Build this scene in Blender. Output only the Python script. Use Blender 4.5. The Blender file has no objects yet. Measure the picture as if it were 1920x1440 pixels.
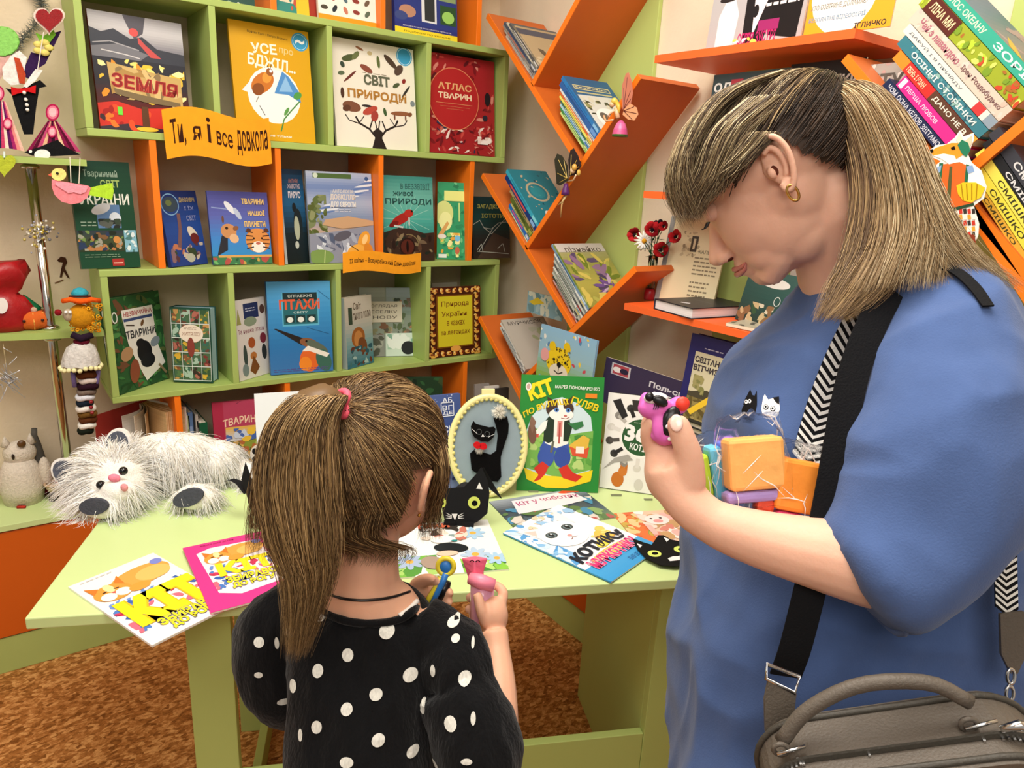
import bpy, bmesh, math, random
import numpy as np
from mathutils import Vector, Matrix, noise
from mathutils.bvhtree import BVHTree
random.seed(7)
SC = bpy.context.scene
COL = SC.collection
# ------------------------------------------------------------------ camera
EYE = 1.45
_vx = np.array([1920.0, 284.0]); _vy = np.array([-1020.0, 442.0])
FPX = float(np.sqrt(-(_vx @ _vy)))
_X = np.array([_vx[0], _vx[1], -FPX]); _X /= np.linalg.norm(_X)
_Y = np.array([_vy[0], _vy[1], -FPX]); _Y /= np.linalg.norm(_Y)
_Z = np.cross(_X, _Y)
ROT = np.array([_X, _Y, _Z])
cam_data = bpy.data.cameras.new('camera')
cam_data.sensor_width = 36.0
cam_data.lens = FPX * 36.0 / 1920.0
cam_data.clip_start = 0.02
cam = bpy.data.objects.new('camera', cam_data)
COL.objects.link(cam)
cam.matrix_world = Matrix.Translation((0, 0, EYE)) @ Matrix(ROT.tolist()).to_4x4()
SC.camera = cam
# ------------------------------------------------------------------ world, lights, exposure
SC.view_settings.view_transform = 'Standard'
SC.view_settings.look = 'None'
SC.view_settings.gamma = 1.0
SC.view_settings.use_curve_mapping = False
SC.view_settings.exposure = 0.62
world = bpy.data.worlds.new('world'); SC.world = world
world.use_nodes = True
world.node_tree.nodes['Background'].inputs[0].default_value = (1.0, 0.93, 0.84, 1)
world.node_tree.nodes['Background'].inputs[1].default_value = 0.26
def area(loc, target, sx, sy, power, col):
    d = bpy.data.lights.new('ceiling_lamp', 'AREA'); d.shape = 'RECTANGLE'; d.size = sx; d.size_y = sy
    d.energy = power; d.color = col
    o = bpy.data.objects.new('ceiling_lamp', d); COL.objects.link(o)
    o.location = loc
    o.rotation_euler = (Vector(target) - Vector(loc)).to_track_quat('-Z', 'Y').to_euler()
    return o
area((0.5, 0.75, 2.78), (0.5, 0.75, 0), 1.1, 1.1, 31, (1.0, 0.95, 0.87))
area((-0.5, -0.6, 2.74), (0.5, 0.8, 0.9), 1.4, 1.4, 27, (1.0, 0.95, 0.88))
area((-0.9, 1.1, 2.7), (0.8, 2.0, 1.0), 0.9, 0.9, 11, (1.0, 0.95, 0.88))

# ------------------------------------------------------------------ helpers
def lin(h):
    if not isinstance(h, str): return tuple(h)
    h = h.lstrip('#')
    if len(h) == 3: h = ''.join(c * 2 for c in h)
    r = []
    for i in (0, 2, 4):
        c = int(h[i:i + 2], 16) / 255.0
        r.append(c / 12.92 if c <= 0.04045 else ((c + 0.055) / 1.055) ** 2.4)
    return tuple(r)
def mixc(a, b, t):
    a, b = lin(a), lin(b); return tuple(x + (y - x) * t for x, y in zip(a, b))
def ray(px, py):
    d = ROT @ np.array([px - 960, 720 - py, -FPX]); return d / np.linalg.norm(d)
def aty(px, py, y):
    d = ray(px, py); return Vector((d[0] * y / d[1], y, EYE + d[2] * y / d[1]))
def atx(px, py, x):
    d = ray(px, py); return Vector((x, d[1] * x / d[0], EYE + d[2] * x / d[0]))
def atz(px, py, z):
    d = ray(px, py); t = (z - EYE) / d[2]; return Vector((d[0] * t, d[1] * t, z))
def W(px, py, dep):
    """a point dep metres in front of the lens, measured along the view axis"""
    v = ROT @ (np.array([px - 960, 720 - py, -FPX]) * (dep / FPX)); return Vector((v[0], v[1], v[2] + EYE))
VR = Vector(ROT @ np.array([1.0, 0, 0]))      # view axes as world directions (for aiming figures)
VU = Vector(ROT @ np.array([0, 1.0, 0]))
VB = Vector(ROT @ np.array([0, 0, 1.0]))      # back towards the lens
HR = Vector((VR.x, VR.y, 0)).normalized()     # horizontal right
HF = Vector((-VB.x, -VB.y, 0)).normalized()   # horizontal away

MATS = {}
def mat(name, col=None, rough=0.5, spec=0.5, noise_amt=0.0, nscale=8.0, bump=0.0, bscale=60.0, metal=0.0,
        trans=0.0, sss=0.0, sheen=0.0, coat=0.0, stretch=(1, 1, 1), alpha=1.0, ior=1.45, attr=False):
    if name in MATS: return MATS[name]
    m = bpy.data.materials.new(name); m.use_nodes = True
    nt = m.node_tree; N = nt.nodes; L = nt.links
    b = N['Principled BSDF']
    b.inputs['Roughness'].default_value = rough
    b.inputs['Specular IOR Level'].default_value = spec
    b.inputs['Metallic'].default_value = metal
    b.inputs['Transmission Weight'].default_value = trans
    b.inputs['IOR'].default_value = ior
    b.inputs['Sheen Weight'].default_value = sheen
    b.inputs['Coat Weight'].default_value = coat
    b.inputs['Alpha'].default_value = alpha
    if sss:
        b.inputs['Subsurface Weight'].default_value = sss
        b.inputs['Subsurface Radius'].default_value = (1.0, 0.35, 0.2)
        b.inputs['Subsurface Scale'].default_value = 0.006
    tc = N.new('ShaderNodeTexCoord'); mp = N.new('ShaderNodeMapping')
    mp.inputs['Scale'].default_value = stretch
    L.new(tc.outputs['Object'], mp.inputs['Vector'])
    src = None
    if attr:
        a = N.new('ShaderNodeAttribute'); a.attribute_name = 'Col'; src = a.outputs['Color']
    if src is None:
        rgb = N.new('ShaderNodeRGB'); rgb.outputs[0].default_value = (*lin(col), 1); src = rgb.outputs[0]
    if noise_amt:
        nz = N.new('ShaderNodeTexNoise'); nz.inputs['Scale'].default_value = nscale; nz.inputs['Detail'].default_value = 6
        L.new(mp.outputs[0], nz.inputs['Vector'])
        mr = N.new('ShaderNodeMapRange'); mr.inputs[1].default_value = 0.3; mr.inputs[2].default_value = 0.7
        mr.inputs[3].default_value = 1 - noise_amt; mr.inputs[4].default_value = 1 + noise_amt
        L.new(nz.outputs['Fac'], mr.inputs[0])
        mx = N.new('ShaderNodeVectorMath'); mx.operation = 'SCALE'
        L.new(src, mx.inputs[0]); L.new(mr.outputs[0], mx.inputs['Scale']); src = mx.outputs[0]
    L.new(src, b.inputs['Base Color'])
    if bump:
        nb = N.new('ShaderNodeTexNoise'); nb.inputs['Scale'].default_value = bscale; nb.inputs['Detail'].default_value = 4
        L.new(mp.outputs[0], nb.inputs['Vector'])
        bp = N.new('ShaderNodeBump'); bp.inputs['Strength'].default_value = bump; bp.inputs['Distance'].default_value = 0.004
        L.new(nb.outputs['Fac'], bp.inputs['Height']); L.new(bp.outputs[0], b.inputs['Normal'])
    MATS[name] = m
    return m
M_PRINT = mat('glossy_print', rough=0.38, spec=0.35, attr=True)
M_PAPER = mat('matte_paper', rough=0.8, spec=0.15, attr=True, noise_amt=0.04, nscale=40)
M_FELT = mat('felt_cloth', rough=0.95, spec=0.1, attr=True, noise_amt=0.12, nscale=120, bump=0.4, bscale=260)
M_GLOSSY = mat('glossy_craft', rough=0.3, spec=0.5, attr=True, noise_amt=0.05, nscale=30)
M_HAIR = mat('hair_strands', rough=0.42, spec=0.35, attr=True)
M_FUR = mat('fur_strands', rough=0.8, spec=0.2, attr=True)
M_GREEN = mat('green_laminate', '#a9bf6a', rough=0.42, spec=0.35, noise_amt=0.035, nscale=5, stretch=(1, 1, 0.15), bump=0.05, bscale=90)
M_TABLE = mat('green_table_laminate', '#c9dd9a', rough=0.34, spec=0.4, noise_amt=0.02, nscale=4)
M_OLIVE = mat('green_frame_laminate', '#b0c070', rough=0.45, spec=0.3, noise_amt=0.03, nscale=4)
M_ORANGE = mat('orange_laminate', '#cb6628', rough=0.42, spec=0.35, noise_amt=0.05, nscale=6, stretch=(1, 1, 0.2))
M_ORANGE_EDGE = mat('bright_orange_edging', '#f97d1c', rough=0.4, spec=0.4, noise_amt=0.02)
M_CORAL_EDGE = mat('coral_orange_edging', '#f4692f', rough=0.4, spec=0.4, noise_amt=0.02)
M_CHROME = mat('chrome', '#c8c4bc', rough=0.12, metal=1.0)
M_STEEL = mat('polished_steel', '#d5d5d5', rough=0.2, metal=1.0)

class MB:
    """collects vertices, faces and one colour per face"""
    def __init__(s): s.v = []; s.f = []; s.c = []
    def add(s, vs, fs, c='#ffffff'):
        o = len(s.v); s.v.extend([tuple(p) for p in vs]); c = lin(c)
        for f in fs: s.f.append(tuple(i + o for i in f)); s.c.append(c)
        return s
    def addc(s, vs, fs, cs):
        o = len(s.v); s.v.extend([tuple(p) for p in vs])
        for f, c in zip(fs, cs): s.f.append(tuple(i + o for i in f)); s.c.append(lin(c))
    def box(s, lo, hi, c='#ffffff', M=None):
        x0, y0, z0 = lo; x1, y1, z1 = hi
        vs = [Vector(p) for p in ((x0, y0, z0), (x1, y0, z0), (x1, y1, z0), (x0, y1, z0), (x0, y0, z1), (x1, y0, z1), (x1, y1, z1), (x0, y1, z1))]
        if M is not None: vs = [M @ p for p in vs]
        return s.add(vs, [(0, 3, 2, 1), (4, 5, 6, 7), (0, 1, 5, 4), (1, 2, 6, 5), (2, 3, 7, 6), (3, 0, 4, 7)], c)
    def prism(s, poly, h0, h1, frame, c='#ffffff', cap=None):
        """poly in the frame's xy plane, extruded along its z from h0 to h1"""
        n = len(poly)
        vs = [frame @ Vector((p[0], p[1], h0)) for p in poly] + [frame @ Vector((p[0], p[1], h1)) for p in poly]
        s.add(vs, [(i, (i + 1) % n, n + (i + 1) % n, n + i) for i in range(n)] , c)
        s.add(vs[n:], [tuple(range(n))], cap or c); s.add(vs[:n], [tuple(reversed(range(n)))], c)
        return s
    def tube(s, pts, r, n=8, c='#ffffff', closed=False, flat=1.0, up=None, cols=None):
        pts = [Vector(p) for p in pts]; k = len(pts)
        if not isinstance(r, (list, tuple)): r = [r] * k
        rings = []; pu = None
        for i, p in enumerate(pts):
            if closed: t = pts[(i + 1) % k] - pts[i - 1]
            else: t = pts[min(i + 1, k - 1)] - pts[max(i - 1, 0)]
            if t.length < 1e-9: t = Vector((0, 0, 1))
            t.normalize()
            if up is not None: u = Vector(up) - t * t.dot(Vector(up))
            elif pu is None:
                a = Vector((0, 0, 1)) if abs(t.z) < 0.9 else Vector((1, 0, 0)); u = a - t * a.dot(t)
            else: u = pu - t * t.dot(pu)
            if u.length < 1e-6: u = t.orthogonal()
            u.normalize(); pu = u; w = t.cross(u)
            ri = r[i]; ra, rb = (ri if isinstance(ri, (tuple, list)) else (ri, ri * flat))
            rings.append([p + u * (rb * math.sin(2 * math.pi * j / n)) + w * (ra * math.cos(2 * math.pi * j / n)) for j in range(n)])
        vs = [q for R_ in rings for q in R_]; fs = []; cs = []
        for i in range(k if closed else k - 1):
            for j in range(n):
                a = i * n + j; b = i * n + (j + 1) % n; d = ((i + 1) % k) * n
                fs.append((a, b, d + (j + 1) % n, d + j)); cs.append(cols[i] if cols else c)
        if not closed:
            fs.append(tuple(reversed(range(n)))); cs.append(cols[0] if cols else c)
            fs.append(tuple((k - 1) * n + j for j in range(n))); cs.append(cols[-1] if cols else c)
        s.addc(vs, fs, cs); return s
    def ell(s, cen, rad, c='#ffffff', M=None, nu=14, nv=8, top=1.0):
        cen = Vector(cen)
        if not isinstance(rad, (tuple, list)): rad = (rad,) * 3
        vs = []
        for i in range(nv + 1):
            th = math.pi * i / nv
            for j in range(nu):
                ph = 2 * math.pi * j / nu
                q = Vector((rad[0] * math.sin(th) * math.cos(ph), rad[1] * math.sin(th) * math.sin(ph), rad[2] * math.cos(th)))
                vs.append(cen + (M @ q if M is not None else q))
        fs = []
        for i in range(nv):
            for j in range(nu):
                a = i * nu + j; b = i * nu + (j + 1) % nu
                fs.append((a, a + nu, b + nu, b))
        return s.add(vs, fs, c)
    def lathe(s, prof, cen, n=16, c='#ffffff', axis=None, cols=None):
        """prof: (radius, height) pairs"""
        A = Matrix.Identity(3) if axis is None else Vector((0, 0, 1)).rotation_difference(Vector(axis)).to_matrix()
        cen = Vector(cen); vs = []
        for r, h in prof:
            for j in range(n):
                ph = 2 * math.pi * j / n; vs.append(cen + A @ Vector((r * math.cos(ph), r * math.sin(ph), h)))
        fs = []; cs = []
        for i in range(len(prof) - 1):
            for j in range(n):
                a = i * n + j; b = i * n + (j + 1) % n; fs.append((a, b, b + n, a + n)); cs.append(cols[i] if cols else c)
        fs.append(tuple(reversed(range(n)))); cs.append(cols[0] if cols else c)
        fs.append(tuple((len(prof) - 1) * n + j for j in range(n))); cs.append(cols[-1] if cols else c)
        s.addc(vs, fs, cs); return s
    def loft(s, rings, c='#ffffff', caps=True, cols=None):
        n = len(rings[0]); vs = [q for r in rings for q in r]; fs = []; cs = []
        for i in range(len(rings) - 1):
            for j in range(n):
                a = i * n + j; b = i * n + (j + 1) % n
                fs.append((a, b, b + n, a + n)); cs.append(cols[i] if cols else c)
        if caps:
            fs.append(tuple(reversed(range(n)))); cs.append(c)
            fs.append(tuple((len(rings) - 1) * n + j for j in range(n))); cs.append(c)
        s.addc(vs, fs, cs); return s
    def mesh(s, name, inv=None):
        me = bpy.data.meshes.new(name)
        v = s.v if inv is None else [tuple(inv @ Vector(p)) for p in s.v]
        me.from_pydata(v, [], s.f)
        at = me.color_attributes.new('Col', 'FLOAT_COLOR', 'CORNER')
        cnt = np.array([len(f) for f in s.f]); arr = np.repeat(np.array([(*c, 1.0) for c in s.c], dtype=np.float32), cnt, axis=0)
        if len(arr): at.data.foreach_set('color', arr.ravel())
        return me

def bake_mesh(ob, name):
    dg = bpy.context.evaluated_depsgraph_get(); dg.update()
    me = bpy.data.meshes.new_from_object(ob.evaluated_get(dg), depsgraph=dg); me.name = name
    old = ob.data; ob.modifiers.clear(); ob.data = me
    if old.users == 0: bpy.data.meshes.remove(old)
    return ob
def obj(name, mb, m, parent=None, smooth=False, bevel=0.0, world=True, subsurf=0, label=None):
    """one mesh object; vertices given in world space unless world=False (then in the parent's own frame)"""
    inv = parent.matrix_basis.inverted() if (parent is not None and world and parent.matrix_basis != Matrix.Identity(4)) else None
    if parent is not None and parent.parent is not None and world: inv = (parent.parent.matrix_basis @ parent.matrix_basis).inverted()
    me = mb.mesh(name, inv) if isinstance(mb, MB) else mb
    o = bpy.data.objects.new(name, me); COL.objects.link(o)
    if isinstance(m, (list, tuple)):
        for x in m: me.materials.append(x)
    else: me.materials.append(m)
    if smooth: me.polygons.foreach_set('use_smooth', [True] * len(me.polygons))
    if parent is not None: o.parent = parent
    if bevel:
        b = o.modifiers.new('bevel', 'BEVEL'); b.width = bevel; b.segments = 2; b.limit_method = 'ANGLE'; b.harden_normals = False
    if subsurf:
        b = o.modifiers.new('sub', 'SUBSURF'); b.levels = subsurf; b.render_levels = subsurf
    if label: o['label'] = label
    return o
def tag(o, label, cat, group=None):
    o['label'] = label; o['category'] = cat
    if group: o['group'] = group
    return o
def thing(name, label, cat, loc=(0, 0, 0), M=None, group=None):
    o = bpy.data.objects.new(name, None); COL.objects.link(o); o.empty_display_size = 0.02
    o.matrix_basis = M if M is not None else Matrix.Translation(loc)
    return tag(o, label, cat, group)
def struct(name, mb, m, parent=None, **k):
    o = obj(name, mb, m, parent, **k)
    if parent is None: o['kind'] = 'structure'
    return o
def frame(o, x, y, z=None):
    x = Vector(x).normalized(); y = Vector(y); y = (y - x * x.dot(y)).normalized(); z = x.cross(y)
    return Matrix(((x.x, y.x, z.x, o[0]), (x.y, y.y, z.y, o[1]), (x.z, y.z, z.z, o[2]), (0, 0, 0, 1)))
# ================================================================== room
WY, WX = 2.50, 1.70            # planes of the two walls
M_FLOOR = mat('cork_linoleum', '#8f5a26', rough=0.55, spec=0.25)
def floor_nodes():
    m = M_FLOOR; N = m.node_tree.nodes; L = m.node_tree.links; b = N['Principled BSDF']
    tc = N.new('ShaderNodeTexCoord')
    n1 = N.new('ShaderNodeTexNoise'); n1.inputs['Scale'].default_value = 55; n1.inputs['Detail'].default_value = 6; n1.inputs['Roughness'].default_value = 0.65
    n1.inputs['Distortion'].default_value = 1.6
    vo = N.new('ShaderNodeTexVoronoi'); vo.inputs['Scale'].default_value = 70
    mp = N.new('ShaderNodeMapping'); mp.inputs['Scale'].default_value = (1.0, 1.7, 1)
    L.new(tc.outputs['Object'], mp.inputs[0]); L.new(mp.outputs[0], n1.inputs['Vector']); L.new(mp.outputs[0], vo.inputs['Vector'])
    mx = N.new('ShaderNodeMix'); mx.inputs[0].default_value = 0.35
    L.new(n1.outputs['Fac'], mx.inputs[2]); L.new(vo.outputs['Color'], mx.inputs[3])
    cr = N.new('ShaderNodeValToRGB'); e = cr.color_ramp.elements
    e[0].position = 0.33; e[0].color = (*lin('#7a4a1c'), 1); e[1].position = 0.66; e[1].color = (*lin('#dfa868'), 1)
    k = cr.color_ramp.elements.new(0.5); k.color = (*lin('#b0743a'), 1)
    L.new(mx.outputs[0], cr.inputs[0]); L.new(cr.outputs[0], b.inputs['Base Color'])
floor_nodes()
M_WALL = mat('beige_wall_paint', '#e3d0b4', rough=0.85, spec=0.15, noise_amt=0.04, nscale=14, bump=0.35, bscale=90)
M_WALL_R = mat('cream_wall_paint', '#eadcc3', rough=0.85, spec=0.15, noise_amt=0.03, nscale=10, bump=0.2, bscale=90)
M_CEIL = mat('ceiling_paint', '#f1ece2', rough=0.9, spec=0.1, noise_amt=0.02)
struct('floor', MB().box((-2.6, -2.2, -0.05), (WX + 0.1, WY + 0.1, 0)), M_FLOOR)
struct('wall_back', MB().box((-2.6, WY, 0), (WX, WY + 0.1, 2.8)), M_WALL)
struct('wall_right', MB().box((WX, -2.2, 0), (WX + 0.1, WY + 0.1, 2.8)), M_WALL_R)
struct('ceiling', MB().box((-2.6, -2.2, 2.8), (WX + 0.1, WY + 0.1, 2.88)), M_CEIL)

# ================================================================== shelving on the back wall
YF = 2.25
def panel(root, nm, lo, hi, m, bev=0.0015): return obj(nm, MB().box(lo, hi), m, root, bevel=bev)
T = 0.018
bc = thing('wall_bookcase', 'large green and orange bookcase of open boxes on the beige wall', 'bookcase', (0.25, YF, 0.86))
X0, X1 = 0.255, 1.578
# upper green box
panel(bc, 'shelf_board', (X0, YF, 1.498), (X1, WY - .001, 1.517), M_GREEN)
panel(bc, 'shelf_board', (X0, YF, 1.856), (X1, WY - .001, 1.874), M_GREEN)
for x in (X0 - .001, 0.574, 0.909, 1.249, X1 - T): panel(bc, 'upright', (x, YF + .0005, 1.517), (x + T, WY - .002, 1.856), M_GREEN)
# orange uprights above the upper box
for x in (0.745, 1.085, 1.44): panel(bc, 'orange_upright', (x, YF + .003, 1.874), (x + T, WY - .002, 2.2), M_ORANGE_EDGE)
panel(bc, 'shelf_board', (0.4, YF, 2.2), (X1, WY - .001, 2.218), M_GREEN)
# middle row of orange uprights
for x in (0.4, 0.742, 1.08, 1.434): panel(bc, 'orange_upright', (x, YF + .003, 1.149), (x + T, WY - .002, 1.498), M_ORANGE_EDGE)
# lower green box
panel(bc, 'shelf_board', (X0 - .006, YF, 1.131), (X1, WY - .001, 1.149), M_GREEN)
panel(bc, 'shelf_board', (X0 - .006, YF, 0.768), (X1, WY - .001, 0.786), M_GREEN)
for x in (X0 - .005, 0.585, 0.926, 1.264, X1 - T): panel(bc, 'upright', (x, YF + .0005, 0.786), (x + T, WY - .002, 1.131), M_GREEN)
for x in (0.412, 0.746, 1.09, 1.434): panel(bc, 'orange_upright', (x, YF + .003, 0.462), (x + T, WY - .002, 0.768), M_ORANGE_EDGE)

# ================================================================== base cabinets
M_DOOR = mat('dark_orange_door', '#cf5f18', rough=0.4, spec=0.35, noise_amt=0.04, nscale=5)
cb = thing('base_cabinet', 'low green base cabinet with orange doors under the back wall bookcase', 'cabinet', (0.3, YF, 0))
panel(cb, 'body', (-1.1, YF + .02, 0.12), (1.43, WY - .001, 0.44), M_OLIVE)
panel(cb, 'plinth', (-1.1, YF + .004, 0.0), (1.43, YF + .0195, 0.112), M_OLIVE)
panel(cb, 'cabinet_top', (-1.1, YF - .005, 0.442), (1.43, WY - .001, 0.46), M_TABLE)
for a, b in ((-1.09, -0.36), (-0.352, 0.352), (0.36, 0.9), (0.908, 1.42)):
    d = panel(cb, 'door', (a, YF, 0.116), (b, YF + .0185, 0.438), M_DOOR)
cb = thing('base_cabinet', 'low green base cabinet with orange doors under the tree shelves on the right wall', 'cabinet', (1.43, 1.4, 0))
panel(cb, 'body', (1.45, -0.4, 0.12), (WX - .001, YF, 0.44), M_OLIVE)
panel(cb, 'plinth', (1.434, -0.4, 0.0), (1.4495, YF, 0.112), M_OLIVE)
panel(cb, 'cabinet_top', (1.425, -0.4, 0.442), (WX - .001, YF - .006, 0.46), M_TABLE)
for a, b in ((-0.39, 0.3), (0.305, 0.8), (0.806, 1.3), (1.306, 1.8), (1.806, 2.24)):
    panel(cb, 'door', (1.43, a, 0.116), (1.4485, b, 0.438), M_DOOR)

# ================================================================== corner shelf with chrome pole
cs = thing('corner_shelf', 'green end shelf of two boards on a chrome pole, left of the bookcase', 'shelf', (0.08, 2.36, 0.46))
def quarter(z, th, xr, rx, ry):
    poly = [(xr, WY - .002), (xr, YF + .0)]
    for i in range(13):
        a = math.pi / 2 * i / 12
        poly.append((xr - 0.05 - rx * math.sin(a), WY - .002 - ry * math.cos(a) + 0.02 * 0))
    return MB().prism(poly, z - th, z, Matrix.Identity(4))
obj('shelf_board', quarter(1.437, 0.016, 0.247, 0.42, 0.24), M_GREEN, cs, bevel=.001)
obj('shelf_board', quarter(0.985, 0.018, 0.245, 0.42, 0.24), M_GREEN, cs, bevel=.001)
PX, PY = 0.125, 2.31
obj('chrome_pole', MB().tube([(PX, PY, 0.461), (PX, PY, 1.42)], 0.0125, 16), M_CHROME, cs, smooth=True)
for z in (1.408, 0.955, 0.985, 0.461): obj('pole_collar', MB().lathe([(0.022, 0), (0.022, .006), (.014, .012)], (PX, PY, z), 16), M_CHROME, cs, smooth=True)

# ================================================================== tree shaped shelves on the right wall
XT = 1.45
def plank(root, A, B, nm='branch', th=0.018, x0=XT, x1=WX - .016, side=1, edge=M_ORANGE_EDGE):
    """a board whose front edge runs from A to B, (y, z) pairs, with its thickness to one side"""
    A = Vector((x0, *A)); B = Vector((x0, *B)); t = (B - A).normalized(); n = Vector((0, -t.z, t.y)) * side
    fr = frame(A, t, n)
    L_ = (B - A).length
    vs = [A, B, B + n * th, A + n * th]; dx = Vector((x1 - x0, 0, 0)); e = Vector((0.0025, 0, 0))
    mb = MB().add([p + e for p in vs] + [p + dx for p in vs], [(0, 1, 2, 3), (7, 6, 5, 4), (0, 4, 5, 1), (1, 5, 6, 2), (2, 6, 7, 3), (3, 7, 4, 0)])
    o = obj(nm, mb, M_ORANGE, root)
    mb = MB().add(vs + [p + e for p in vs], [(0, 1, 2, 3), (7, 6, 5, 4), (0, 4, 5, 1), (1, 5, 6, 2), (2, 6, 7, 3), (3, 7, 4, 0)])
    obj('edging', mb, edge, o)
    return o
t1 = thing('tree_bookshelf', 'orange zigzag branches on a light green trunk panel, by the corner', 'bookshelf', (WX, 1.9, 0.5))
obj('trunk_panel', MB().box((WX - .016, 1.655, 0.462), (WX - .001, 1.96, 2.6)), mat('light_green_laminate', '#b9cc77', rough=0.5, spec=0.3, noise_amt=0.03, nscale=4), t1, bevel=.002)
P1a, P1b = (2.203, 1.968), (1.677, 1.503)
P2a, P2b = (2.197, 1.459), (1.657, 1.022)
V1 = (1.945, 1.737); V2 = (1.929, 1.236)
plank(t1, P1a, P1b); plank(t1, P2a, P2b)
plank(t1, V1, (1.50, 2.225), side=1)
plank(t1, V2, (1.479, 1.728), side=1)
plank(t1, (1.90, 0.795), (1.425, 1.232), side=1)
plank(t1, (2.179, 0.955), (1.72, 0.578))

t2 = thing('tree_bookshelf', 'second orange zigzag branch shelf, behind the woman at the right edge', 'bookshelf', (WX, 0.6, 0.5))
obj('trunk_panel', MB().box((WX - .016, 0.33, 0.462), (WX - .001, 0.704, 2.6)), MATS['light_green_laminate'], t2, bevel=.002)
plank(t2, (0.891, 1.722), (0.35, 1.215))
plank(t2, (0.642, 1.494), (0.30, 1.87), side=1)
plank(t2, (0.62, 1.47), (0.36, 1.17), side=1)
plank(t2, (0.36, 1.17), (0.10, 1.45), side=1)
plank(t2, (0.58, 1.09), (0.20, 1.30), side=1)
plank(t2, (0.80, 1.28), (0.40, 0.93))

# straight coral shelves between the two trees
cs2 = thing('wall_shelves', 'four coral orange wall shelves stacked between the two tree shelves', 'shelf', (WX, 1.2, 0.8))
def wshelf(z, y0, y1, cut=0.05):
    poly = [(XT, y1), (WX - .001, y1), (WX - .001, y0 + .0), (XT, y0)]
    poly = [(XT, y1 - cut), (XT + 0.05, y1), (WX - .001, y1), (WX - .001, y0), (XT, y0)]
    o = obj('shelf_board', MB().prism(poly, z - .018, z, Matrix.Identity(4)), M_CORAL_EDGE, cs2)
    return o
wshelf(1.768, 0.883, 1.422, 0.0); wshelf(1.434, 0.883, 1.415, 0.0); wshelf(1.126, 0.75, 1.447, 0.0); wshelf(0.80, 0.72, 1.42, 0.0)
obj('back_panel', MB().box((WX - .012, 0.975, 0.462), (WX - .0015, 1.318, 1.755)), MATS['light_green_laminate'], cs2)

# ================================================================== table
TH = 0.70
tn = Vector((0.4194, 0.9078, 0)); td = Vector((0.9078, -0.4194, 0)); TA = Vector((-0.018, 1.309, 0))
TF = frame((TA.x, TA.y, 0), td, tn)          # table frame: x along the front edge, y away, z up
TL, TD = 1.42, 0.60
tb = thing('display_table', 'light green laminate table covered with cat books', 'table', M=TF)
obj('tabletop', MB().box((0, 0, TH - .022), (TL, TD, TH)), M_TABLE, tb, world=False, bevel=.0025)
obj('leg', MB().box((0.232, 0.06, 0.0), (0.312, 0.085, TH - .022)), M_OLIVE, tb, world=False, bevel=.0015)
obj('leg', MB().box((0.292, 0.0855, 0.0), (0.312, 0.52, 0.07)), M_OLIVE, tb, world=False, bevel=.0015)
obj('leg', MB().box((0.232, 0.50, 0.0), (0.312, 0.525, TH - .022)), M_OLIVE, tb, world=False, bevel=.0015)
obj('leg', MB().box((1.165, 0.06, 0.0), (1.245, 0.085, TH - .022)), M_OLIVE, tb, world=False, bevel=.0015)
obj('side_panel', MB().box((1.165, 0.0855, 0.0), (1.185, 0.5245, TH - .022)), M_OLIVE, tb, world=False, bevel=.0015)
obj('stretcher_panel', MB().box((0.3125, 0.062, 0.02), (1.1645, 0.082, 0.275)), M_OLIVE, tb, world=False, bevel=.0015)
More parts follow.
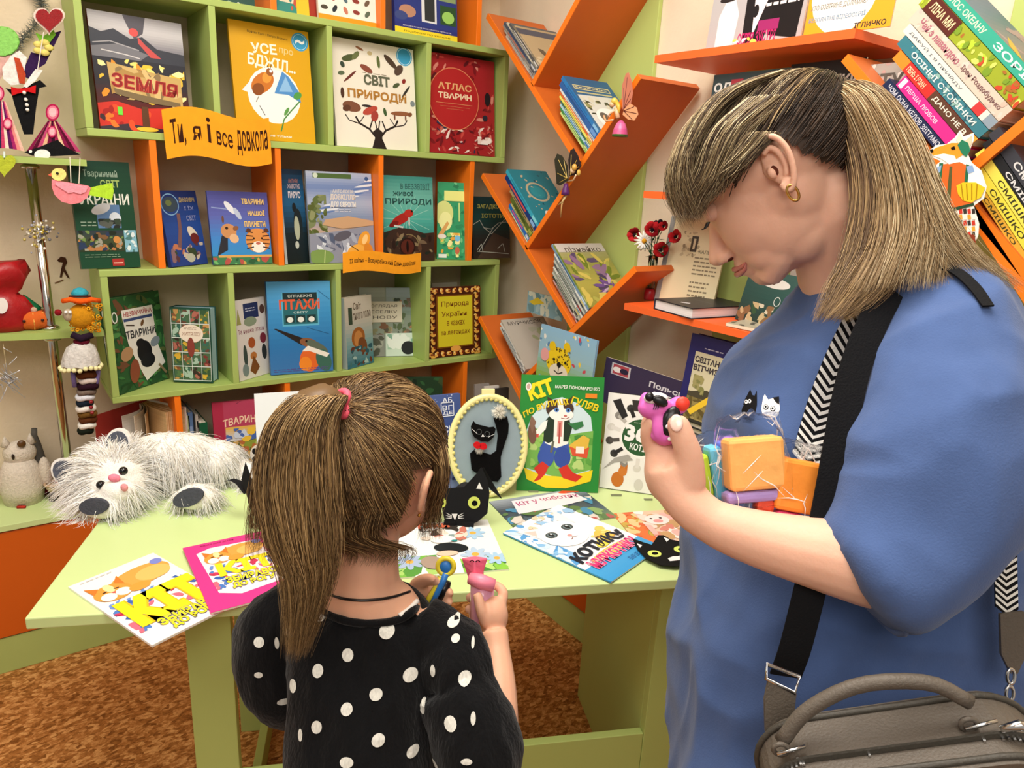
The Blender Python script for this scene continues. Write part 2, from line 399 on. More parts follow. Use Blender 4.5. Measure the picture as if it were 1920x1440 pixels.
# ================================================================== flat print and books
_TXT = {}
def text_geo(s, bold):
    k = (s, bold)
    if k in _TXT: return _TXT[k]
    cu = bpy.data.curves.new('t', 'FONT'); cu.body = s; cu.resolution_u = 2; cu.offset = bold; cu.align_x = 'CENTER'
    o = bpy.data.objects.new('t', cu); COL.objects.link(o)
    dg = bpy.context.evaluated_depsgraph_get(); me = o.evaluated_get(dg).to_mesh()
    vs = np.array([v.co[:2] for v in me.vertices]) if len(me.vertices) else np.zeros((0, 2)); fs = [tuple(p.vertices) for p in me.polygons]
    o.evaluated_get(dg).to_mesh_clear(); bpy.data.objects.remove(o); bpy.data.curves.remove(cu)
    if len(vs):
        mn, mx_ = vs.min(0), vs.max(0); vs = (vs - mn) / np.maximum(mx_ - mn, 1e-6)
    _TXT[k] = (vs, fs); return _TXT[k]
class Art:
    """flat print made of thin layers; u runs 0..1 across and v 0..1 up a panel of w x h metres"""
    def __init__(s, w, h, z0=3e-5, warp=None):
        s.w, s.h = w, h; s.mb = MB(); s.l = 0; s.z0 = z0; s.warp = warp; s.clip = True; s.rnd = random.Random(int(w * 1e5) + int(h * 1e5))
    def _z(s): s.l += 1; return s.z0 + s.l * 2.2e-5
    def _p(s, u, v, z):
        if s.clip: u = min(max(u, 0.0), 1.0); v = min(max(v, 0.0), 1.0)
        if s.warp: u, v = s.warp(u, v)
        return (u * s.w, v * s.h, z)
    def poly(s, pts, c):
        z = s._z(); s.mb.add([s._p(u, v, z) for u, v in pts], [tuple(range(len(pts)))], c); return s
    def rect(s, u0, v0, u1, v1, c): return s.poly([(u0, v0), (u1, v0), (u1, v1), (u0, v1)], c)
    def bg(s, c): return s.rect(0, 0, 1, 1, c)
    def grad(s, u0, v0, u1, v1, cs, n=6):
        z = s._z(); k = len(cs) - 1
        for i in range(n * k):
            t = (i + .5) / n; a = int(t); c = mixc(cs[a], cs[a + 1], t - a)
            va, vb = v0 + (v1 - v0) * i / (n * k), v0 + (v1 - v0) * (i + 1) / (n * k)
            s.mb.add([s._p(u0, va, z), s._p(u1, va, z), s._p(u1, vb, z), s._p(u0, vb, z)], [(0, 1, 2, 3)], c)
        return s
    def ell(s, u, v, ru, rv, c, rot=0, n=22):
        """rv in panel heights; ru in panel widths"""
        a = s.w / s.h; pts = []
        for i in range(n):
            t = 2 * math.pi * i / n; x = ru * math.cos(t); y = rv * math.sin(t) / a
            pts.append((u + x * math.cos(rot) - y * math.sin(rot), v + (x * math.sin(rot) + y * math.cos(rot)) * a))
        return s.poly(pts, c)
    def circ(s, u, v, r, c): return s.ell(u, v, r, r * s.w / s.h, c)
    def line(s, pts, wd, c):
        z = s._z(); a = s.w / s.h
        for p, q in zip(pts[:-1], pts[1:]):
            d = Vector((q[0] - p[0], (q[1] - p[1]) / a)); L = d.length or 1; n = Vector((-d.y, d.x)) / L * wd / 2
            s.mb.add([s._p(p[0] + n.x, p[1] + n.y * a, z), s._p(p[0] - n.x, p[1] - n.y * a, z), s._p(q[0] - n.x, q[1] - n.y * a, z), s._p(q[0] + n.x, q[1] + n.y * a, z)], [(0, 1, 2, 3)], c)
        return s
    def ring(s, u, v, r, wd, c, n=28, a0=0, a1=2 * math.pi):
        a = s.w / s.h
        return s.line([(u + r * math.cos(a0 + (a1 - a0) * i / n), v + r * math.sin(a0 + (a1 - a0) * i / n) * a) for i in range(n + 1)], wd, c)
    def txt(s, t, u0, v0, u1, v1, c, bold=0.02, rot=0.0, shear=0.0, arc=None, out=None):
        if out: s.txt(t, u0 - .004, v0 - .003, u1 + .004, v1 + .003, out, bold + .03, rot, shear, arc)
        vs, fs = text_geo(t, bold); z = s._z(); a = s.w / s.h; P = []
        cu, cv = (u0 + u1) / 2, (v0 + v1) / 2
        for x, y in vs:
            u = u0 + (u1 - u0) * x - cu; v = v0 + (v1 - v0) * y - cv
            u += shear * (y - .5)
            if arc: v += arc * (1 - (2 * x - 1) ** 2)
            if rot:
                vv = v / a; u, vv = u * math.cos(rot) - vv * math.sin(rot), u * math.sin(rot) + vv * math.cos(rot); v = vv * a
            P.append(s._p(cu + u, cv + v, z))
        s.mb.add(P, fs, c); return s
    def blobs(s, u0, v0, u1, v1, n, pal, sz=0.05, asp=1.6, seed=None, jag=0.25):
        r = random.Random(seed if seed is not None else s.rnd.random())
        for _ in range(n):
            u, v = r.uniform(u0, u1), r.uniform(v0, v1); k = sz * r.uniform(.45, 1.2); ro = r.uniform(0, 3.14); a = s.w / s.h; m = r.choice((6, 7, 8))
            pts = []
            for i in range(m):
                t = 2 * math.pi * i / m; q = k * r.uniform(1 - jag, 1 + jag); x = q * math.cos(t) * asp ** .5; y = q * math.sin(t) / asp ** .5
                uu = u + x * math.cos(ro) - y * math.sin(ro); vv = v + (x * math.sin(ro) + y * math.cos(ro)) * a
                pts.append((min(max(uu, u0), u1), min(max(vv, v0), v1)))
            s.l -= 0; s.poly(pts, r.choice(pal))
        return s
    def lines_txt(s, u0, v0, u1, v1, n, c, wd=.35):
        """rows of print too small to read"""
        r = s.rnd; hh = (v1 - v0) / n
        z = s._z()
        for i in range(n):
            y = v1 - hh * (i + .5); x = u0; e = u1 - r.uniform(0, .15) * (u1 - u0)
            while x < e:
                q = min(e, x + r.uniform(.03, .11) * 1.0)
                s.mb.add([s._p(x, y - hh * wd / 2, z), s._p(q, y - hh * wd / 2, z), s._p(q, y + hh * wd / 2, z), s._p(x, y + hh * wd / 2, z)], [(0, 1, 2, 3)], c); x = q + .018
        return s
def put(art, parent, M=Matrix.Identity(4), name='cover_print', m=None):
    mb = art.mb; mb.v = [tuple(M @ Vector(p)) for p in mb.v]
    return obj(name, mb, m or M_PRINT, parent, world=False)

M_PAGES = mat('paper_pages', rough=0.85, spec=0.1, attr=True, noise_amt=0.1, nscale=60, stretch=(0.05, 0.05, 6))
def bookF(label, M, W_, H_, th, cover='#888888', art=None, spine=None, pages='#e8dfc8', soft=False, group=None, name='book', cat='book', back=None, edge='R', spine_print=None):
    """a book in its own frame: x across the front cover, y up it, z out of it; the body lies at z -th..0"""
    r = thing(name, label, cat, M=M, group=group)
    cv = MB(); bd = 0.0022 if not soft else 0.0006; sq = 0.003 if not soft else 0.0
    sp = spine or cover
    cv.box((0, 0, -bd), (W_, H_, 0), cover); cv.box((0, 0, -th), (W_, H_, -th + bd), back or cover)
    if edge == 'R': cv.box((0, 0, -th + bd), (bd * 1.2, H_, -bd), sp); pg = ((bd * 1.2, sq, -th + bd), (W_ - sq, H_ - sq, -bd))
    else: cv.box((W_ - bd * 1.2, 0, -th + bd), (W_, H_, -bd), sp); pg = ((sq, sq, -th + bd), (W_ - bd * 1.2, H_ - sq, -bd))
    obj('cover', cv, M_PRINT, r, world=False)
    obj('pages', MB().box(pg[0], pg[1], pages), M_PAGES, r, world=False)
    if art:
        A = Art(W_, H_); art(A); put(A, r)
    if spine_print:
        A = Art(th, H_); spine_print(A)
        # the spine is the plane x = 0, seen from -x: its own x runs towards +z
        if edge == 'R': put(A, r, Matrix(((0, 0, -1, 0), (0, 1, 0, 0), (1, 0, 0, -th), (0, 0, 0, 1))), 'spine_print')
    return r
def stand(label, bl, br, top, y0, y1, z, th, lean=8, top_x=None, **k):
    """a book standing on a board at height z, face out: bottom corners seen at pixels bl and br, at room depths y0 and y1"""
    a = aty(*bl, y0); b = aty(*br, y1); P0 = Vector((a.x, a.y, z)); P1 = Vector((b.x, b.y, z))
    x = (P1 - P0).normalized(); n = x.cross(Vector((0, 0, 1))); l = math.radians(lean)
    up = Vector((0, 0, 1)) * math.cos(l) - n * math.sin(l); nn = x.cross(up)
    d = Vector(ray(*top)); o = Vector((0, 0, EYE)); t = nn.dot(P0 - o) / nn.dot(d); q = o + d * t
    H_ = (q - P0).dot(up)
    P0.z += th * math.sin(l) + .0003
    return bookF(label, frame(P0, x, up), (P1 - P0).length if abs(P0.z - P1.z) < 0 else (Vector((b.x, b.y, 0)) - Vector((a.x, a.y, 0))).length, H_, th, **k)
def standx(label, bl, br, top, x0, x1, z, th, lean=8, **k):
    a = atx(*bl, x0); b = atx(*br, x1); P0 = Vector((a.x, a.y, z)); P1 = Vector((b.x, b.y, z))
    W_ = (P1 - P0).length; x = (P1 - P0).normalized(); n = x.cross(Vector((0, 0, 1))); l = math.radians(lean)
    up = Vector((0, 0, 1)) * math.cos(l) - n * math.sin(l); nn = x.cross(up)
    d = Vector(ray(*top)); o = Vector((0, 0, EYE)); t = nn.dot(P0 - o) / nn.dot(d); H_ = ((o + d * t) - P0).dot(up)
    P0.z += th * math.sin(l) + .0003
    return bookF(label, frame(P0, x, up), W_, H_, th, **k)

# ---------------- upper row of big books
def a_earth(A):
    A.grad(0, .62, 1, 1, ['#5a5a66', '#8d8b94', '#c9c6c9', '#a9a6ad'])
    A.poly([(0, .62), (0, .86), (.12, .83), (.25, .87), (.42, .8), (.55, .83), (.7, .74), (1, .72), (1, .5), (0, .5)], '#3a3d48')
    A.poly([(.38, .95), (.46, .8), (.56, .86), (.6, 1), (.36, 1)], '#55525c'); A.ell(.46, .86, .05, .035, '#e2504e'); A.poly([(.5, .83), (.58, .76), (.74, .66), (.62, .66), (.5, .77)], '#c8504f')
    A.poly([(0, .7), (.3, .75), (.6, .68), (.5, .62), (0, .6)], '#77777f'); A.line([(.02, .73), (.2, .76), (.5, .71)], .012, '#a7a5aa'); A.line([(.1, .68), (.35, .66), (.5, .64)], .012, '#cfccce')
    A.grad(0, 0, 1, .62, ['#3b1414', '#5c1d1b', '#2c2a32', '#2b2d38'])
    A.poly([(0, 0), (0, .22), (.2, .25), (.45, .2), (1, .25), (1, 0)], '#cf3327'); A.poly([(0, .02), (.3, .06), (.7, .03), (1, .07), (1, 0), (0, 0)], '#3a2f3a')
    A.blobs(0, 0, 1, .24, 16, ['#e8502a', '#a81f1c', '#3b2b33', '#f07a2c'], .04)
    A.blobs(.05, .24, .98, .62, 46, ['#f3c53d', '#f7e07a', '#e9962c', '#fdf0a8'], .045, 2.2)
    A.poly([(.14, .58), (.5, .54), (.93, .5), (.93, .25), (.5, .27), (.16, .32)], '#c9a867'); A.blobs(.16, .27, .92, .55, 24, ['#b08a4b', '#d9bd7f', '#8d7550', '#cfb072'], .07, 3)
    A.poly([(.18, .36), (.5, .32), (.9, .28), (.9, .24), (.5, .26), (.2, .31)], '#7c6a4a')
    A.poly([(.45, 0), (.53, 0), (.53, .22), (.46, .22)], '#5d3a22'); A.ell(.5, .02, .12, .02, '#f0c23a')
    A.txt('ЗЕМЛЯ', .17, .35, .88, .47, '#8f1f1f', .02, rot=-.09, out='#c9493f'); A.rect(.2, .13, .25, .2, '#6fe046')
def a_bee(A):
    A.bg('#dba416'); A.circ(.5, .4, .335, '#f4f6f2'); A.poly([(.1, .42), (.2, .5), (.3, .45), (.2, .4)], '#dfeaf0')
    A.circ(.88, .9, .11, '#3c9fd0'); A.ring(.88, .9, .09, .006, '#bfe3f2'); A.txt('~', .82, .88, .94, .92, '#ffffff')
    A.ell(.36, .5, .17, .075, '#c8742a', rot=.7); A.ell(.3, .44, .08, .05, '#8a4b1e', rot=.7); A.ell(.42, .55, .07, .04, '#e39a3e', rot=1.0); A.circ(.46, .6, .045, '#9a5a2a'); A.circ(.475, .61, .018, '#ffffff')
    A.line([(.47, .63), (.5, .69)], .008, '#53361d'); A.line([(.45, .63), (.42, .68)], .008, '#53361d')
    A.poly([(.5, .42), (.62, .62), (.7, .58), (.82, .46), (.84, .36), (.68, .42)], '#4f8fd0'); A.poly([(.56, .44), (.66, .58), (.74, .45)], '#8cbce8'); A.ell(.8, .42, .06, .03, '#4f9a4a', rot=.6)
    A.line([(.82, .37), (.7, .28), (.6, .2), (.55, .09)], .016, '#4b8a45'); A.ell(.64, .27, .06, .015, '#5c9a4e', rot=1.0)
    A.line([(.3, .3), (.36, .22)], .008, '#35353a'); A.line([(.3, .38), (.26, .33)], .008, '#7a6a5a')
    A.txt('УСЕ', .25, .75, .57, .84, '#fdf6e2', .03, rot=.05); A.txt('про', .6, .76, .78, .82, '#e9cf8a', .01, rot=-.1); A.txt('БДЖІЛ...', .2, .61, .8, .73, '#fdf6e2', .03, rot=-.08)
    A.txt('Войтех Грот і Петро Ященко', .22, .9, .72, .925, '#5c4a1a', .005, rot=-.06); A.txt('і не тільки', .36, .035, .68, .06, '#fdf6e2', .01); A.rect(.07, .04, .17, .11, '#f4d21a'); A.rect(.09, .06, .15, .07, '#caa312')
def a_nature(A):
    A.bg('#efe9db'); A.circ(.88, .92, .1, '#3c9fd0'); A.ring(.88, .92, .085, .006, '#bfe3f2')
    A.poly([(.42, 0), (.46, .1), (.44, .16), (.5, .2), (.56, .16), (.55, .1), (.6, 0)], '#241d1c')
    for s_ in (-1, 1):
        A.line([(.5 + .02 * s_, .1), (.5 + .1 * s_, .18), (.5 + .22 * s_, .23), (.5 + .26 * s_, .29)], .022, '#241d1c'); A.line([(.5 + .1 * s_, .18), (.5 + .06 * s_, .27)], .016, '#241d1c')
        A.line([(.5 + .2 * s_, .22), (.5 + .34 * s_, .25), (.5 + .38 * s_, .3)], .012, '#2d2523'); A.line([(.5 + .22 * s_, .23), (.5 + .16 * s_, .3)], .01, '#2d2523'); A.line([(.5, .14), (.5 - .03 * s_, .27)], .014, '#241d1c')
    r = random.Random(4)
    for (u, v, a, b, c, ro) in [(.2, .83, .09, .03, '#4e5a35', .3), (.28, .86, .06, .025, '#6a7347', .8), (.4, .75, .08, .03, '#8a4a3c', -.4), (.45, .9, .03, .02, '#c9b88a', 0), (.55, .83, .02, .06, '#5d6b3c', .1), (.33, .93, .05, .012, '#8c5b3a', -.3), (.7, .85, .1, .03, '#4b3a2f', -.7), (.8, .78, .07, .04, '#54423a', .8), (.12, .76, .025, .03, '#36463a', .4), (.1, .68, .04, .02, '#5a6a50', .2), (.2, .66, .1, .012, '#6b2f2a', .7), (.86, .68, .03, .02, '#8a2b28', 1), (.76, .63, .05, .02, '#4d5a3c', .5), (.88, .58, .09, .012, '#2e2b2a', .9), (.96, .47, .03, .03, '#7d8890', 0), (.1, .5, .022, .05, '#4a2c22', 0), (.2, .38, .11, .05, '#7a4d38', -.1), (.14, .36, .05, .03, '#5c3728', .3), (.42, .36, .1, .035, '#b5483a', .4), (.47, .31, .06, .04, '#a23f36', 1.2), (.38, .4, .06, .012, '#2f2a2b', 0), (.6, .36, .02, .04, '#3f5c34', .2), (.8, .36, .13, .022, '#8f5a3c', .05), (.92, .36, .03, .02, '#7a4a30', .5), (.72, .32, .01, .03, '#7a4a30', 0), (.86, .32, .01, .03, '#7a4a30', 0)]:
        A.ell(u, v, a, b, c, rot=ro, n=12)
    A.txt('СВІТ', .36, .6, .68, .7, '#5d6350', .045); A.txt('ПРИРОДИ', .16, .45, .88, .55, '#b07c34', .04); A.lines_txt(.35, .705, .67, .72, 1, '#8d8778')
def a_atlas(A):
    A.bg('#a3262a'); A.blobs(0, 0, 1, 1, 90, ['#7d1c22', '#8a1b20', '#c74a44', '#5f1a20', '#b8403c', '#d98a7a'], .035, 3, seed=5)
    A.blobs(.03, .02, .97, .3, 40, ['#f0dcd2', '#d9aba0', '#6f1b22', '#26344f', '#c96a5c'], .03, 3.5, seed=9)
    A.ell(.3, .3, .2, .035, '#2b3a58', rot=-.1); A.circ(.37, .56, .37, '#b32a2b'); A.ring(.37, .56, .37, .01, '#e08a60')
    A.ell(.88, .6, .045, .07, '#241a20'); A.ell(.84, .4, .04, .03, '#2a2a38', rot=.4); A.blobs(.72, .12, .94, .2, 9, ['#f6ece4', '#e8d3c8'], .05)
    A.txt('АТЛАС', .13, .65, .63, .72, '#e7b37a', .03); A.txt('ТВАРИН', .13, .56, .63, .62, '#f3dcb8', .035); A.rect(.1, .51, .64, .516, '#d98a60'); A.rect(.16, .48, .6, .484, '#c97a55'); A.rect(.25, .455, .5, .459, '#c97a55')
ZU, ZM, ZL, ZB = 1.517, 1.149, 0.786, 0.46
stand('large book with an erupting volcano and the red word ЗЕМЛЯ, top left box', (189, 243), (359, 247), (178, 20), 2.285, 2.30, ZU, .016, 6, cover='#6e1f24', spine='#8a1a22', art=a_earth)
stand('yellow bee book titled УСЕ про БДЖІЛ in the second upper box', (446, 252), (592, 268), (434, 37), 2.275, 2.285, ZU, .012, 7, cover='#d49c12', art=a_bee)
stand('white book СВІТ ПРИРОДИ with animals forming a tree crown', (632, 272), (783, 281), (628, 70), 2.275, 2.285, ZU, .012, 7, cover='#e6dfd0', art=a_nature)
stand('crimson book АТЛАС ТВАРИН in the right upper box', (806, 280), (928, 287), (808, 98), 2.272, 2.276, ZU, .02, 5, cover='#9c2226', art=a_atlas)
# ---------------- books standing above the upper box, cut by the top of the picture
def a_top1(A):
    A.bg('#f2efe6'); A.rect(0, 0, 1, .07, '#e99b20')
    for i, (u, c) in enumerate([(.1, '#4a4438'), (.27, '#26303a'), (.45, '#c97a64'), (.63, '#8c3a32'), (.82, '#5a6a5a')]):
        for j in range(7): A.ell(u, .15 + j * .13, .06, .026, [c, '#6a5a4a', '#b8605a', '#54707c'][(i + j) % 4] if j else c, rot=i)
def a_top2(A):
    A.bg('#2b3a86'); A.rect(0, .06, 1, .12, '#2c3580'); A.rect(0, 0, 1, .07, '#f0d832'); A.rect(.42, .17, .66, 1, '#dfe3ea'); A.rect(.47, .19, .63, .9, '#2e3338')
    A.ell(.2, .26, .13, .07, '#b98a72'); A.ell(.1, .2, .1, .05, '#3d4c86'); A.rect(.72, .18, .98, .4, '#2a5030'); A.ell(.85, .27, .1, .07, '#9bd06a'); A.rect(.02, .45, .38, .95, '#7d8fb4'); A.rect(.7, .45, .98, .95, '#88a070')
    A.txt('ДЕКОРАТИВНЕ МИСТЕЦТВО ПРО ЦІЛЕ', .12, .085, .9, .1, '#e8e8f4', .005); A.txt('ПОДОРОЖ ПО УКРАЇНІ', .14, .02, .88, .045, '#6a5a20', .01)
def a_top0(A):
    A.bg('#e8dcc2'); A.rect(0, 0, .5, .12, '#3d8f88'); A.rect(.5, 0, .8, 1, '#e8c83a'); A.rect(.8, 0, 1, 1, '#a8392c'); A.blobs(0, .02, .5, 1, 30, ['#c95a4a', '#f0ead8', '#3a8a8a', '#e0b050'], .08, 2)
bk = lambda *a, **k: stand(*a, **k)
TZ = 1.874
bk('white book of small creatures with an orange foot strip, at the very top', (598, 38), (709, 45), (598, -130), 2.28, 2.28, TZ, .014, 6, cover='#eae6da', art=a_top1)
bk('multicoloured book peeking in left of the white creature book at the top', (516, 16), (596, 27), (520, -150), 2.27, 2.30, TZ, .012, 6, cover='#d8ccb0', art=a_top0)
bk('blue travel book with a yellow foot strip standing at the top right of the bookcase', (741, 52), (858, 68), (741, -110), 2.27, 2.275, TZ, .018, 5, cover='#2b3a86', art=a_top2)
bk('dark green book barely showing at the top edge above the bee book', (400, 2), (478, 8), (400, -160), 2.28, 2.28, TZ, .015, 6, cover='#1f4a40', art=lambda A: A.bg('#1f4a40').blobs(0, 0, 1, .5, 12, ['#9fb8a0', '#e0e0d0'], .05))

# ---------------- middle row
def a_fauna(A):
    A.bg('#17452f'); A.grad(0, .7, 1, 1, ['#17452f', '#10392a'])
    A.txt('Тваринний', .22, .84, .78, .92, '#8fa593', .012); A.txt('СВІТ', .48, .76, .8, .83, '#9fb96a', .02); A.txt('УКРАЇНИ', .1, .6, .93, .73, '#e6ebe2', .02)
    A.rect(.36, .38, .75, .6, '#5b7fae'); A.ell(.66, .47, .1, .06, '#d5e2ee'); A.ell(.44, .56, .17, .045, '#c8ccd2', rot=.4); A.blobs(.37, .38, .75, .47, 16, ['#37463a', '#59605a', '#242c2a'], .06)
    A.grad(0, .16, .76, .36, ['#2c3a26', '#3f4c30', '#2c3846']); A.blobs(0, .17, .76, .36, 46, ['#7a5a3a', '#2a3a5a', '#6f8a4a', '#b07a4a', '#1f2a20', '#9a9a8a'], .05); A.rect(.77, .15, .98, .36, '#7fb4c8'); A.blobs(.78, .15, .98, .36, 14, ['#d8e8ea', '#4a7a7a'], .04)
    A.ell(.64, .27, .06, .035, '#c98a4a'); A.lines_txt(.08, .1, .7, .14, 2, '#7e9a80'); A.rect(.52, .02, .72, .09, '#a8332e'); A.rect(.54, .045, .7, .055, '#e8b8a8'); A.lines_txt(.08, .39, .35, .45, 2, '#8fa593')
bk('dark green book Тваринний світ України left of the first orange upright', (152, 494), (264, 499), (151, 302), 2.27, 2.285, ZM, .018, 6, cover='#143c2a', art=a_fauna, pages='#d5d6c4')
def a_blue(A):
    A.grad(0, 0, 1, 1, ['#2a3f86', '#2b4f9c', '#1f2f66']); A.ell(.25, .82, .2, .1, '#3a4a58'); A.ring(.25, .82, .22, .02, '#86b4da'); A.ell(.22, .84, .08, .04, '#6d7a4a')
    A.blobs(.05, .05, .95, .3, 26, ['#8a6a72', '#5a3a42', '#3c4a32', '#c8b8a8', '#c07a5a'], .08); A.ell(.72, .42, .1, .12, '#e0d6c4', rot=.6); A.ell(.75, .36, .12, .07, '#6d2a28', rot=-.5); A.line([(.42, .7), (.4, .5), (.3, .25)], .09, '#7a5a5c'); A.ell(.55, .1, .12, .06, '#b8b8a8')
    A.txt('ДИНОЗАВРИ', .5, .84, .92, .91, '#b9a468', .02); A.txt('І ЇХ', .6, .74, .86, .8, '#8c93c0', .02); A.txt('СВІТ', .62, .6, .88, .67, '#8c93c0', .02)
def a_planet(A):
    A.grad(0, 0, 1, 1, ['#2f8fc8', '#3f86cf', '#5a62ae', '#4a4a90'])
    A.ell(.35, .78, .13, .04, '#dfe3ea', rot=-.9); A.ell(.47, .7, .04, .09, '#b8c4da', rot=.5); A.line([(.05, .78), (.3, .76)], .02, '#8a9ac8')
    A.poly([(.08, .12), (.18, .4), (.28, .42), (.26, .2)], '#2a2b34'); A.ell(.3, .46, .13, .1, '#c98e5c', rot=-.5); A.ell(.38, .36, .08, .06, '#e0b48a', rot=-.8); A.circ(.27, .5, .025, '#2a1d18'); A.ell(.22, .62, .02, .05, '#6a4a3a'); A.ell(.42, .5, .05, .03, '#8a5a3a', rot=.4)
    A.ell(.78, .33, .21, .17, '#d8904c'); A.ell(.78, .24, .12, .08, '#f2ece2'); A.ell(.78, .29, .04, .02, '#c06a5a')
    for k in range(5):
        for s_ in (-1, 1): A.line([(.78 + s_ * .08, .44 - k * .05), (.78 + s_ * .2, .46 - k * .06)], .02, '#3a2118')
    A.circ(.71, .36, .018, '#28180f'); A.circ(.85, .36, .018, '#28180f'); A.circ(.63, .47, .04, '#5a3524'); A.circ(.93, .47, .04, '#5a3524')
    A.rect(0, 0, 1, .12, '#3f7a52'); A.rect(.1, .1, 1, .13, '#d9a35c'); A.blobs(0, 0, 1, .1, 18, ['#c8a050', '#2c5a3a', '#b0504a', '#6fae6a'], .05)
    for i, t in enumerate(('ТВАРИНИ', 'НАШОЇ', 'ПЛАНЕТИ')): A.txt(t, (.55, .64, .57)[i], .83 - i * .155, .93, .91 - i * .155, '#e2c27c', .04, out='#3a3560')
bk('narrow blue book with a dinosaur and mammoth turned slightly right', (322, 496), (390, 490), (311, 359), 2.262, 2.33, ZM, .014, 9, cover='#26407e', art=a_blue)
bk('blue book ТВАРИНИ НАШОЇ ПЛАНЕТИ with giraffe and tiger', (400, 492), (511, 492), (397, 359), 2.29, 2.29, ZM, .012, 8, cover='#3b4a94', art=a_planet)
def a_peng(A):
    A.grad(0, 0, 1, 1, ['#182225', '#1c2c33', '#27628f', '#1a2a3c']); A.rect(0, 0, .1, 1, '#b8c2c8'); A.ell(.62, .4, .14, .14, '#a9b5a0', rot=0); A.ell(.55, .6, .08, .05, '#1c2428'); A.ell(.66, .42, .18, .17, '#1f2b30'); A.ell(.6, .38, .11, .13, '#b9c1a8')
    A.ell(.55, .2, .08, .04, '#c8d0c8'); A.txt('АНТАРК', .4, .86, .8, .9, '#a06a60', .02); A.txt('ЖИВОТНІ', .35, .8, .85, .85, '#b9a8b0', .02); A.txt('ПАРУС', .35, .7, .85, .77, '#d9d2da', .04)
def a_env(A):
    A.grad(0, 0, 1, 1, ['#8f9aa0', '#a49a9a', '#c5a890', '#7e92b4', '#a9b4cc', '#6e86b8', '#b8c2d8']); 
    for i in range(12): A.ell(.2 + .08 * i % 1, .55 + .035 * i, .2, .012, '#dfe4ec' if i % 2 else '#5f7cb4', rot=.15)
    A.rect(.1, .93, .68, .98, '#4f6a3a'); A.circ(.14, .955, .035, '#cfdcc8'); A.circ(.92, .94, .03, '#3a5a8a')
    A.blobs(0, .2, .28, .75, 44, ['#5f6e3f', '#7a855a', '#8e9468', '#56602f'], .05, 1.6, seed=3); A.poly([(0, .32), (.5, .36), (1, .42), (1, 0), (0, 0)], '#8f93a4'); A.blobs(.1, .1, .9, .33, 40, ['#6b6f84', '#a9b0bf', '#dfe6ee', '#55607a'], .07, 2.5)
    A.poly([(.25, .48), (.6, .52), (1, .47), (1, .42), (.5, .38), (.2, .42)], '#c9a27c'); A.ell(.5, .3, .14, .05, '#5c5a66', rot=.3)
    A.ell(.83, .24, .09, .12, '#e8a23a', rot=-.4); A.ell(.7, .13, .14, .07, '#efb14a', rot=.3); A.ell(.9, .14, .07, .08, '#d98c2e', rot=.3); A.ell(.85, .26, .04, .06, '#f7d08a', rot=-.4); A.line([(.6, .2), (.8, .1)], .012, '#4a3a24'); A.ell(.15, .07, .2, .08, '#7d9a54'); A.line([(.2, 0), (.22, .14)], .01, '#d8e0a0')
    A.rect(.34, .62, .72, .8, '#9aa8c8'); A.txt('ДОВКІЛЛЯ', .34, .69, .73, .76, '#e6d8c6', .03); A.txt('ДЛЯ ЄВРОПИ', .34, .61, .73, .68, '#f2ece0', .03); A.txt('АНТОЛОГІЯ', .38, .775, .7, .81, '#e6dccd', .01); A.lines_txt(.4, .565, .66, .6, 2, '#dfe0e8')
def a_frog(A):
    A.grad(0, 0, 1, 1, ['#2b3c36', '#2f7d78', '#4fb0a2', '#6fb9aa', '#3f8f86'])
    for i in range(16): a = i * .39; A.line([(.45, .5), (.45 + .5 * math.cos(a), .5 + .3 * math.sin(a))], .008, '#9fd6c6')
    A.poly([(0, 0), (0, .34), (.3, .4), (.55, .38), (.8, .33), (1, .34), (1, 0)], '#3a2a22'); A.blobs(0, 0, 1, .36, 40, ['#5a4030', '#2a1d18', '#74604a', '#1f2a22', '#8a7a5a'], .06, 2.2); A.circ(.45, .17, .16, '#2a1713'); A.circ(.45, .17, .13, '#56261c'); A.ell(.45, .17, .025, .07, '#160d0b'); A.ring(.48, .18, .2, .015, '#8c7c54', a0=.2, a1=1.8)
    A.ell(.35, .5, .22, .055, '#a92a22', rot=.45); A.ell(.5, .57, .09, .045, '#b83228', rot=.1); A.ell(.2, .44, .1, .03, '#7a1c1a', rot=.4); A.circ(.56, .59, .02, '#241010'); A.line([(.5, .52), (.5, .42)], .03, '#c8cfc8'); A.line([(.2, .42), (.38, .4)], .03, '#cfd6cf')
    A.txt('В БЕЗЗВІВІЇ', .35, .85, .93, .93, '#3c6f6a', .01); A.txt('ЖИВОЇ', .2, .77, .6, .83, '#27504e', .015); A.txt('ПРИРОДИ', .05, .66, .96, .74, '#27504e', .012)
def a_yel(A):
    A.bg('#2f9a66'); A.blobs(0, 0, 1, 1, 60, ['#4fb47c', '#2a8a5c', '#73c88c', '#1f7a50'], .07); A.ell(.2, .6, .28, .16, '#d8e08a'); A.ell(.25, .5, .2, .12, '#eef0a4'); A.rect(.2, .76, .88, .89, '#e9ee8c'); A.poly([(.0, .3), (.3, .5), (.36, .47), (.1, .25)], '#d9a45c')
    A.blobs(.1, .03, .7, .35, 26, ['#f0d060', '#e8a840', '#f8efa0', '#8fd070'], .08); A.ell(.15, .3, .13, .03, '#efe6d8'); A.circ(.62, .28, .09, '#7ac4e8'); A.ell(.62, .12, .07, .05, '#c86a4a'); A.rect(.05, .02, .3, .07, '#e8efe8'); A.line([(.65, .74), (.67, .5)], .05, '#c2e08a')
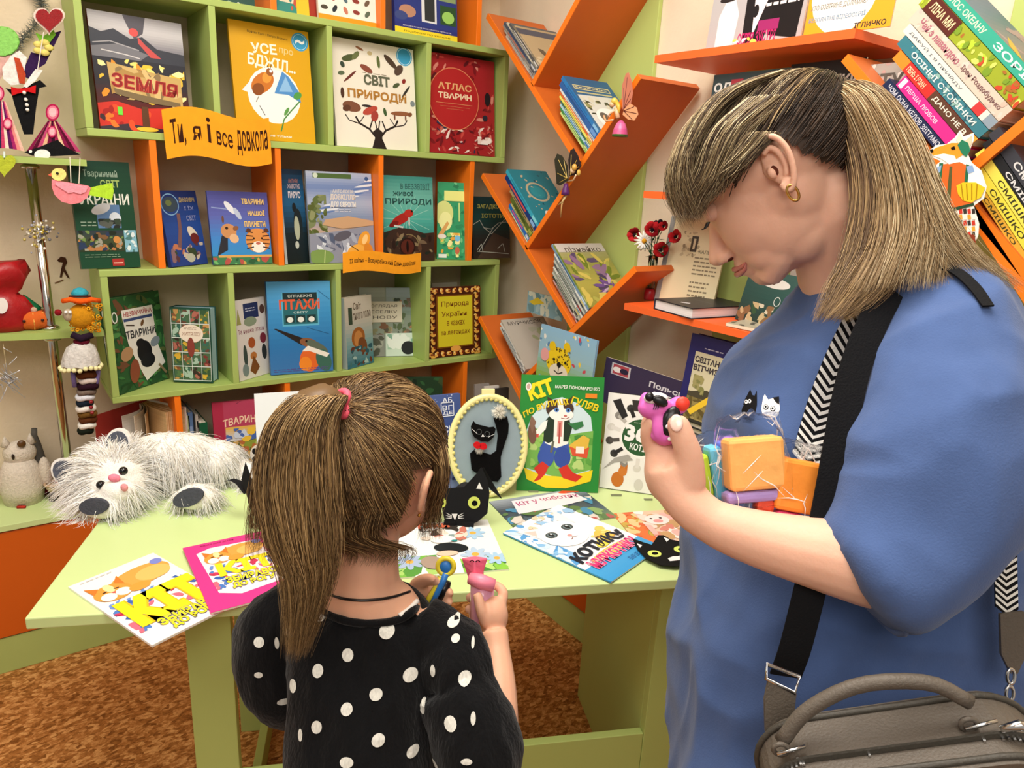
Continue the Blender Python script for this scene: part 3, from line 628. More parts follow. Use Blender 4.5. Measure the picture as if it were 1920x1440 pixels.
def a_web(A):
    A.grad(0, 0, 1, 1, ['#2c2420', '#2a2a28', '#1f4a48', '#1c3436']); A.poly([(.1, 0), (.55, .42), (1, .3), (1, 0)], '#4a3a30'); A.txt('ЗАГАДКОВІ', .15, .8, .85, .88, '#b5b25a', .03); A.txt('ІСТОТИ', .25, .66, .85, .73, '#b5b25a', .03)
    for p in ([(.02, .55), (.2, .62), (.3, .5), (.5, .48), (.7, .58), (.95, .6)], [(.3, .5), (.5, .4), (.9, .66)], [(.15, .12), (.55, .5)], [(.1, .14), (.22, .24), (.25, .12)], [(.65, .16), (.8, .24), (.85, .1)], [(.1, .12), (.95, .07)]): A.line(p, .014, '#b4b8ae')
bk('dark blue narrow book with a penguin between two taller shapes', (535, 488), (580, 484), (534, 318), 2.268, 2.30, ZM, .016, 5, cover='#16242c', art=a_peng)
bk('book ДОВКІЛЛЯ ДЛЯ ЄВРОПИ with a cloudy shore and orange butterfly', (583, 486), (703, 485), (581, 321), 2.275, 2.275, ZM, .012, 6, cover='#8d9aa8', art=a_env)
bk('teal book ПРИРОДИ with a red frog above a reptile eye', (722, 484), (815, 485), (722, 329), 2.275, 2.275, ZM, .012, 6, cover='#35756e', art=a_frog)
bk('bright green and yellow booklet right of the frog book', (819, 478), (880, 487), (818, 341), 2.31, 2.262, ZM, .01, 5, cover='#2f9a66', art=a_yel, pages='#d8ead8')
bk('dark book ЗАГАДКОВІ ІСТОТИ with a white cobweb drawing', (888, 487), (957, 487), (888, 369), 2.29, 2.29, ZM, .01, 8, cover='#2a2624', art=a_web)
# ---------------- row in the lower green box
def a_tvaryny(A):
    A.bg('#2d5a33'); A.blobs(0, 0, 1, 1, 90, ['#1f4426', '#3f7a42', '#2a5030', '#4f8a4c', '#5a6a3a', '#6f4a34'], .07, 2.4, seed=2)
    A.poly([(.25, .8), (.82, .84), (.85, .42), (.95, .2), (.55, .06), (.4, .3), (.3, .5)], '#e4e2da'); A.rect(.25, .78, .83, .86, '#eceae2'); A.txt('НЕЗВИЧАЙНА', .28, .785, .81, .85, '#a5333a', .03); A.rect(.27, .735, .8, .765, '#3a4a78')
    A.txt('ТВАРИНИ', .28, .55, .84, .635, '#23252c', .03); A.ell(.58, .38, .14, .12, '#17181c'); A.ell(.52, .48, .08, .05, '#17181c'); A.ell(.62, .28, .14, .08, '#1c1d22'); A.ell(.25, .4, .12, .07, '#b08a64', rot=.5); A.ell(.35, .2, .09, .13, '#8a4a34', rot=-.2); A.ell(.8, .46, .1, .05, '#7c8a94', rot=.4); A.line([(.82, .2), (.95, .08)], .04, '#8a7a5a')
    A.line([(.3, .7), (.45, .68)], .02, '#4a4038'); A.ell(.6, .69, .05, .02, '#6a4a2a', rot=1); A.ell(.12, .8, .05, .06, '#e8ece4'); A.ell(.12, .8, .035, .045, '#2f5a38')
def s_tvaryny(A):
    A.bg('#24482c'); A.rect(.1, .55, .95, .62, '#e8e8e0'); A.rect(.15, .22, .95, .68, '#f0efe8'); A.txt('ТВАРИНИ', -.9, .51, 1.95, .56, '#23252c', .02, rot=math.pi / 2); A.rect(.2, .22, .9, .38, '#a5333a'); A.ell(.5, .85, .2, .04, '#e2e6de'); A.rect(.2, .03, .8, .09, '#e8e8e0')
def stand_spine(label, bl, br, top, y0, y1, z, th, **k): return stand(label, bl, br, top, y0, y1, z, th, **k)
bk('green book НЕЗВИЧАЙНА ТВАРИНИ with a black mole and its spine showing', (222, 748), (318, 715), (212, 560), 2.262, 2.39, ZL, .022, 3, cover='#2b5230', spine='#24482c', art=a_tvaryny, spine_print=s_tvaryny)
def a_forest(A):
    A.bg('#23503f')
    pal = [['#8a5a3a', '#c89a5a', '#5a7a4a'], ['#3a6a5a', '#a8c4b0', '#6a4a3a'], ['#7a3a34', '#b06a5a', '#3a3028'], ['#6a7a3a', '#d9b03a', '#3a5a3a']]
    r = random.Random(8)
    for i in range(4):
        for j in range(5):
            u0, v0 = .05 + i * .235, .04 + j * .19; A.rect(u0, v0, u0 + .22, v0 + .175, '#4a6a4a'); A.blobs(u0, v0, u0 + .22, v0 + .175, 9, pal[(i + j * 3) % 4], .07)
    for k in range(5): A.rect(.03, .03 + k * .19 - .004 + .19 * 0, .97, .045 + k * .19 - .008, '#dfe8e0')
    for k in range(5): A.rect(.035 + k * .234, .03, .047 + k * .234, .97, '#dfe8e0')
    A.ell(.52, .66, .3, .12, '#efe2cf'); A.txt('ЖИТТЯ ЛІСУ', .3, .63, .76, .68, '#9a6a52', .01); A.lines_txt(.34, .71, .7, .75, 2, '#a8907c'); A.ell(.5, .48, .09, .13, '#8a3f34')
bk('grid covered book ЖИТТЯ ЛІСУ with thick pale blue page edges', (325, 713), (400, 722), (318, 577), 2.34, 2.275, ZL, .05, 3, cover='#1f4a42', art=a_forest, pages='#a9c6d6')
def a_white(A):
    A.bg('#dcd6d0'); A.rect(.32, .76, .78, .95, '#28335e'); A.lines_txt(.38, .84, .72, .9, 2, '#c8cce0'); A.ell(.5, .72, .2, .06, '#8a9a80'); A.poly([(.08, .7), (.15, .9), (.22, .7)], '#9a9a5a'); A.txt('Та невже птахи', .1, .58, .9, .64, '#8a4a5a', .01); A.ell(.48, .45, .11, .07, '#a8542a'); A.ell(.5, .28, .1, .05, '#b8743a'); A.poly([(.35, .1), (.5, .28), (.66, .12), (.5, .03)], '#7a4a24'); A.ell(.25, .3, .06, .14, '#3c4a44'); A.ell(.85, .3, .08, .1, '#2f3334'); A.ell(.85, .48, .1, .07, '#7a2f3a'); A.ell(.9, .85, .08, .06, '#5a4038'); A.ell(.22, .12, .1, .08, '#7a8a88')
bk('white nature book with small pictures beside the kingfisher book', (450, 717), (508, 696), (439, 566), 2.262, 2.33, ZL, .012, 4, cover='#cfc9c2', art=a_white)
def a_birds(A):
    A.grad(0, 0, 1, 1, ['#3f74b4', '#2f77b4', '#3f92cc', '#5aa8da']); A.rect(.22, .52, .8, .88, '#5fb4d4'); A.rect(.24, .54, .78, .86, '#2c6a72'); A.rect(.24, .8, .78, .88, '#1f3436'); A.txt('СПРАВЖНІ', .32, .83, .7, .86, '#cfd8d0', .01)
    A.txt('ПТАХИ', .18, .7, .82, .81, '#e2603c', .04); A.txt('СВІТУ', .4, .655, .62, .68, '#c8dcd8', .01)
    for i in range(3): A.rect(.27 + i * .17, .56, .41 + i * .17, .64, '#1f3a3a'); A.ell(.34 + i * .17, .59, .05, .03, '#e8ece4')
    A.poly([(.08, .5), (.12, .5), (.55, .38), (.6, .33), (.5, .31)], '#2a2320'); A.ell(.62, .33, .15, .05, '#8a5a3c', rot=-.3); A.ell(.75, .28, .2, .05, '#5f6a5a', rot=-.55); A.ell(.62, .14, .16, .13, '#e2692c'); A.ell(.55, .1, .1, .08, '#f08a2c'); A.ell(.85, .13, .12, .13, '#3f6a5c', rot=.3); A.poly([(.5, .24), (.6, .3), (.95, .2), (.9, .16), (.62, .24)], '#f2ece0'); A.circ(.58, .35, .018, '#140e0c')
    A.line([(.6, .5), (.95, .42)], .008, '#2a567f'); A.line([(.8, .9), (.98, .8)], .01, '#2f6a9a'); A.lines_txt(.05, .02, .95, .06, 2, '#5a4a8a')
bk('blue book ПТАХИ with a long billed orange kingfisher', (508, 694), (625, 698), (504, 530), 2.29, 2.262, ZL, .024, 5, cover='#2d6aa6', art=a_birds, pages='#8fb8d0')
def a_mush(A):
    A.grad(0, 0, 1, 1, ['#2f6f86', '#7fa8aa', '#c2bdb0', '#cfc8b8']); A.txt('Світ', .3, .82, .6, .92, '#5a4a3a', .02); A.txt('тихого полю', .3, .68, .95, .78, '#5a4a3a', .01, rot=.05); A.rect(.12, .62, .26, .86, '#3a4a3a'); A.ell(.45, .42, .25, .15, '#a0622e'); A.ell(.45, .4, .16, .12, '#c98a4c'); A.ell(.6, .3, .16, .12, '#7a4a2c', rot=.4); A.blobs(.1, .02, .95, .3, 26, ['#2c5a6a', '#a8c4c4', '#6a3a2a', '#4a7a7a'], .08)
bk('pale book about mushrooms with its grey spine turned out', (652, 697), (701, 681), (650, 560), 2.257, 2.31, ZL, .024, 3, cover='#bfb8a8', spine='#a8b4b4', art=a_mush)
def a_rainb(A):
    A.bg('#8a9688')
    A.grad(0, .6, .42, 1, ['#6a7464', '#aab0a2']); A.grad(.44, .6, 1, 1, ['#7a8c7c', '#a4b4bc']); A.blobs(0, .3, .55, .62, 34, ['#7a5a44', '#8a8a68', '#5a5648', '#a89a80'], .06); A.blobs(.55, .3, 1, .85, 44, ['#5a6a4c', '#7a6a5a', '#3c4a3c', '#a47a5c', '#93a48a'], .05)
    A.rect(0, 0, .4, .32, '#8e918a'); A.blobs(0, 0, .4, .3, 18, ['#6a6a64', '#a4a89c', '#54584c'], .06); A.rect(.42, 0, 1, .34, '#cfe0d4'); A.blobs(.45, .1, .95, .33, 14, ['#a8c8b4', '#e8f0ea', '#84b09c'], .09); A.ell(.8, .12, .12, .1, '#2a2d30'); A.rect(.04, .5, .7, .8, '#ddd6c2')
    for i, t in enumerate(('ПОГЛЯДАЯ', 'ВЕСЕЛКУ', 'ЗНОВУ')): A.txt(t, .12, .71 - i * .08, .62, .755 - i * .08, '#5c574c', .01)
bk('faded collage book ПОГЛЯДАЯ ВЕСЕЛКУ leaning behind the mushroom book', (676, 682), (787, 680), (675, 540), 2.40, 2.335, ZL, .012, 7, cover='#7c867c', art=a_rainb)
def a_orn(A):
    A.bg('#4a1f10'); r = random.Random(3)
    for i in range(10):
        for (u, v) in ((.08, i / 9.5 + .02), (.92, i / 9.5 + .02)): A.ell(u, v, .05, .03, '#e8b050', rot=i); A.ell(u + .02, v + .02, .025, .016, '#7a2f14', rot=-i); A.ell(u - .03, v + .04, .025, .01, '#f2cf7c', rot=i * 2)
    for i in range(9):
        for v in (.05, .95): A.ell(i / 8.5 + .02, v, .05, .03, '#e8a850', rot=i); A.ell(i / 8.5 + .05, v, .03, .014, '#7a2f14', rot=-i); A.ell(i / 8.5, v + .01, .02, .012, '#f6dc94', rot=i * 2)
    A.rect(.14, .13, .86, .89, '#7a4a14'); A.rect(.17, .15, .83, .87, '#d8cb2c')
    A.ell(.5, .11, .1, .045, '#e8a850'); 
    for i, t in enumerate(('Природа', 'України', 'в казках', 'та легендах')): A.txt(t, (.24, .24, .34, .22)[i], .71 - i * .145 + (i > 1) * .03, (.76, .72, .68, .78)[i], .8 - i * .145 + (i > 1) * .01, '#7c4a18', .015)
bk('yellow book Природа України framed by brown and gold scrolls', (805, 668), (901, 668), (806, 541), 2.275, 2.275, ZL, .016, 5, cover='#5a2a14', art=a_orn)
bk('pale booklet peeking up behind the scroll framed book', (812, 640), (858, 640), (810, 531), 2.40, 2.40, ZL, .006, 4, cover='#c8bfb0')
# ---------------- orange paper banners taped to the shelves
def banner(label, c0, c1, hgt, text, y, amp, split):
    """a wavy paper strip between two pixels of its lower edge, hanging in the plane at room depth y"""
    a = aty(*c0, y); b = aty(*c1, y); Lw = (b - a).length; fr = frame(a, b - a, (0, 0, 1))
    N = 36; th = .0008; mb = MB()
    wave = lambda u: amp * math.sin(2 * math.pi * (u * .93 + .02))
    top = [(u / N * Lw, hgt + wave(u / N)) for u in range(N + 1)]; bot = [(u / N * Lw, wave(u / N)) for u in range(N + 1)]
    for i in range(N):
        q = [bot[i], bot[i + 1], top[i + 1], top[i]]
        bow = lambda p: -.006 * math.sin(p[0] / Lw * math.pi)
        f = [(p[0], p[1], -bow(p)) for p in q]; bk_ = [(p[0], p[1], -bow(p) - th) for p in q]
        mb.add(f + bk_, [(0, 1, 2, 3), (7, 6, 5, 4), (0, 4, 5, 1), (2, 6, 7, 3)], '#f7a325')
    r = thing('paper_banner', label, 'banner', M=fr)
    obj('paper_strip', mb, M_PAPER, r, world=False)
    A = Art(Lw, hgt)
    for (t, u0, u1, v0, v1) in split: A.txt(t, u0, v0, u1, v1, '#3a1c10', .012)
    mb = A.mb; mb.v = [(x, yy + wave(x / Lw), z + .006 * math.sin(x / Lw * math.pi) + .0004) for x, yy, z in mb.v]
    obj('lettering', mb, M_PAPER, r, world=False); return r
banner('large wavy orange banner reading Ти, я і все довкола', (313, 300), (510, 304), .128, '', 2.236, .013,
       [('Ти, ', .06, .19, .2, .78), ('я', .25, .33, .32, .62), ('і', .385, .42, .32, .84), ('все', .47, .62, .32, .62), ('довкола', .66, .97, .22, .76)])
banner('small wavy orange banner with a line of tiny print', (643, 513), (789, 508), .066, '', 2.236, .008,
       [('22 квітня – Всеукраїнський День довкілля', .08, .92, .36, .66)])
# ================================================================== books on the base cabinet, half hidden
def ground(label, bl, br, z, top, th, lean=8, y0=None, **k):
    """a book standing on the level z, its bottom corners seen at two pixels"""
    a = atz(*bl, z); b = atz(*br, z); x = (b - a).normalized(); n = x.cross(Vector((0, 0, 1))); l = math.radians(lean)
    up = Vector((0, 0, 1)) * math.cos(l) - n * math.sin(l); nn = x.cross(up)
    d = Vector(ray(*top)); o = Vector((0, 0, EYE)); t = nn.dot(a - o) / nn.dot(d); H_ = ((o + d * t) - a).dot(up)
    a.z += th * math.sin(l) + .0003
    return bookF(label, frame(a, x, up), (b - a).length, H_, th, **k)
def flat(label, bl, br, tl, z, th, **k):
    """a booklet lying face up, bottom-left, bottom-right and top-left corners seen at three pixels"""
    a, b, c = atz(*bl, z), atz(*br, z), atz(*tl, z); x = (b - a).normalized(); y = c - a; y = y - x * x.dot(y)
    return bookF(label, frame(a, x, y), (b - a).length, y.length, th, soft=True, **k)
# open book standing on its end like a fan
ob = thing('open_book', 'old hardback with tan pages standing fanned open behind the toy cat', 'book', (0.37, 2.40, .4602))
S = Vector((0.366, 2.44, 0)); Rr = Vector((0.452, 2.30, 0)); Lf = Vector((0.205, 2.33, 0)); z0, z1 = .4602, .712
def leaf(a, b, th, c, za=z0, zb=z1, bow=0.0, n=8):
    d = (b - a); nrm = Vector((-d.y, d.x, 0)).normalized(); pts = [a + d * (i / n) + nrm * bow * math.sin(math.pi * i / n) for i in range(n + 1)]
    poly = [(p.x, p.y) for p in pts] + [(p.x + nrm.x * th, p.y + nrm.y * th) for p in reversed(pts)]
    return MB().prism(poly, za, zb, Matrix.Identity(4), c)
obj('cover', leaf(S, Rr, -.0025, '#efe9e0', zb=z1 + .003), M_PRINT, ob)
obj('cover', leaf(S, Lf, .0025, '#a83a34', zb=z1 + .003), M_PRINT, ob)
pg = MB()
for i in range(26):
    t = i / 25; e = Rr + Vector((-.005 - .003 * i, -.003 - .0006 * i, 0)); e = Rr.lerp(Vector((0.375, 2.285, 0)), t ** 1.1 * .75) + Vector((-.003, .004, 0))
    q = leaf(S + Vector((-.0008 * i, -.002, 0)), e, .0022, ['#c9a26e', '#d8b684', '#b98f5c', '#dcc095'][i % 4], zb=z1 - .003 - .001 * (i % 3), bow=-.004 * t)
    pg.v, o0 = pg.v + q.v, len(pg.v); pg.f += [tuple(a + o0 for a in f) for f in q.f]; pg.c += q.c
obj('pages', pg, M_PAGES, ob)
for i, (tx, ty, bw, c) in enumerate(((0.335, 2.30, .012, '#cdb48e'), (0.305, 2.30, .02, '#d9cdb8'), (0.275, 2.315, .03, '#ded9d2'))):
    obj('loose_leaf', leaf(S + Vector((-.004 * i - .02, -.004, 0)), Vector((tx, ty, 0)), .0015, c, zb=z1 - .004, bow=bw), M_PAGES, ob)
fr = frame(Lf + Vector((0, 0, z0)), S - Lf, (0, 0, 1)); A = Art((S - Lf).length, z1 - z0, z0=.0006); A.bg('#c9c6c4'); A.rect(0, 0, .42, 1, '#8f8f92')
for (u, v, r_, c) in ((.22, .84, .16, '#d8d6d2'), (.22, .84, .12, '#a9a7a8'), (.22, .88, .06, '#d8d6d2'), (.2, .5, .17, '#cfccca'), (.2, .5, .12, '#9a999b'), (.6, .8, .2, '#a4a2a3'), (.7, .5, .2, '#b5b2b2')): A.ell(u, v, r_, r_ * .9, c)
A.mb.v = [tuple(fr @ Vector(p)) for p in A.mb.v]; obj('endpaper', A.mb, M_PRINT, ob)
# row of spines
sx = aty(352, 880, 2.33).x
for i, (w_, h_, c, d) in enumerate(((.011, .235, '#2a2a30', 'dark'), (.009, .222, '#c8cba0', 'cream green'), (.014, .232, '#5a7aa8', 'grey blue'), (.008, .222, '#b8b4ac', 'pale grey'), (.013, .2, '#d8d2c8', 'white and navy'))):
    fr = frame((sx, 2.31, .4603), (0, 1, 0), (0, 0, 1)); sx += w_ + .0012
    bookF('%s thin spine in the row between open book and green spine' % d, fr @ Matrix.Translation((0, 0, 0)) , .15, h_, w_, cover=c, spine=c, group='thin books beside the open book', spine_print=(lambda A, k=i: (A.rect(.15, .1, .85, .3, ['#8a8a90', '#5a6a4a', '#dfe6f0', '#6a6a70', '#2a2a55'][k]), A.rect(.2, .5, .8, .8, ['#50505a', '#9aa06a', '#88a0c8', '#989490', '#b0a8a0'][k]))))
fr = frame((sx + .001, 2.30, .4603), (0, 1, 0), (0, 0, 1)); 
bookF('dark green hardback spine with white vertical letters beside the pink animal book', fr, .15, .195, .024, cover='#1c5a3c', spine='#1c5a3c', spine_print=lambda A: A.txt('НАШІ', -.9, .36, 1.9, .5, '#d8e4da', .02, rot=math.pi / 2))
def a_pink(A):
    A.bg('#b0405c'); A.rect(0, 0, .2, 1, '#a82c48'); A.txt('ТВАРИННИЙ', .18, .68, 1.15, .8, '#f0d0b0', .02, arc=.04); A.ring(.75, .72, .5, .01, '#5a2438', a0=.9, a1=2.2)
    A.rect(.22, .02, 1, .68, '#6a6a38'); A.grad(.22, .5, 1, .68, ['#c8d0d8', '#e0b03a']); A.blobs(.22, .02, 1, .5, 80, ['#8a9a3c', '#c8a04a', '#5a3a22', '#e0c060', '#3c3a20', '#b06a3a', '#a8b860'], .07, seed=6); A.blobs(.22, .48, 1, .66, 20, ['#4a6ab0', '#c8d4e4', '#e8c040'], .08)
    A.ell(.85, .3, .2, .13, '#eceae0', rot=.3); A.ell(.95, .42, .08, .08, '#1a1a1c'); A.ell(.74, .34, .05, .04, '#1a1a1c'); A.ell(.72, .24, .04, .03, '#1a1a1c'); A.ell(.85, .12, .22, .06, '#242024', rot=.3); A.blobs(.12, .0, .7, .12, 20, ['#f0d060', '#e8a83a', '#f6e6a0'], .05)
ground('crimson book ТВАРИННИЙ with panda and jungle animals behind the toy cat', (408, 905), (505, 892), ZB, (397, 758), .02, 6, cover='#a8304c', art=a_pink)
ground('pale blue book with white clouds right of the crimson panda book', (508, 892), (600, 878), ZB, (497, 745), .012, 6, cover='#d4dfe0', art=lambda A: (A.bg('#cfe0e6'), A.ell(.35, .8, .3, .1, '#e8eeea'), A.poly([(.12, .3), (.12, .66), (.4, .72), (.6, .9), (1, .8), (1, .3)], '#4a9ad8'), A.poly([(.3, .5), (.55, .75), (.7, .6), (.45, .42)], '#e8d8b0'), A.rect(0, 0, .1, 1, '#8ac4e0')))
ws = ground('plain white folder propped up behind the girl', (486, 908), (628, 893), TH, (548, 735), .004, 10, cover='#dfe2e8', soft=True, name='folder', cat='folder', pages='#f0f0f0')
ground('dark green book in the shade above the girl, behind the folder', (735, 840), (828, 838), ZB, (733, 709), .02, 5, cover='#1f3a24', art=lambda A: A.bg('#1f3a24').blobs(0, .5, 1, 1, 24, ['#2f5a34', '#3a4a2a', '#16281a'], .09))
ground('pale paperback leaning in front of the dark green book', (770, 850), (850, 846), ZB, (775, 752), .008, 14, cover='#b8a488')
for i, (x_, c) in enumerate(((890, '#8f8a86'), (908, '#d8d4cc'), (926, '#3a3634'))):
    ground('%s booklet at the right end of the lowest shelf row, behind the oval cat picture' % ('grey', 'white', 'charcoal')[i], (x_, 850), (x_ + 26, 846), ZB, (x_, 722 + 4 * i), .01, 4, cover=c)
# ================================================================== things standing on the table
def a_star(A):
    A.grad(0, 0, 1, 1, ['#8a9ad0', '#5a6ab0', '#41548e', '#4a5c92']); A.blobs(0, .1, 1, 1, 70, ['#7a8cc0', '#b8c4e4', '#5a6aa8'], .012, 1, seed=3)
    A.blobs(.6, .1, 1, .5, 24, ['#a878c8', '#c8a0dc', '#3a3f70', '#7a8ad0'], .05); A.txt('КОТУСЮ', .4, .6, .9, .68, '#e8ecf6', .02); A.txt('МІЙ', .6, .5, .72, .57, '#d8e0f0', .02); A.line([(.68, .78), (.68, .92), (.88, .92), (.88, .78), (.68, .78)], .012, '#e8ecf6'); A.txt('АБ', .7, .92, .86, .97, '#e8ecf6', .01); A.txt('ВГ', .7, .84, .86, .89, '#e8ecf6', .01); A.txt('ДЕ', .7, .79, .86, .83, '#e8ecf6', .01)
ground('starry blue book КОТУСЮ МІЙ behind the oval picture', (752, 934), (868, 916), TH, (745, 750), .012, 9, cover='#4a5c92', art=a_star)
def a_cat(A):
    A.bg('#2f8a3c'); n = 30; pts = [(.1, .1), (.35, .04), (.6, .035), (.88, .1), (.9, .3)]
    A.poly([(.08, .5), (.12, .12), (.35, .05), (.62, .05), (.88, .12), (.9, .5), (.86, .66), (.7, .77), (.5, .82), (.3, .78), (.14, .64)], '#cfe4ea'); A.poly([(.1, .52), (.3, .56), (.6, .5), (.9, .54), (.9, .2), (.5, .12), (.1, .2)], '#79b455'); A.blobs(.1, .2, .9, .5, 40, ['#5fa046', '#97c863', '#4a8a3c', '#b8d480'], .06)
    A.poly([(.08, .2), (.3, .14), (.6, .13), (.92, .2), (.9, .1), (.6, .03), (.35, .03), (.12, .1)], '#efd627'); A.poly([(.6, .4), (.78, .5), (.86, .47), (.84, .36), (.7, .36)], '#e0b84a'); A.poly([(.62, .4), (.76, .36), (.86, .4), (.84, .3), (.66, .32)], '#d8583a'); A.rect(.7, .34, .8, .4, '#f2e8da')
    # cat in an embroidered waistcoat
    A.poly([(.3, .22), (.26, .38), (.32, .46), (.6, .46), (.62, .36), (.6, .22), (.5, .24), (.45, .36), (.4, .24)], '#3f5aa8'); A.ell(.34, .3, .1, .09, '#3f5aa8'); A.ell(.54, .3, .1, .09, '#3a52a0')
    A.poly([(.2, .2), (.3, .26), (.38, .22), (.34, .15), (.28, .1), (.2, .08), (.26, .14)], '#d0382a'); A.poly([(.5, .2), (.6, .24), (.68, .17), (.8, .14), (.72, .09), (.56, .12)], '#d0382a')
    A.poly([(.32, .42), (.3, .6), (.36, .66), (.56, .66), (.62, .6), (.6, .42), (.46, .38)], '#f2f2ea'); A.poly([(.3, .44), (.3, .6), (.36, .66), (.42, .64), (.42, .44), (.36, .42)], '#2a3a2c'); A.poly([(.6, .44), (.64, .56), (.58, .66), (.54, .64), (.54, .44)], '#2a3a2c'); A.rect(.46, .48, .52, .62, '#d8908a'); A.rect(.48, .42, .5, .6, '#b8504a'); A.line([(.42, .44), (.4, .34)], .03, '#6a6a5a')
    A.poly([(.18, .5), (.28, .6), (.34, .62), (.32, .54), (.22, .46)], '#f4f4ee'); A.poly([(.18, .46), (.24, .47), (.24, .5), (.18, .49)], '#d8584a'); A.poly([(.58, .6), (.68, .54), (.78, .58), (.76, .62), (.64, .6)], '#3a7a4a'); A.ell(.16, .5, .05, .09, '#7a5a4a', rot=.1); A.poly([(.12, .58), (.16, .5), (.2, .6), (.14, .66)], '#8a6a58')
    A.ell(.48, .72, .17, .085, '#4a3a32'); A.poly([(.34, .74), (.32, .82), (.4, .79)], '#4a3a32'); A.poly([(.56, .79), (.64, .84), (.62, .74)], '#4a3a32'); A.ell(.5, .67, .15, .055, '#f6f4ee'); A.poly([(.46, .7), (.44, .8), (.5, .81), (.53, .71)], '#f6f4ee'); A.ell(.44, .71, .03, .02, '#5a8ad0'); A.ell(.58, .71, .03, .02, '#5a8ad0'); A.ell(.44, .71, .012, .012, '#1a1a24'); A.ell(.58, .71, .012, .012, '#1a1a24'); A.ell(.55, .66, .02, .01, '#c8706a'); A.line([(.5, .64), (.56, .635), (.6, .65)], .008, '#8a3a34')
    A.txt('КІТ', .08, .81, .39, .95, '#f4e02a', .06, rot=.36); 
    A.txt('ПО ВУЛИЦІ', .03, .685, .6, .745, '#f2d42a', .03, rot=.33, arc=.03); A.txt('ГУЛЯВ', .61, .735, .95, .80, '#f2d42a', .03, rot=-.28); A.txt('МАРІЯ ПОНОМАРЕНКО', .41, .89, .95, .92, '#e8f0e4', .025, rot=-.03); A.rect(.78, .82, .92, .86, '#e88a2c'); A.ell(.09, .9, .035, .035, '#e8efe4'); A.ell(.09, .9, .022, .024, '#c8a8a0')
gk = ground('green book КІТ ПО ВУЛИЦІ ГУЛЯВ with a cat in red boots, upright on clips', (968, 920), (1121, 925), TH, (980, 703), .006, 10, cover='#2f8a3c', art=a_cat)
def a_36(A):
    A.bg('#f0eeea'); A.circ(.58, .56, .31, '#f8f6f0'); A.ell(.58, .57, .3, .19, '#2f5a34')
    for i in range(14):
        a = i * .449 + .2; u, v = .58 + .5 * math.cos(a), .57 + .32 * math.sin(a); A.ell(u, v, .06, .04, ['#3a3836', '#8a8680', '#d8d4cc', '#4a4642'][i % 4], rot=a); A.line([(u, v), (.58 + .34 * math.cos(a), .57 + .22 * math.sin(a))], .06, ['#2c2a2a', '#b8b4ac', '#e0dcd6', '#56524e'][i % 4])
    A.ell(.28, .11, .1, .08, '#c8742c'); A.ell(.35, .2, .07, .05, '#cf7c34'); A.poly([(.3, .22), (.31, .27), (.35, .24)], '#c8742c'); A.poly([(.37, .24), (.42, .28), (.42, .21)], '#c8742c'); A.ell(.88, .12, .09, .09, '#b86a3a'); A.ell(.62, .08, .07, .06, '#d4d0ca'); A.poly([(.08, .92), (.2, .95), (.34, .78), (.26, .74)], '#2a2828'); A.poly([(.38, .95), (.56, .95), (.5, .84), (.42, .84)], '#38332f')
    A.txt('36', .32, .52, .68, .7, '#f4f4f0', .05); A.txt('КОТІВ', .42, .43, .72, .5, '#f4f4f0', .03, rot=-.1); A.lines_txt(.45, .71, .68, .73, 1, '#a8bca4')
    A.poly([(.5, .33), (.2, .28), (.03, .2), (.2, .33), (.4, .38)], '#a8a49e')
gb = ground('white book 36 КОТІВ with cats around a green circle, upright beside the green one', (1123, 915), (1240, 931), TH, (1130, 736), .014, 9, cover='#232323', art=a_36, pages='#e0e0e0')
# small clips under the two books
M_CLIP = mat('dull_metal_clip', '#9a9a90', rough=0.35, metal=0.6)
for i, (x, y, w_) in enumerate(((1000, 922, .024), (1070, 925, .024), (1155, 929, .026), (1215, 937, .02))):
    p = atz(x, y, TH); fr = frame((p.x, p.y, TH), (.86, -.5, 0), (.5, .86, 0)); mb = MB()
    mb.box((-w_ / 2, -.004, .0004), (w_ / 2, .004, .0018), M=fr); mb.box((-w_ / 2, -.0052, .0004), (w_ / 2, -.004, .0052), M=fr)
    o = obj('book_clip', mb, M_CLIP); tag(o, 'dull metal foot of the book stand holding the %s' % ('green cat book, left one', 'green cat book, right one', 'white 36 book, left one', 'white 36 book, right one')[i], 'book stand', 'book stand feet')
# ================================================================== booklets lying on the table
def orange_cat(A, s=1.0, dx=0, dy=0):
    E_ = lambda u, v, a, b, c, r=0: A.ell(u * s + dx, v * s + dy, a * s, b * s, c, rot=r)
    A.blobs(dx + .03 * s, dy + .1 * s, dx + .98 * s, dy + .55 * s, 60, ['#3a62b0', '#6a8ed0', '#c8385a', '#e06a80', '#f0f0f0', '#4a7ac4'], .06 * s, 2, seed=11)
    E_(.62, .72, .36, .12, '#e8a04a', .15); E_(.75, .7, .2, .09, '#f2b866', .1); E_(.25, .66, .2, .11, '#e89840', .1); E_(.17, .62, .08, .05, '#fbf4e6'); E_(.33, .62, .08, .05, '#fbf4e6'); E_(.25, .72, .05, .06, '#f6d9a0')
    A.poly([(dx + .08 * s, dy + .7 * s), (dx + .06 * s, dy + .82 * s), (dx + .17 * s, dy + .76 * s)], '#d8782c'); A.poly([(dx + .34 * s, dy + .76 * s), (dx + .44 * s, dy + .84 * s), (dx + .42 * s, dy + .7 * s)], '#d8782c')
    E_(.18, .69, .03, .008, '#4a2a18', .2); E_(.31, .69, .03, .008, '#4a2a18', -.2); E_(.25, .65, .02, .012, '#c85a5a'); E_(.5, .6, .12, .05, '#ec9a3e', .1); E_(.9, .82, .07, .04, '#7a86d0', .4)
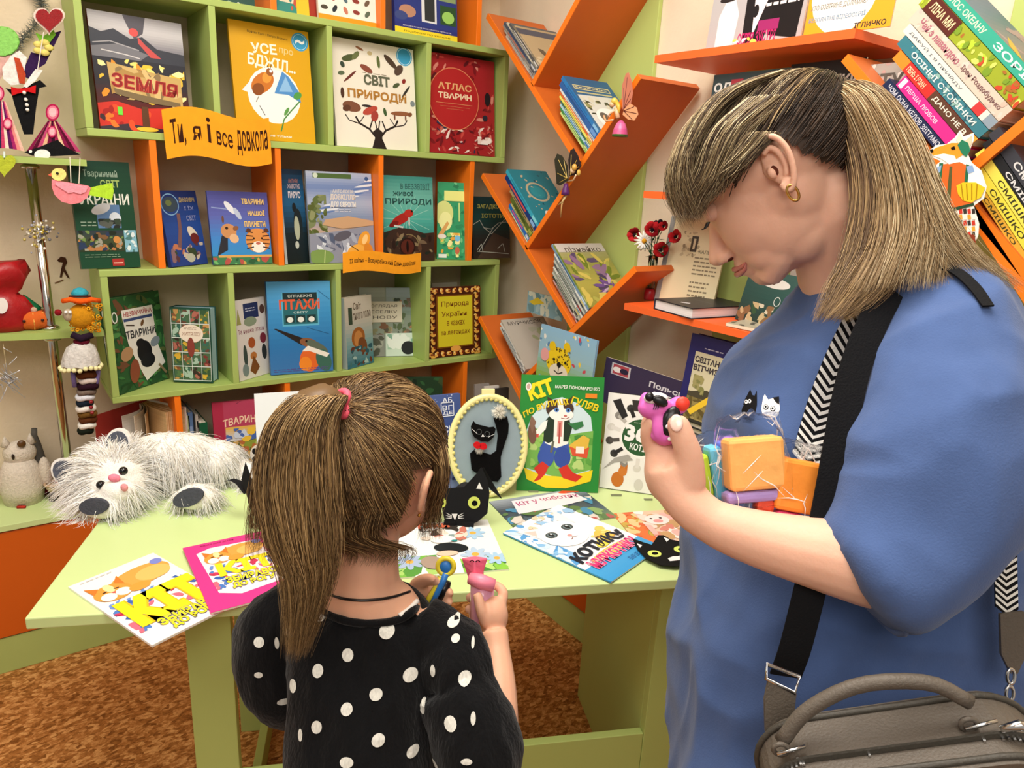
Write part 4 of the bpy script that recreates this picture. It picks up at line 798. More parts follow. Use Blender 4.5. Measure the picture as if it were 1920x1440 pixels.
def a_kit1(A):
    A.bg('#f2efe8'); orange_cat(A, 1.0, 0, .05); A.txt('КІТ', .1, .2, .98, .56, '#f4e223', .07, rot=.0, out='#e8b820'); A.txt('ЗБИРАВСЯ', .24, .12, .98, .21, '#f0dc2a', .05, out='#26307a'); A.txt('ДО РОГУ', .3, .04, .85, .125, '#f0dc2a', .05, out='#26307a'); A.lines_txt(.1, .95, .5, .97, 1, '#b8b8c0')
flat('white booklet КІТ ЗБИРАВСЯ ДО РОГУ with an orange cat, hanging over the table edge', (285, 1210), (447, 1128), (118, 1104), TH + .0042, .004, cover='#f0ece4', art=a_kit1, pages='#e8e4da')
def a_kit2(A):
    A.bg('#e0388a'); A.poly([(.17, .22), (.12, .85), (.3, .9), (.9, .88), (.98, .2), (.4, .14)], '#f4e6e8'); orange_cat(A, .82, .13, .17); A.txt('КІТ', .26, .42, .95, .62, '#f6dc28', .06); A.txt('ЗБИРАВСЯ', .3, .31, .98, .4, '#f0dc2a', .05, out='#26307a'); A.txt('ДО РОГУ', .34, .22, .85, .3, '#f0dc2a', .05, out='#26307a'); A.txt('Вірші для дітей', .2, .94, .62, .965, '#7a1a4a', .01)
flat('pink booklet with the same orange cat, overlapping the white one', (395, 1149), (560, 1105), (345, 1027), TH + .0084, .004, cover='#e0388a', art=a_kit2)
def a_flow(A):
    A.bg('#eef2ee'); A.blobs(0, 0, .4, .35, 18, ['#7ab84a', '#a8d070', '#5a9a40'], .1); A.blobs(.6, 0, 1, .25, 16, ['#8ac84a', '#b0dc78', '#4a8a3a'], .1)
    for (u, v, r_, c) in ((.15, .25, .12, '#a8bcd8'), (.8, .72, .11, '#a8cce8'), (.75, .3, .12, '#b4cce4'), (.93, .2, .1, '#a8cce8')):
        for k in range(8): a = k * .785; A.ell(u + r_ * .65 * math.cos(a), v + r_ * .65 * math.sin(a), r_ * .5, r_ * .25, c, rot=a)
        A.ell(u, v, r_ * .3, r_ * .28, '#e8b050')
    A.blobs(.3, .55, .75, .95, 26, ['#3a3430', '#e8d8c8', '#8aa0a0', '#c87a6a', '#f6f2ec'], .07); A.ell(.55, .45, .16, .09, '#1f2428', rot=-.2); A.ell(.5, .35, .1, .05, '#f0c8b0'); A.ell(.35, .2, .1, .12, '#a89484', rot=.6); A.ell(.5, .62, .12, .07, '#f4f4f0'); A.ell(.6, .58, .03, .02, '#2a8a8a'); A.txt('котики', .1, .86, .6, .96, '#d86a4a', .03)
flat('white booklet with kittens and pale blue flowers beneath the black paper cat', (740, 1084), (955, 1067), (748, 984), TH + .0033, .003, cover='#e8ece4', art=a_flow)
def a_boots(A):
    A.grad(0, 0, 1, 1, ['#7a9a5a', '#4a5a68', '#3a4450', '#9aa4b0']); A.blobs(0, 0, 1, .7, 60, ['#5a7a4a', '#b85a5a', '#4a8ab0', '#2c3a34', '#d8d0c8', '#8aa86a'], .06); A.poly([(.15, .5), (.2, .9), (.85, .95), (.92, .6), (.55, .52)], '#e4e2ea'); A.txt('Кіт у чоботях', .22, .68, .88, .84, '#b04a7a', .02, arc=.04); A.ell(.86, .93, .14, .06, '#d8502c')
flat('dark booklet Кіт у чоботях lying behind the white kitten booklet', (975, 1001), (1158, 969), (940, 937), TH + .0025, .002, cover='#4a545c', art=a_boots)
def a_pig(A):
    A.bg('#e8c4a8'); A.rect(0, 0, .42, 1, '#e0743a'); A.blobs(0, .3, .4, 1, 30, ['#c8a84a', '#8a9a4a', '#d8683a', '#e8c890'], .09); A.blobs(.35, .1, 1, 1, 36, ['#f0b8b0', '#f6d8cc', '#d88a7a', '#fbeee6', '#c8a070'], .12); A.ell(.62, .72, .2, .14, '#f8e4e0'); A.ell(.62, .68, .08, .05, '#e89a98'); A.ell(.54, .76, .025, .02, '#3a2a2a'); A.ell(.7, .76, .025, .02, '#3a2a2a')
flat('orange booklet with a pink piglet lying half under the mask and cat booklet', (1205, 1030), (1322, 1020), (1132, 964), TH + .0015, .0014, cover='#e0743a', art=a_pig)
def a_kot(A):
    A.bg('#f6f8f8'); A.grad(0, 0, 1, .22, ['#3a9ad8', '#4aa4dc']); A.blobs(0, .3, .2, 1, 50, ['#5aa0dc', '#88bce8', '#c8dff0', '#ffffff'], .06, 3); A.blobs(.2, .82, 1, 1, 30, ['#9ac4e8', '#d0e4f4', '#5aa0dc', '#f0d0b0'], .06)
    A.ell(.45, .66, .3, .2, '#fbfbf9'); A.poly([(.18, .7), (.1, .93), (.34, .84)], '#f2eeee'); A.poly([(.62, .84), (.82, .96), (.76, .7)], '#f2eeee'); A.poly([(.18, .76), (.15, .88), (.27, .83)], '#f0c8c0')
    for u in (.32, .6): A.ell(u, .7, .075, .045, '#3a4448'); A.ell(u, .7, .05, .036, '#6a7c80'); A.ell(u, .7, .025, .03, '#101416'); A.ell(u + .015, .715, .012, .01, '#ffffff')
    A.ell(.46, .6, .03, .018, '#e89a9a'); A.line([(.46, .585), (.46, .565)], .01, '#8a5a5a'); A.line([(.4, .55), (.46, .565), (.52, .55)], .01, '#8a5a5a')
    A.ell(.75, .42, .12, .08, '#eec25a', rot=.5); A.ell(.83, .5, .06, .04, '#f2cc6a'); A.ell(.62, .36, .15, .05, '#f4dc50', rot=.3); A.blobs(.6, .35, .9, .5, 12, ['#d89a34', '#f8e08a'], .03)
    A.txt('КОТИКУ', .06, .27, .96, .4, '#1c2030', .06, rot=0, arc=.04); A.ell(.5, .24, .34, .045, '#f0c050'); A.txt('МУРКОТИКУ', .1, .15, .92, .27, '#e0387a', .05, out='#f4d0e0'); A.lines_txt(.5, .05, .9, .1, 3, '#2a70b0')
_a, _b, _c = atz(1146, 1091, TH + .0055), atz(1216, 1047, TH + .0055), atz(943, 999, TH + .0055)
_y = (_c - _a); _x = _b - _a; _x = (_x - _y.normalized() * _x.dot(_y.normalized())).normalized()
bookF('white booklet КОТИКУ МУРКОТИКУ with a wide eyed white kitten on the table', frame(_a, _x, _y), .203, _y.length, .003, cover='#3a94d0', art=a_kot, soft=True)
# ================================================================== tree shelf books: they stand on a branch, spines to the room
uP = Vector((0, .753, .658)); nA = Vector((0, -.658, .753))      # along the left branches / along the right branches
def branch_books(V, rows, x0=1.462, u=uP, n=nA, off=.0, group=None):
    """V: inner corner (y, z); rows of (thickness, height, depth, spine colour, art, label, lift)"""
    t = off
    for (th, h, d, c, art, sp, label, *ex) in rows:
        o = Vector((x0 + (ex[0] if ex else 0), *V)) + n * (t + th) + u * .0015
        t += th + .0012
        pg_ = '#e6dfd0'
        bookF(label, frame(o, (1, 0, 0), u), d, h, th, cover=c, spine=c, art=art, spine_print=sp, group=group, pages=pg_, soft=th < .008)
def sp(c1, c2=None):
    return lambda A: (A.rect(.15, .08, .85, .2, c1), A.rect(.3, .35, .7, .85, c2 or c1))
vA = (1.945 - .658 * .0, 1.737)
mags = 'magazines in the top fork of the corner tree shelf'
def corner(V, s=.0185): return (V[0] + .0 - .658 * .0013 + .753 * .0, V[1] + .753 * .0013 + .0)
branch_books((1.9415, 1.7395), [(.006, .225, .17, '#b8bcb4', None, sp('#8a8f98'), 'palest thin magazine at the left of the top fork'), (.005, .245, .17, '#a8a49c', None, sp('#54586a'), 'grey thin magazine second in the top fork'),
    (.006, .262, .18, '#8c8a84', None, sp('#3a3f50', '#c04a3c'), 'dark and red speckled magazine in the top fork'), (.008, .262, .18, '#4a5468', None, sp('#c8ccd4', '#2a3a6a'), 'navy edged magazine in the top fork'),
    (.005, .25, .18, '#c8c4b4', None, sp('#6a6a6a'), 'cream magazine in the middle of the top fork'), (.007, .235, .19, '#5a5a5e', None, sp('#d0d0d0'), 'dark grey magazine in the top fork'),
    (.007, .21, .19, '#8a8070', lambda A: (A.bg('#b39a78'), A.rect(0, .8, 1, .95, '#4a4a5c'), A.blobs(0, 0, 1, .75, 22, ['#8a7250', '#c8b494', '#5a4a3a'], .08)), sp('#c8b8a0'), 'tan covered magazine lying open on top in the top fork')], group=mags)
def a_dog(A):
    A.bg('#2f5f88'); A.rect(.08, .78, .9, .86, '#c8c08a'); A.rect(.1, .795, .88, .845, '#3a5a78'); A.lines_txt(.12, .8, .85, .84, 1, '#d8d0a0'); A.rect(.08, .72, .88, .745, '#b8b488'); A.poly([(.05, .68), (.95, .7), (.95, 0), (.05, 0)], '#c8ccc8'); A.blobs(.08, .35, .95, .66, 26, ['#2a2a22', '#8a8a5a', '#c8c8b8', '#4a4a3a'], .07); A.ell(.5, .28, .34, .2, '#e4e4e2'); A.ell(.35, .32, .1, .08, '#5a5450'); A.ell(.6, .2, .16, .1, '#a8a4a0'); A.ell(.55, .36, .05, .04, '#2c2826')
branch_books((1.6615 + .0, 1.5175), [(.006, .19, .15, '#cddc8a', None, sp('#8ab04a'), 'pale green thin book first in the second fork'), (.006, .2, .15, '#3f8a4a', None, sp('#cfe0a0'), 'green thin book second in the second fork'),
    (.007, .208, .15, '#a8d0e0', None, sp('#3a6ab0'), 'pale blue thin book in the second fork'), (.005, .215, .15, '#3a6a58', None, sp('#d8e0c8'), 'dark green thin book in the second fork'), (.007, .228, .16, '#e6e06a', None, sp('#c0a83a'), 'yellow thin book in the second fork'),
    (.006, .236, .16, '#d86a34', None, sp('#f0d0a0'), 'orange red thin book in the second fork'), (.006, .24, .16, '#dfe6ea', None, sp('#8aa0b8'), 'white thin book left of the dog book'), (.016, .252, .17, '#2f62a8', None, sp('#6a9ad8', '#24508c'), 'thick royal blue book in the second fork'),
    (.012, .258, .178, '#2c7ac0', a_dog, sp('#8ac0e8', '#2468a8'), 'bright blue book with a husky dog cover on the right of the second fork')], group='books in the second fork of the corner tree shelf')
def a_teal(A):
    A.bg('#2a7a88'); A.ring(.45, .6, .25, .05, '#b8a88a'); A.circ(.45, .6, .17, '#2f8a94'); A.blobs(0, 0, 1, 1, 26, ['#1f4a5a', '#4a9aa0', '#b8a88a'], .03); A.blobs(.3, 0, 1, .3, 10, ['#c83a4a', '#e8e0d8'], .08)
def a_navy(A): A.bg('#1f3a80'); A.blobs(0, 0, 1, 1, 24, ['#3a6ab8', '#e8e8f0', '#6a9ad8'], .025); A.ell(.35, .75, .14, .1, '#9ac0e0')
branch_books((1.925, 1.2385), [(.005, .165, .13, '#8ab8a0', None, sp('#e0e8d0'), 'pale teal thin booklet in the lower left fork'), (.012, .17, .13, '#1f6ac0', None, sp('#c8d8e8', '#d84a7a'), 'royal blue book with a pink foot in the lower left fork'), (.006, .165, .14, '#c8c080', None, sp('#4a6a3a'), 'cream and green thin booklet in the lower left fork'),
    (.016, .178, .14, '#5a6a28', None, sp('#9aa84a', '#3a4a1c'), 'olive book in the lower left fork'), (.01, .2, .15, '#a8946a', None, sp('#5a4a2a'), 'tan edged book in the lower left fork'), (.016, .252, .16, '#1c3478', a_navy, sp('#8ab8e8', '#d8504a'), 'navy starry picture book in the lower left fork'),
    (.014, .262, .165, '#3aa8c8', a_teal, sp('#8ad8e8', '#2c8aa8'), 'turquoise book with a round sun pattern in the lower left fork')], group='books in the lower left fork of the corner tree shelf')
def a_mag(A):
    A.grad(0, 0, 1, 1, ['#8a8a3a', '#a8a04a', '#8f9048', '#b0aa80']); A.blobs(0, 0, 1, .85, 40, ['#c8b85a', '#6a7a2a', '#8a6a8a', '#a8a850', '#5a4a6a'], .09, 3); A.rect(0, .86, 1, 1, '#c8c4bc'); A.txt('пізнайко', .15, .86, .9, .95, '#5a5048', .01); A.blobs(.3, .2, .75, .5, 12, ['#6a4a8a', '#b8a0c0', '#4a3a5a'], .09, 3)
rows = []
for i, (c, th, h) in enumerate((('#c8a0a0', .005, .175), ('#3a3f3a', .006, .185), ('#b8beb4', .008, .196), ('#8f988c', .005, .2), ('#dfe2dc', .007, .205), ('#54585a', .006, .212), ('#c4cac4', .007, .218), ('#7a8488', .006, .225), ('#e2e6e4', .006, .232))):
    rows.append((th, h, .17, c, None, sp(('#a83a3a', '#d8d8d0', '#3a3a3a', '#d8c86a', '#6a8a9a')[i % 5], ('#4a4a48', '#9aa89a')[i % 2]), '%s thin magazine, number %s from the left in the low fork' % (('faded pink', 'near black', 'silver grey', 'olive grey', 'white', 'slate', 'pale grey green', 'blue grey', 'bright white')[i], ('one', 'two', 'three', 'four', 'five', 'six', 'seven', 'eight', 'nine')[i])))
rows.append((.008, .262, .18, '#7a9ab8', None, sp('#c8dcec', '#3a5a7a'), 'pale blue taller magazine before the olive one in the low fork'))
rows.append((.006, .256, .2, '#8fa048', a_mag, sp('#c8d08a', '#6a7a2a'), 'olive magazine with a purple iris cover at the right of the low fork'))
branch_books((1.6535, 1.0245), rows, group='magazines in the low fork of the corner tree shelf')
def a_mur(A): A.bg('#b4aca0'); A.txt('МУРЧИСОК', .1, .87, .9, .95, '#5a5450', .01); A.blobs(.5, .3, .95, .8, 14, ['#9aa07a', '#a8a894'], .1); A.blobs(.5, 0, 1, .35, 16, ['#c87a3a', '#4a3a30', '#e0a050'], .09)
branch_books((1.915, .7995), [(.006, .2, .15, '#c8ccc8', None, sp('#5a5a5a'), 'first pale magazine in the lowest fork, by the oval picture'), (.004, .19, .15, '#6a7074', None, sp('#e0e0e0'), 'slate thin magazine in the lowest fork'), (.008, .21, .15, '#e0e2e0', None, sp('#8a9094', '#4a6a7a'), 'white thicker magazine in the lowest fork'), (.006, .215, .19, '#b4aca0', a_mur, sp('#f0f0ec'), 'grey magazine with a fox corner in the lowest fork')], group='magazines in the lowest fork of the corner tree shelf')
def a_leo(A):
    A.grad(0, 0, 1, 1, ['#7aa83a', '#8ab84a', '#9ac0d0', '#8fbcdc']); A.blobs(0, .55, 1, 1, 26, ['#e8e8e0', '#c84a5a', '#f0d050', '#5a8ab8'], .025); A.blobs(0, 0, 1, .4, 30, ['#e88a3a', '#f0f0e0', '#e8c04a', '#5a9a3a', '#7ab0d8', '#c85a4a'], .05)
    A.ell(.4, .58, .23, .19, '#f0d024'); A.ell(.42, .44, .17, .12, '#e8e0cc'); A.circ(.26, .76, .06, '#e8c41c'); A.circ(.52, .8, .06, '#e8c41c')
    r = random.Random(2)
    for i in range(40): A.ell(.4 + r.uniform(-.2, .2), .62 + r.uniform(-.1, .14), .012, .01, '#6a5414')
    A.ell(.42, .55, .04, .035, '#141414'); A.ell(.32, .6, .02, .02, '#1a1a1a'); A.ell(.53, .6, .02, .02, '#1a1a1a'); A.line([(.42, .53), (.42, .45)], .01, '#2a2a2a'); A.line([(.34, .46), (.42, .43), (.5, .47)], .012, '#2a2a2a'); A.ell(.36, .2, .1, .1, '#9a5a34'); A.ell(.56, .14, .12, .07, '#a8683a', rot=.4); A.circ(.14, .62, .08, '#e8a8a8')
standx('pale blue picture book with a yellow leopard, leaning on the tree shelf', (1000, 735), (1103, 742), (1010, 606), 1.425, 1.425, .755, .008, 4, cover='#8fbcdc', art=a_leo)
lf = standx('blue and yellow leaf picture card behind the orange branch', (985, 620), (1050, 640), (990, 545), 1.56, 1.56, 0.99, .003, 2, cover='#8ab0bc', soft=True, name='picture_card', cat='card', art=lambda A: (A.bg('#8ab4c4'), A.blobs(0, 0, 1, 1, 26, ['#a8c8d0', '#6a94a0', '#d8e0d0'], .08), A.poly([(.05, .5), (.3, .8), (.5, .6), (.2, .4)], '#e0c83a')))
# ================================================================== coral wall shelves
def a_pol(A):
    A.bg('#3c3350'); A.rect(.08, .68, .3, .93, '#c8c4cc'); A.rect(.1, .7, .28, .91, '#b04a54'); A.ell(.15, .8, .05, .06, '#f0e8e8'); A.ell(.23, .8, .05, .06, '#2f2840'); A.txt('Польська', .52, .68, .98, .8, '#dcdae4', .03); A.txt('полиця', .58, .5, .96, .62, '#dcdae4', .03); A.txt('в Україні', .58, .34, 1.02, .44, '#b4b0c4', .01); A.poly([(.18, 0), (.25, .14), (.42, .04), (.42, 0)], '#9a98a4')
standx('dark purple sign Польська полиця в Україні behind the cat books', (1118, 812), (1290, 838), (1130, 667), 1.49, 1.49, .801, .006, 6, cover='#352c48', art=a_pol, soft=True, name='sign_board', cat='sign')
def a_svit(A):
    A.bg('#2c2a6a'); A.rect(.14, .12, .84, .84, '#dcd4b4'); A.rect(.14, .12, .84, .45, '#8a7c4a'); A.poly([(.14, .44), (.5, .5), (.84, .44), (.84, .4), (.14, .4)], '#4f4a3a'); A.blobs(.14, .14, .84, .4, 24, ['#a4945a', '#6a5c34', '#b8a468'], .08, 4); A.blobs(.2, .44, .45, .62, 16, ['#8a8a54', '#a8a06a'], .06); A.txt('СВІТАНОК', .16, .74, .82, .8, '#3a3440', .03); A.txt('ВІТЧИЗНИ', .16, .66, .82, .72, '#3a3440', .03); A.lines_txt(.3, .87, .7, .9, 1, '#c8c4dc')
navy = standx('navy book СВІТАНОК ВІТЧИЗНИ with a hill landscape, right of the purple sign', (1258, 832), (1352, 858), (1287, 624), 1.475, 1.475, .801, .03, 7, cover='#2a2860', art=a_svit, pages='#8a7c64', edge='L')
standx('black book with big white letters mostly hidden by the blue shirt', (1364, 860), (1462, 890), (1384, 630), 1.49, 1.49, .801, .014, 7, cover='#1c1c1e', art=lambda A: (A.bg('#1c1c1e'), A.txt('БОЙ', .2, .78, .7, .86, '#d8d8d4', .03), A.txt('ООО', .02, .62, .8, .74, '#d8d8d4', .05), A.rect(.2, .2, .8, .5, '#3a3a3c')))
for i, (dz, c, w_) in enumerate(((.0, '#8a8880', 0), (.016, '#4a4a48', .008), (.03, '#26282a', -.004))):
    p = Vector((1.452, 1.19 + w_, .8002 + dz)); bookF('%s book lying in the flat stack at the foot of the navy book' % ('grey', 'brownish', 'black')[i], frame((p.x, p.y - .14, p.z + .015), (0, 1, 0), (1, 0, 0)) @ Matrix.Rotation(math.pi, 4, 'Y') @ Matrix.Translation((-.14, 0, .015)), .14, .02, .0145, cover=c, group='flat stack on the lowest coral shelf')
obj('bookmark', MB().box((0, 0, 0), (.062, .0006, .0135), M=frame(W(1288, 768, 1.70), VR * .85 + VU * .5, VB)), mat('yellow_card', '#e8c22c', rough=.7), navy, label='yellow paper bookmark')
# lower shelf, z 1.126
ZS = 1.1265
vs = thing('flower_vase', 'small glass vase with a red foot and artificial poppies and a daisy', 'vase', atz(1217, 562, ZS))
vb = Vector(vs.location); M_GLASS = mat('clear_glass', '#e8f0e8', rough=0.05, trans=1.0, ior=1.3)
obj('glass_body', MB().lathe([(.012, .03), (.0135, .05), (.013, .1), (.014, .128), (.0125, .128), (.0115, .1), (.012, .05), (.0105, .033)], vb, 18), M_GLASS, vs, smooth=True)
obj('red_foot', MB().lathe([(.0145, 0), (.0165, .004), (.0165, .02), (.013, .032), (.002, .034)], vb, 18, '#8a1420'), M_GLOSSY, vs, smooth=True)
rv = random.Random(5)
heads = [((1190, 441), 'poppy', .026), ((1222, 433), 'poppy', .03), ((1208, 452), 'daisy', .03), ((1239, 470), 'poppy', .028), ((1268, 445), 'poppy', .024), ((1245, 425), 'poppy', .018), ((1230, 418), 'bud', .012), ((1238, 416), 'bud', .012)]
for k, ((hx, hy), kd, hr) in enumerate(heads):
    hd = atx(hx, hy, vb.x + rv.uniform(-.012, .012)); mb = MB(); sm = MB()
    mouth = vb + Vector((rv.uniform(-.006, .006), rv.uniform(-.006, .006), .12))
    sm.tube([vb + Vector((rv.uniform(-.004, .004), rv.uniform(-.004, .004), .036)), mouth, mouth.lerp(hd, .5) + Vector((0, 0, .01)), hd], .0011, 5, '#1f4a24')
    for q in range(2):
        b0 = mouth.lerp(hd, .3 + .3 * q); b1 = b0 + Vector((rv.uniform(-.02, .02), rv.uniform(-.03, .03), rv.uniform(-.01, .02))); sm.tube([b0, b0.lerp(b1, .5), b1], [.001, .004, .0005], 5, '#24502c', flat=.3)
    st = obj('flower_stem', sm, M_FELT, vs)
    face = (Vector((0, 0, EYE)) - hd).normalized(); face = (face + Vector((rv.uniform(-.3, .3), rv.uniform(-.3, .3), rv.uniform(0, .5)))).normalized(); F3 = Vector((0, 0, 1)).rotation_difference(face).to_matrix()
    if kd == 'daisy':
        for q in range(14):
            a = q * 6.283 / 14; dr = F3 @ Vector((math.cos(a), math.sin(a), .12)); mb.tube([hd, hd + dr * hr * .55, hd + dr * hr], [.002, .0042, .0012], 6, '#f2f0ea', flat=.25, up=face)
        mb.ell(hd, .0075, '#e0a02a')
    elif kd == 'poppy':
        for q in range(6):
            a = q * 6.283 / 6 + rv.random(); dr = F3 @ Vector((math.cos(a), math.sin(a), .55)); mb.ell(hd + dr * hr * .5, (hr * .5, hr * .42, hr * .14), rv.choice(['#a01c1e', '#b8242a', '#7c1218']), M=Vector((0, 0, 1)).rotation_difference((face + dr * -.7).normalized()).to_matrix(), nu=8, nv=5)
        mb.ell(hd + face * hr * .25, hr * .2, '#1a1418')
    else: mb.ell(hd, (hr * .6, hr * .6, hr), '#1c1c26', M=F3)
    obj('flower_head', mb, M_FELT, vs, smooth=True)
fd = thing('gift_folder', 'large cream folder with printed text and grey spine, leaning behind the vase', 'folder', M=frame(Vector((1.575, 1.435, ZS)), (.28, -1, 0), (.22, .06, 1)))
obj('cover', MB().box((0, 0, -.008), (.165, .245, 0), '#e6dcb4'), M_PRINT, fd, world=False); obj('grey_spine', MB().box((-.014, 0, -.014), (.0, .247, .001), '#8f9290'), M_GLOSSY, fd, world=False)
A = Art(.165, .245); A.blobs(.18, .55, .55, .85, 30, ['#b0a484', '#c8bc98', '#9a8e70'], .03); A.rect(.38, .62, .5, .8, '#4a4238'); A.rect(.42, .65, .46, .77, '#d8cca8'); A.txt('КАЛЕНДАР', .55, .6, .98, .65, '#6a604c', .01); A.lines_txt(.5, .35, .95, .58, 5, '#8a8066'); A.lines_txt(.5, .1, .85, .3, 4, '#8a8066'); put(A, fd)
bb = atz(1247, 577, ZS); b2 = atz(1297, 603, ZS)
bookF('thick dark book with white page block lying on the coral shelf by the vase', frame(Vector((1.46, 1.345, ZS + .0285)), (0, -1, 0), (1, 0, 0)) @ Matrix.Rotation(-.12, 4, 'Z'), .15, .21, .028, cover='#24242e', art=lambda A: (A.bg('#26262e'), A.poly([(.4, .2), (.55, .26), (.6, .2), (.45, .15)], '#c8c8cc'), A.rect(.3, .5, .7, .54, '#3c3c46')), pages='#e8e2e4', spine='#20243c')
standx('dark green landscape magazine standing behind the chin of the woman', (1375, 618), (1480, 650), (1400, 500), 1.56, 1.50, ZS, .006, 12, cover='#2c4440', soft=True, art=lambda A: (A.grad(0, 0, 1, 1, ['#2c3c34', '#2f5450', '#3f6460']), A.blobs(0, 0, 1, .4, 30, ['#c8b48a', '#8a6a4a', '#3a5a40', '#d8d0b8'], .06), A.ell(.5, .8, .25, .09, '#e8e8e4'), A.ring(.62, .5, .05, .01, '#d8e0dc')))
standx('white colouring sheet with pencils standing by the green landscape magazine', (1450, 640), (1560, 672), (1470, 495), 1.60, 1.52, ZS, .003, 8, cover='#e4e2da', soft=True, art=lambda A: (A.bg('#e6e4dc'), A.blobs(0, 0, 1, .4, 34, ['#b05a3a', '#5a4a3a', '#e0d8c8', '#c8a878'], .05), *[A.rect(.1, .45 + k * .1, .55, .49 + k * .1, '#d8b44a' if k % 2 else '#3a3a34') for k in range(4)], A.ring(.8, .6, .12, .01, '#8a8a88')))
bookF('grey patterned magazine lying at the front of the coral shelf', frame(Vector((1.456, 1.10, ZS + .009)), (0, -1, 0), (1, 0, 0)) @ Matrix.Rotation(.1, 4, 'Z'), .2, .17, .008, cover='#b8b49c', soft=True, art=lambda A: A.bg('#b4b09a').blobs(0, 0, 1, 1, 60, ['#8a8a78', '#d8d4c0', '#6a6a60', '#c8c0a0'], .05))
# small middle shelf, z 1.434: magazines behind the head
def a_od(A): A.bg('#3a4a50'); A.blobs(0, 0, 1, .85, 50, ['#4f7a88', '#2c5868', '#6a94a0', '#2a3a40'], .06, 2.5); A.txt('ОДНОКЛАСНИКИ', .03, .84, 1.4, .93, '#e4e4e2', .04); A.rect(.26, .83, .42, .95, '#b03a4a')
standx('teal magazine ОДНОКЛАСНИКИ standing behind the forehead of the woman', (1306, 362), (1440, 374), (1312, 144), 1.49, 1.49, 1.4345, .005, 3, cover='#3a4a50', soft=True, art=a_od)
standx('black magazine with the letters ПАСНИКИ standing above the ponytail', (1440, 372), (1570, 388), (1440, 126), 1.52, 1.52, 1.4345, .005, 3, cover='#1e1c1e', soft=True, art=lambda A: (A.bg('#1e1c20'), A.rect(0, .5, 1, .72, '#3a3a40'), A.txt('ДЕКЛАСНИКИ', -.2, .8, .95, .9, '#e0dcd8', .04), A.rect(.22, .79, .34, .91, '#b07a4a')))
standx('pale patterned magazine right of the black magazine above the ponytail', (1568, 386), (1650, 400), (1566, 128), 1.50, 1.50, 1.4345, .005, 3, cover='#a8a49c', soft=True, art=lambda A: (A.bg('#a8a49c'), A.blobs(0, 0, 1, 1, 50, ['#c8c4bc', '#7a7670', '#b89a94', '#dcd8d0'], .09), A.txt('ШТУ', .05, .84, .9, .93, '#5a5650', .03)))
# top coral shelf, z 1.768: posters
def a_post(A):
    A.bg('#b4b2b4'); A.poly([(.1, .0), (.1, .3), (.16, .42), (.26, .42), (.32, .3), (.3, 0)], '#e8e6e6'); A.ell(.2, .44, .12, .03, '#2a2426', rot=.1); A.poly([(.36, 1), (.4, .05), (.62, .05), (.75, .5), (.62, 1)], '#1c1a1e'); A.poly([(.42, 1), (.5, .1), (.62, .4), (.66, 1)], '#efe6ea'); A.ell(.62, .52, .03, .05, '#1c1a1e'); A.ell(.5, .3, .03, .05, '#1c1a1e'); A.poly([(.72, 1), (.66, .1), (.95, .05), (1, 1)], '#18161a'); A.txt('НАТІ: НОВА ІСТОРІЯ', .6, .52, .98, .62, '#f0ecec', .03); A.lines_txt(.6, .3, .95, .5, 3, '#e8e4e4'); A.txt('СЕРІЯ ЗУСТРІ', .35, .05, .75, .14, '#b8246a', .03); A.rect(.55, .14, .76, .22, '#9a2a6a'); A.blobs(.3, 0, .6, .1, 6, ['#e8e060', '#f0f0f0'], .04)
standx('grey poster with black and white figures standing on the top coral shelf', (1322, 94), (1500, 70), (1325, -120), 1.53, 1.53, 1.7685, .004, 5, cover='#b0aeb0', soft=True, art=a_post, name='poster', cat='poster')
def a_disc(A):
    A.bg('#f0a22a'); A.ell(.42, .6, .4, .62, '#ece6dc'); A.ell(.45, .9, .14, .12, '#3a302c'); A.line([(.45, .9), (.3, .76)], .01, '#3a302c'); A.line([(.45, .9), (.5, .7)], .01, '#3a302c')
    A.txt('РОЗМОВА З ПІСЕНЬ УКРАЇНСЬКОЮ', .04, .48, .9, .56, '#7a726a', .01); A.txt('ХТО ОЗВІРИНЕ ДОЛАМАЄ?', .04, .32, .7, .4, '#7a726a', .01); A.txt('БЕЗПЛАТНІ ВІДЕОСЕРІЇ', .04, .17, .7, .25, '#6a8aa8', .02); A.txt('ІГЛИЧКО', .6, .03, .95, .1, '#3a302c', .03)
pc = standx('orange and cream rounded card with slanted print on the top coral shelf', (1505, 72), (1668, 52), (1515, -70), 1.475, 1.475, 1.7685, .003, 4, cover='#f0a22a', soft=True, art=a_disc, name='poster', cat='poster')
# ================================================================== second tree shelf
uQ = Vector((0, .723, .691)); nQ = Vector((0, -.691, .723))
def st(t, c, **k): return lambda A: A.txt(t, -4.2, .42, 5.2, .5, c, .02, rot=math.pi / 2)
def spine_words(t, c, v0, v1, w_=.55, bg=None):
    def f(A):
        if bg: A.rect(0, v0 - .03, 1, v1 + .03, bg)
        vs_, fs_ = text_geo(t, .02); z = A._z(); L = v1 - v0
        A.mb.add([A._p(.5 - w_ / 2 + w_ * y, v0 + L * (1 - x), z) for x, y in vs_], [tuple(reversed(q)) for q in fs_], c)
    return f
def multi(*fs): return lambda A: [f(A) for f in fs]
def a_coast(A): A.grad(0, 0, 1, 1, ['#3a6a58', '#8a7a8a', '#4a6a88', '#2c5a78']); A.blobs(0, .1, 1, .6, 14, ['#c8a84a', '#5a8a5a', '#a88a9a'], .12, 4)
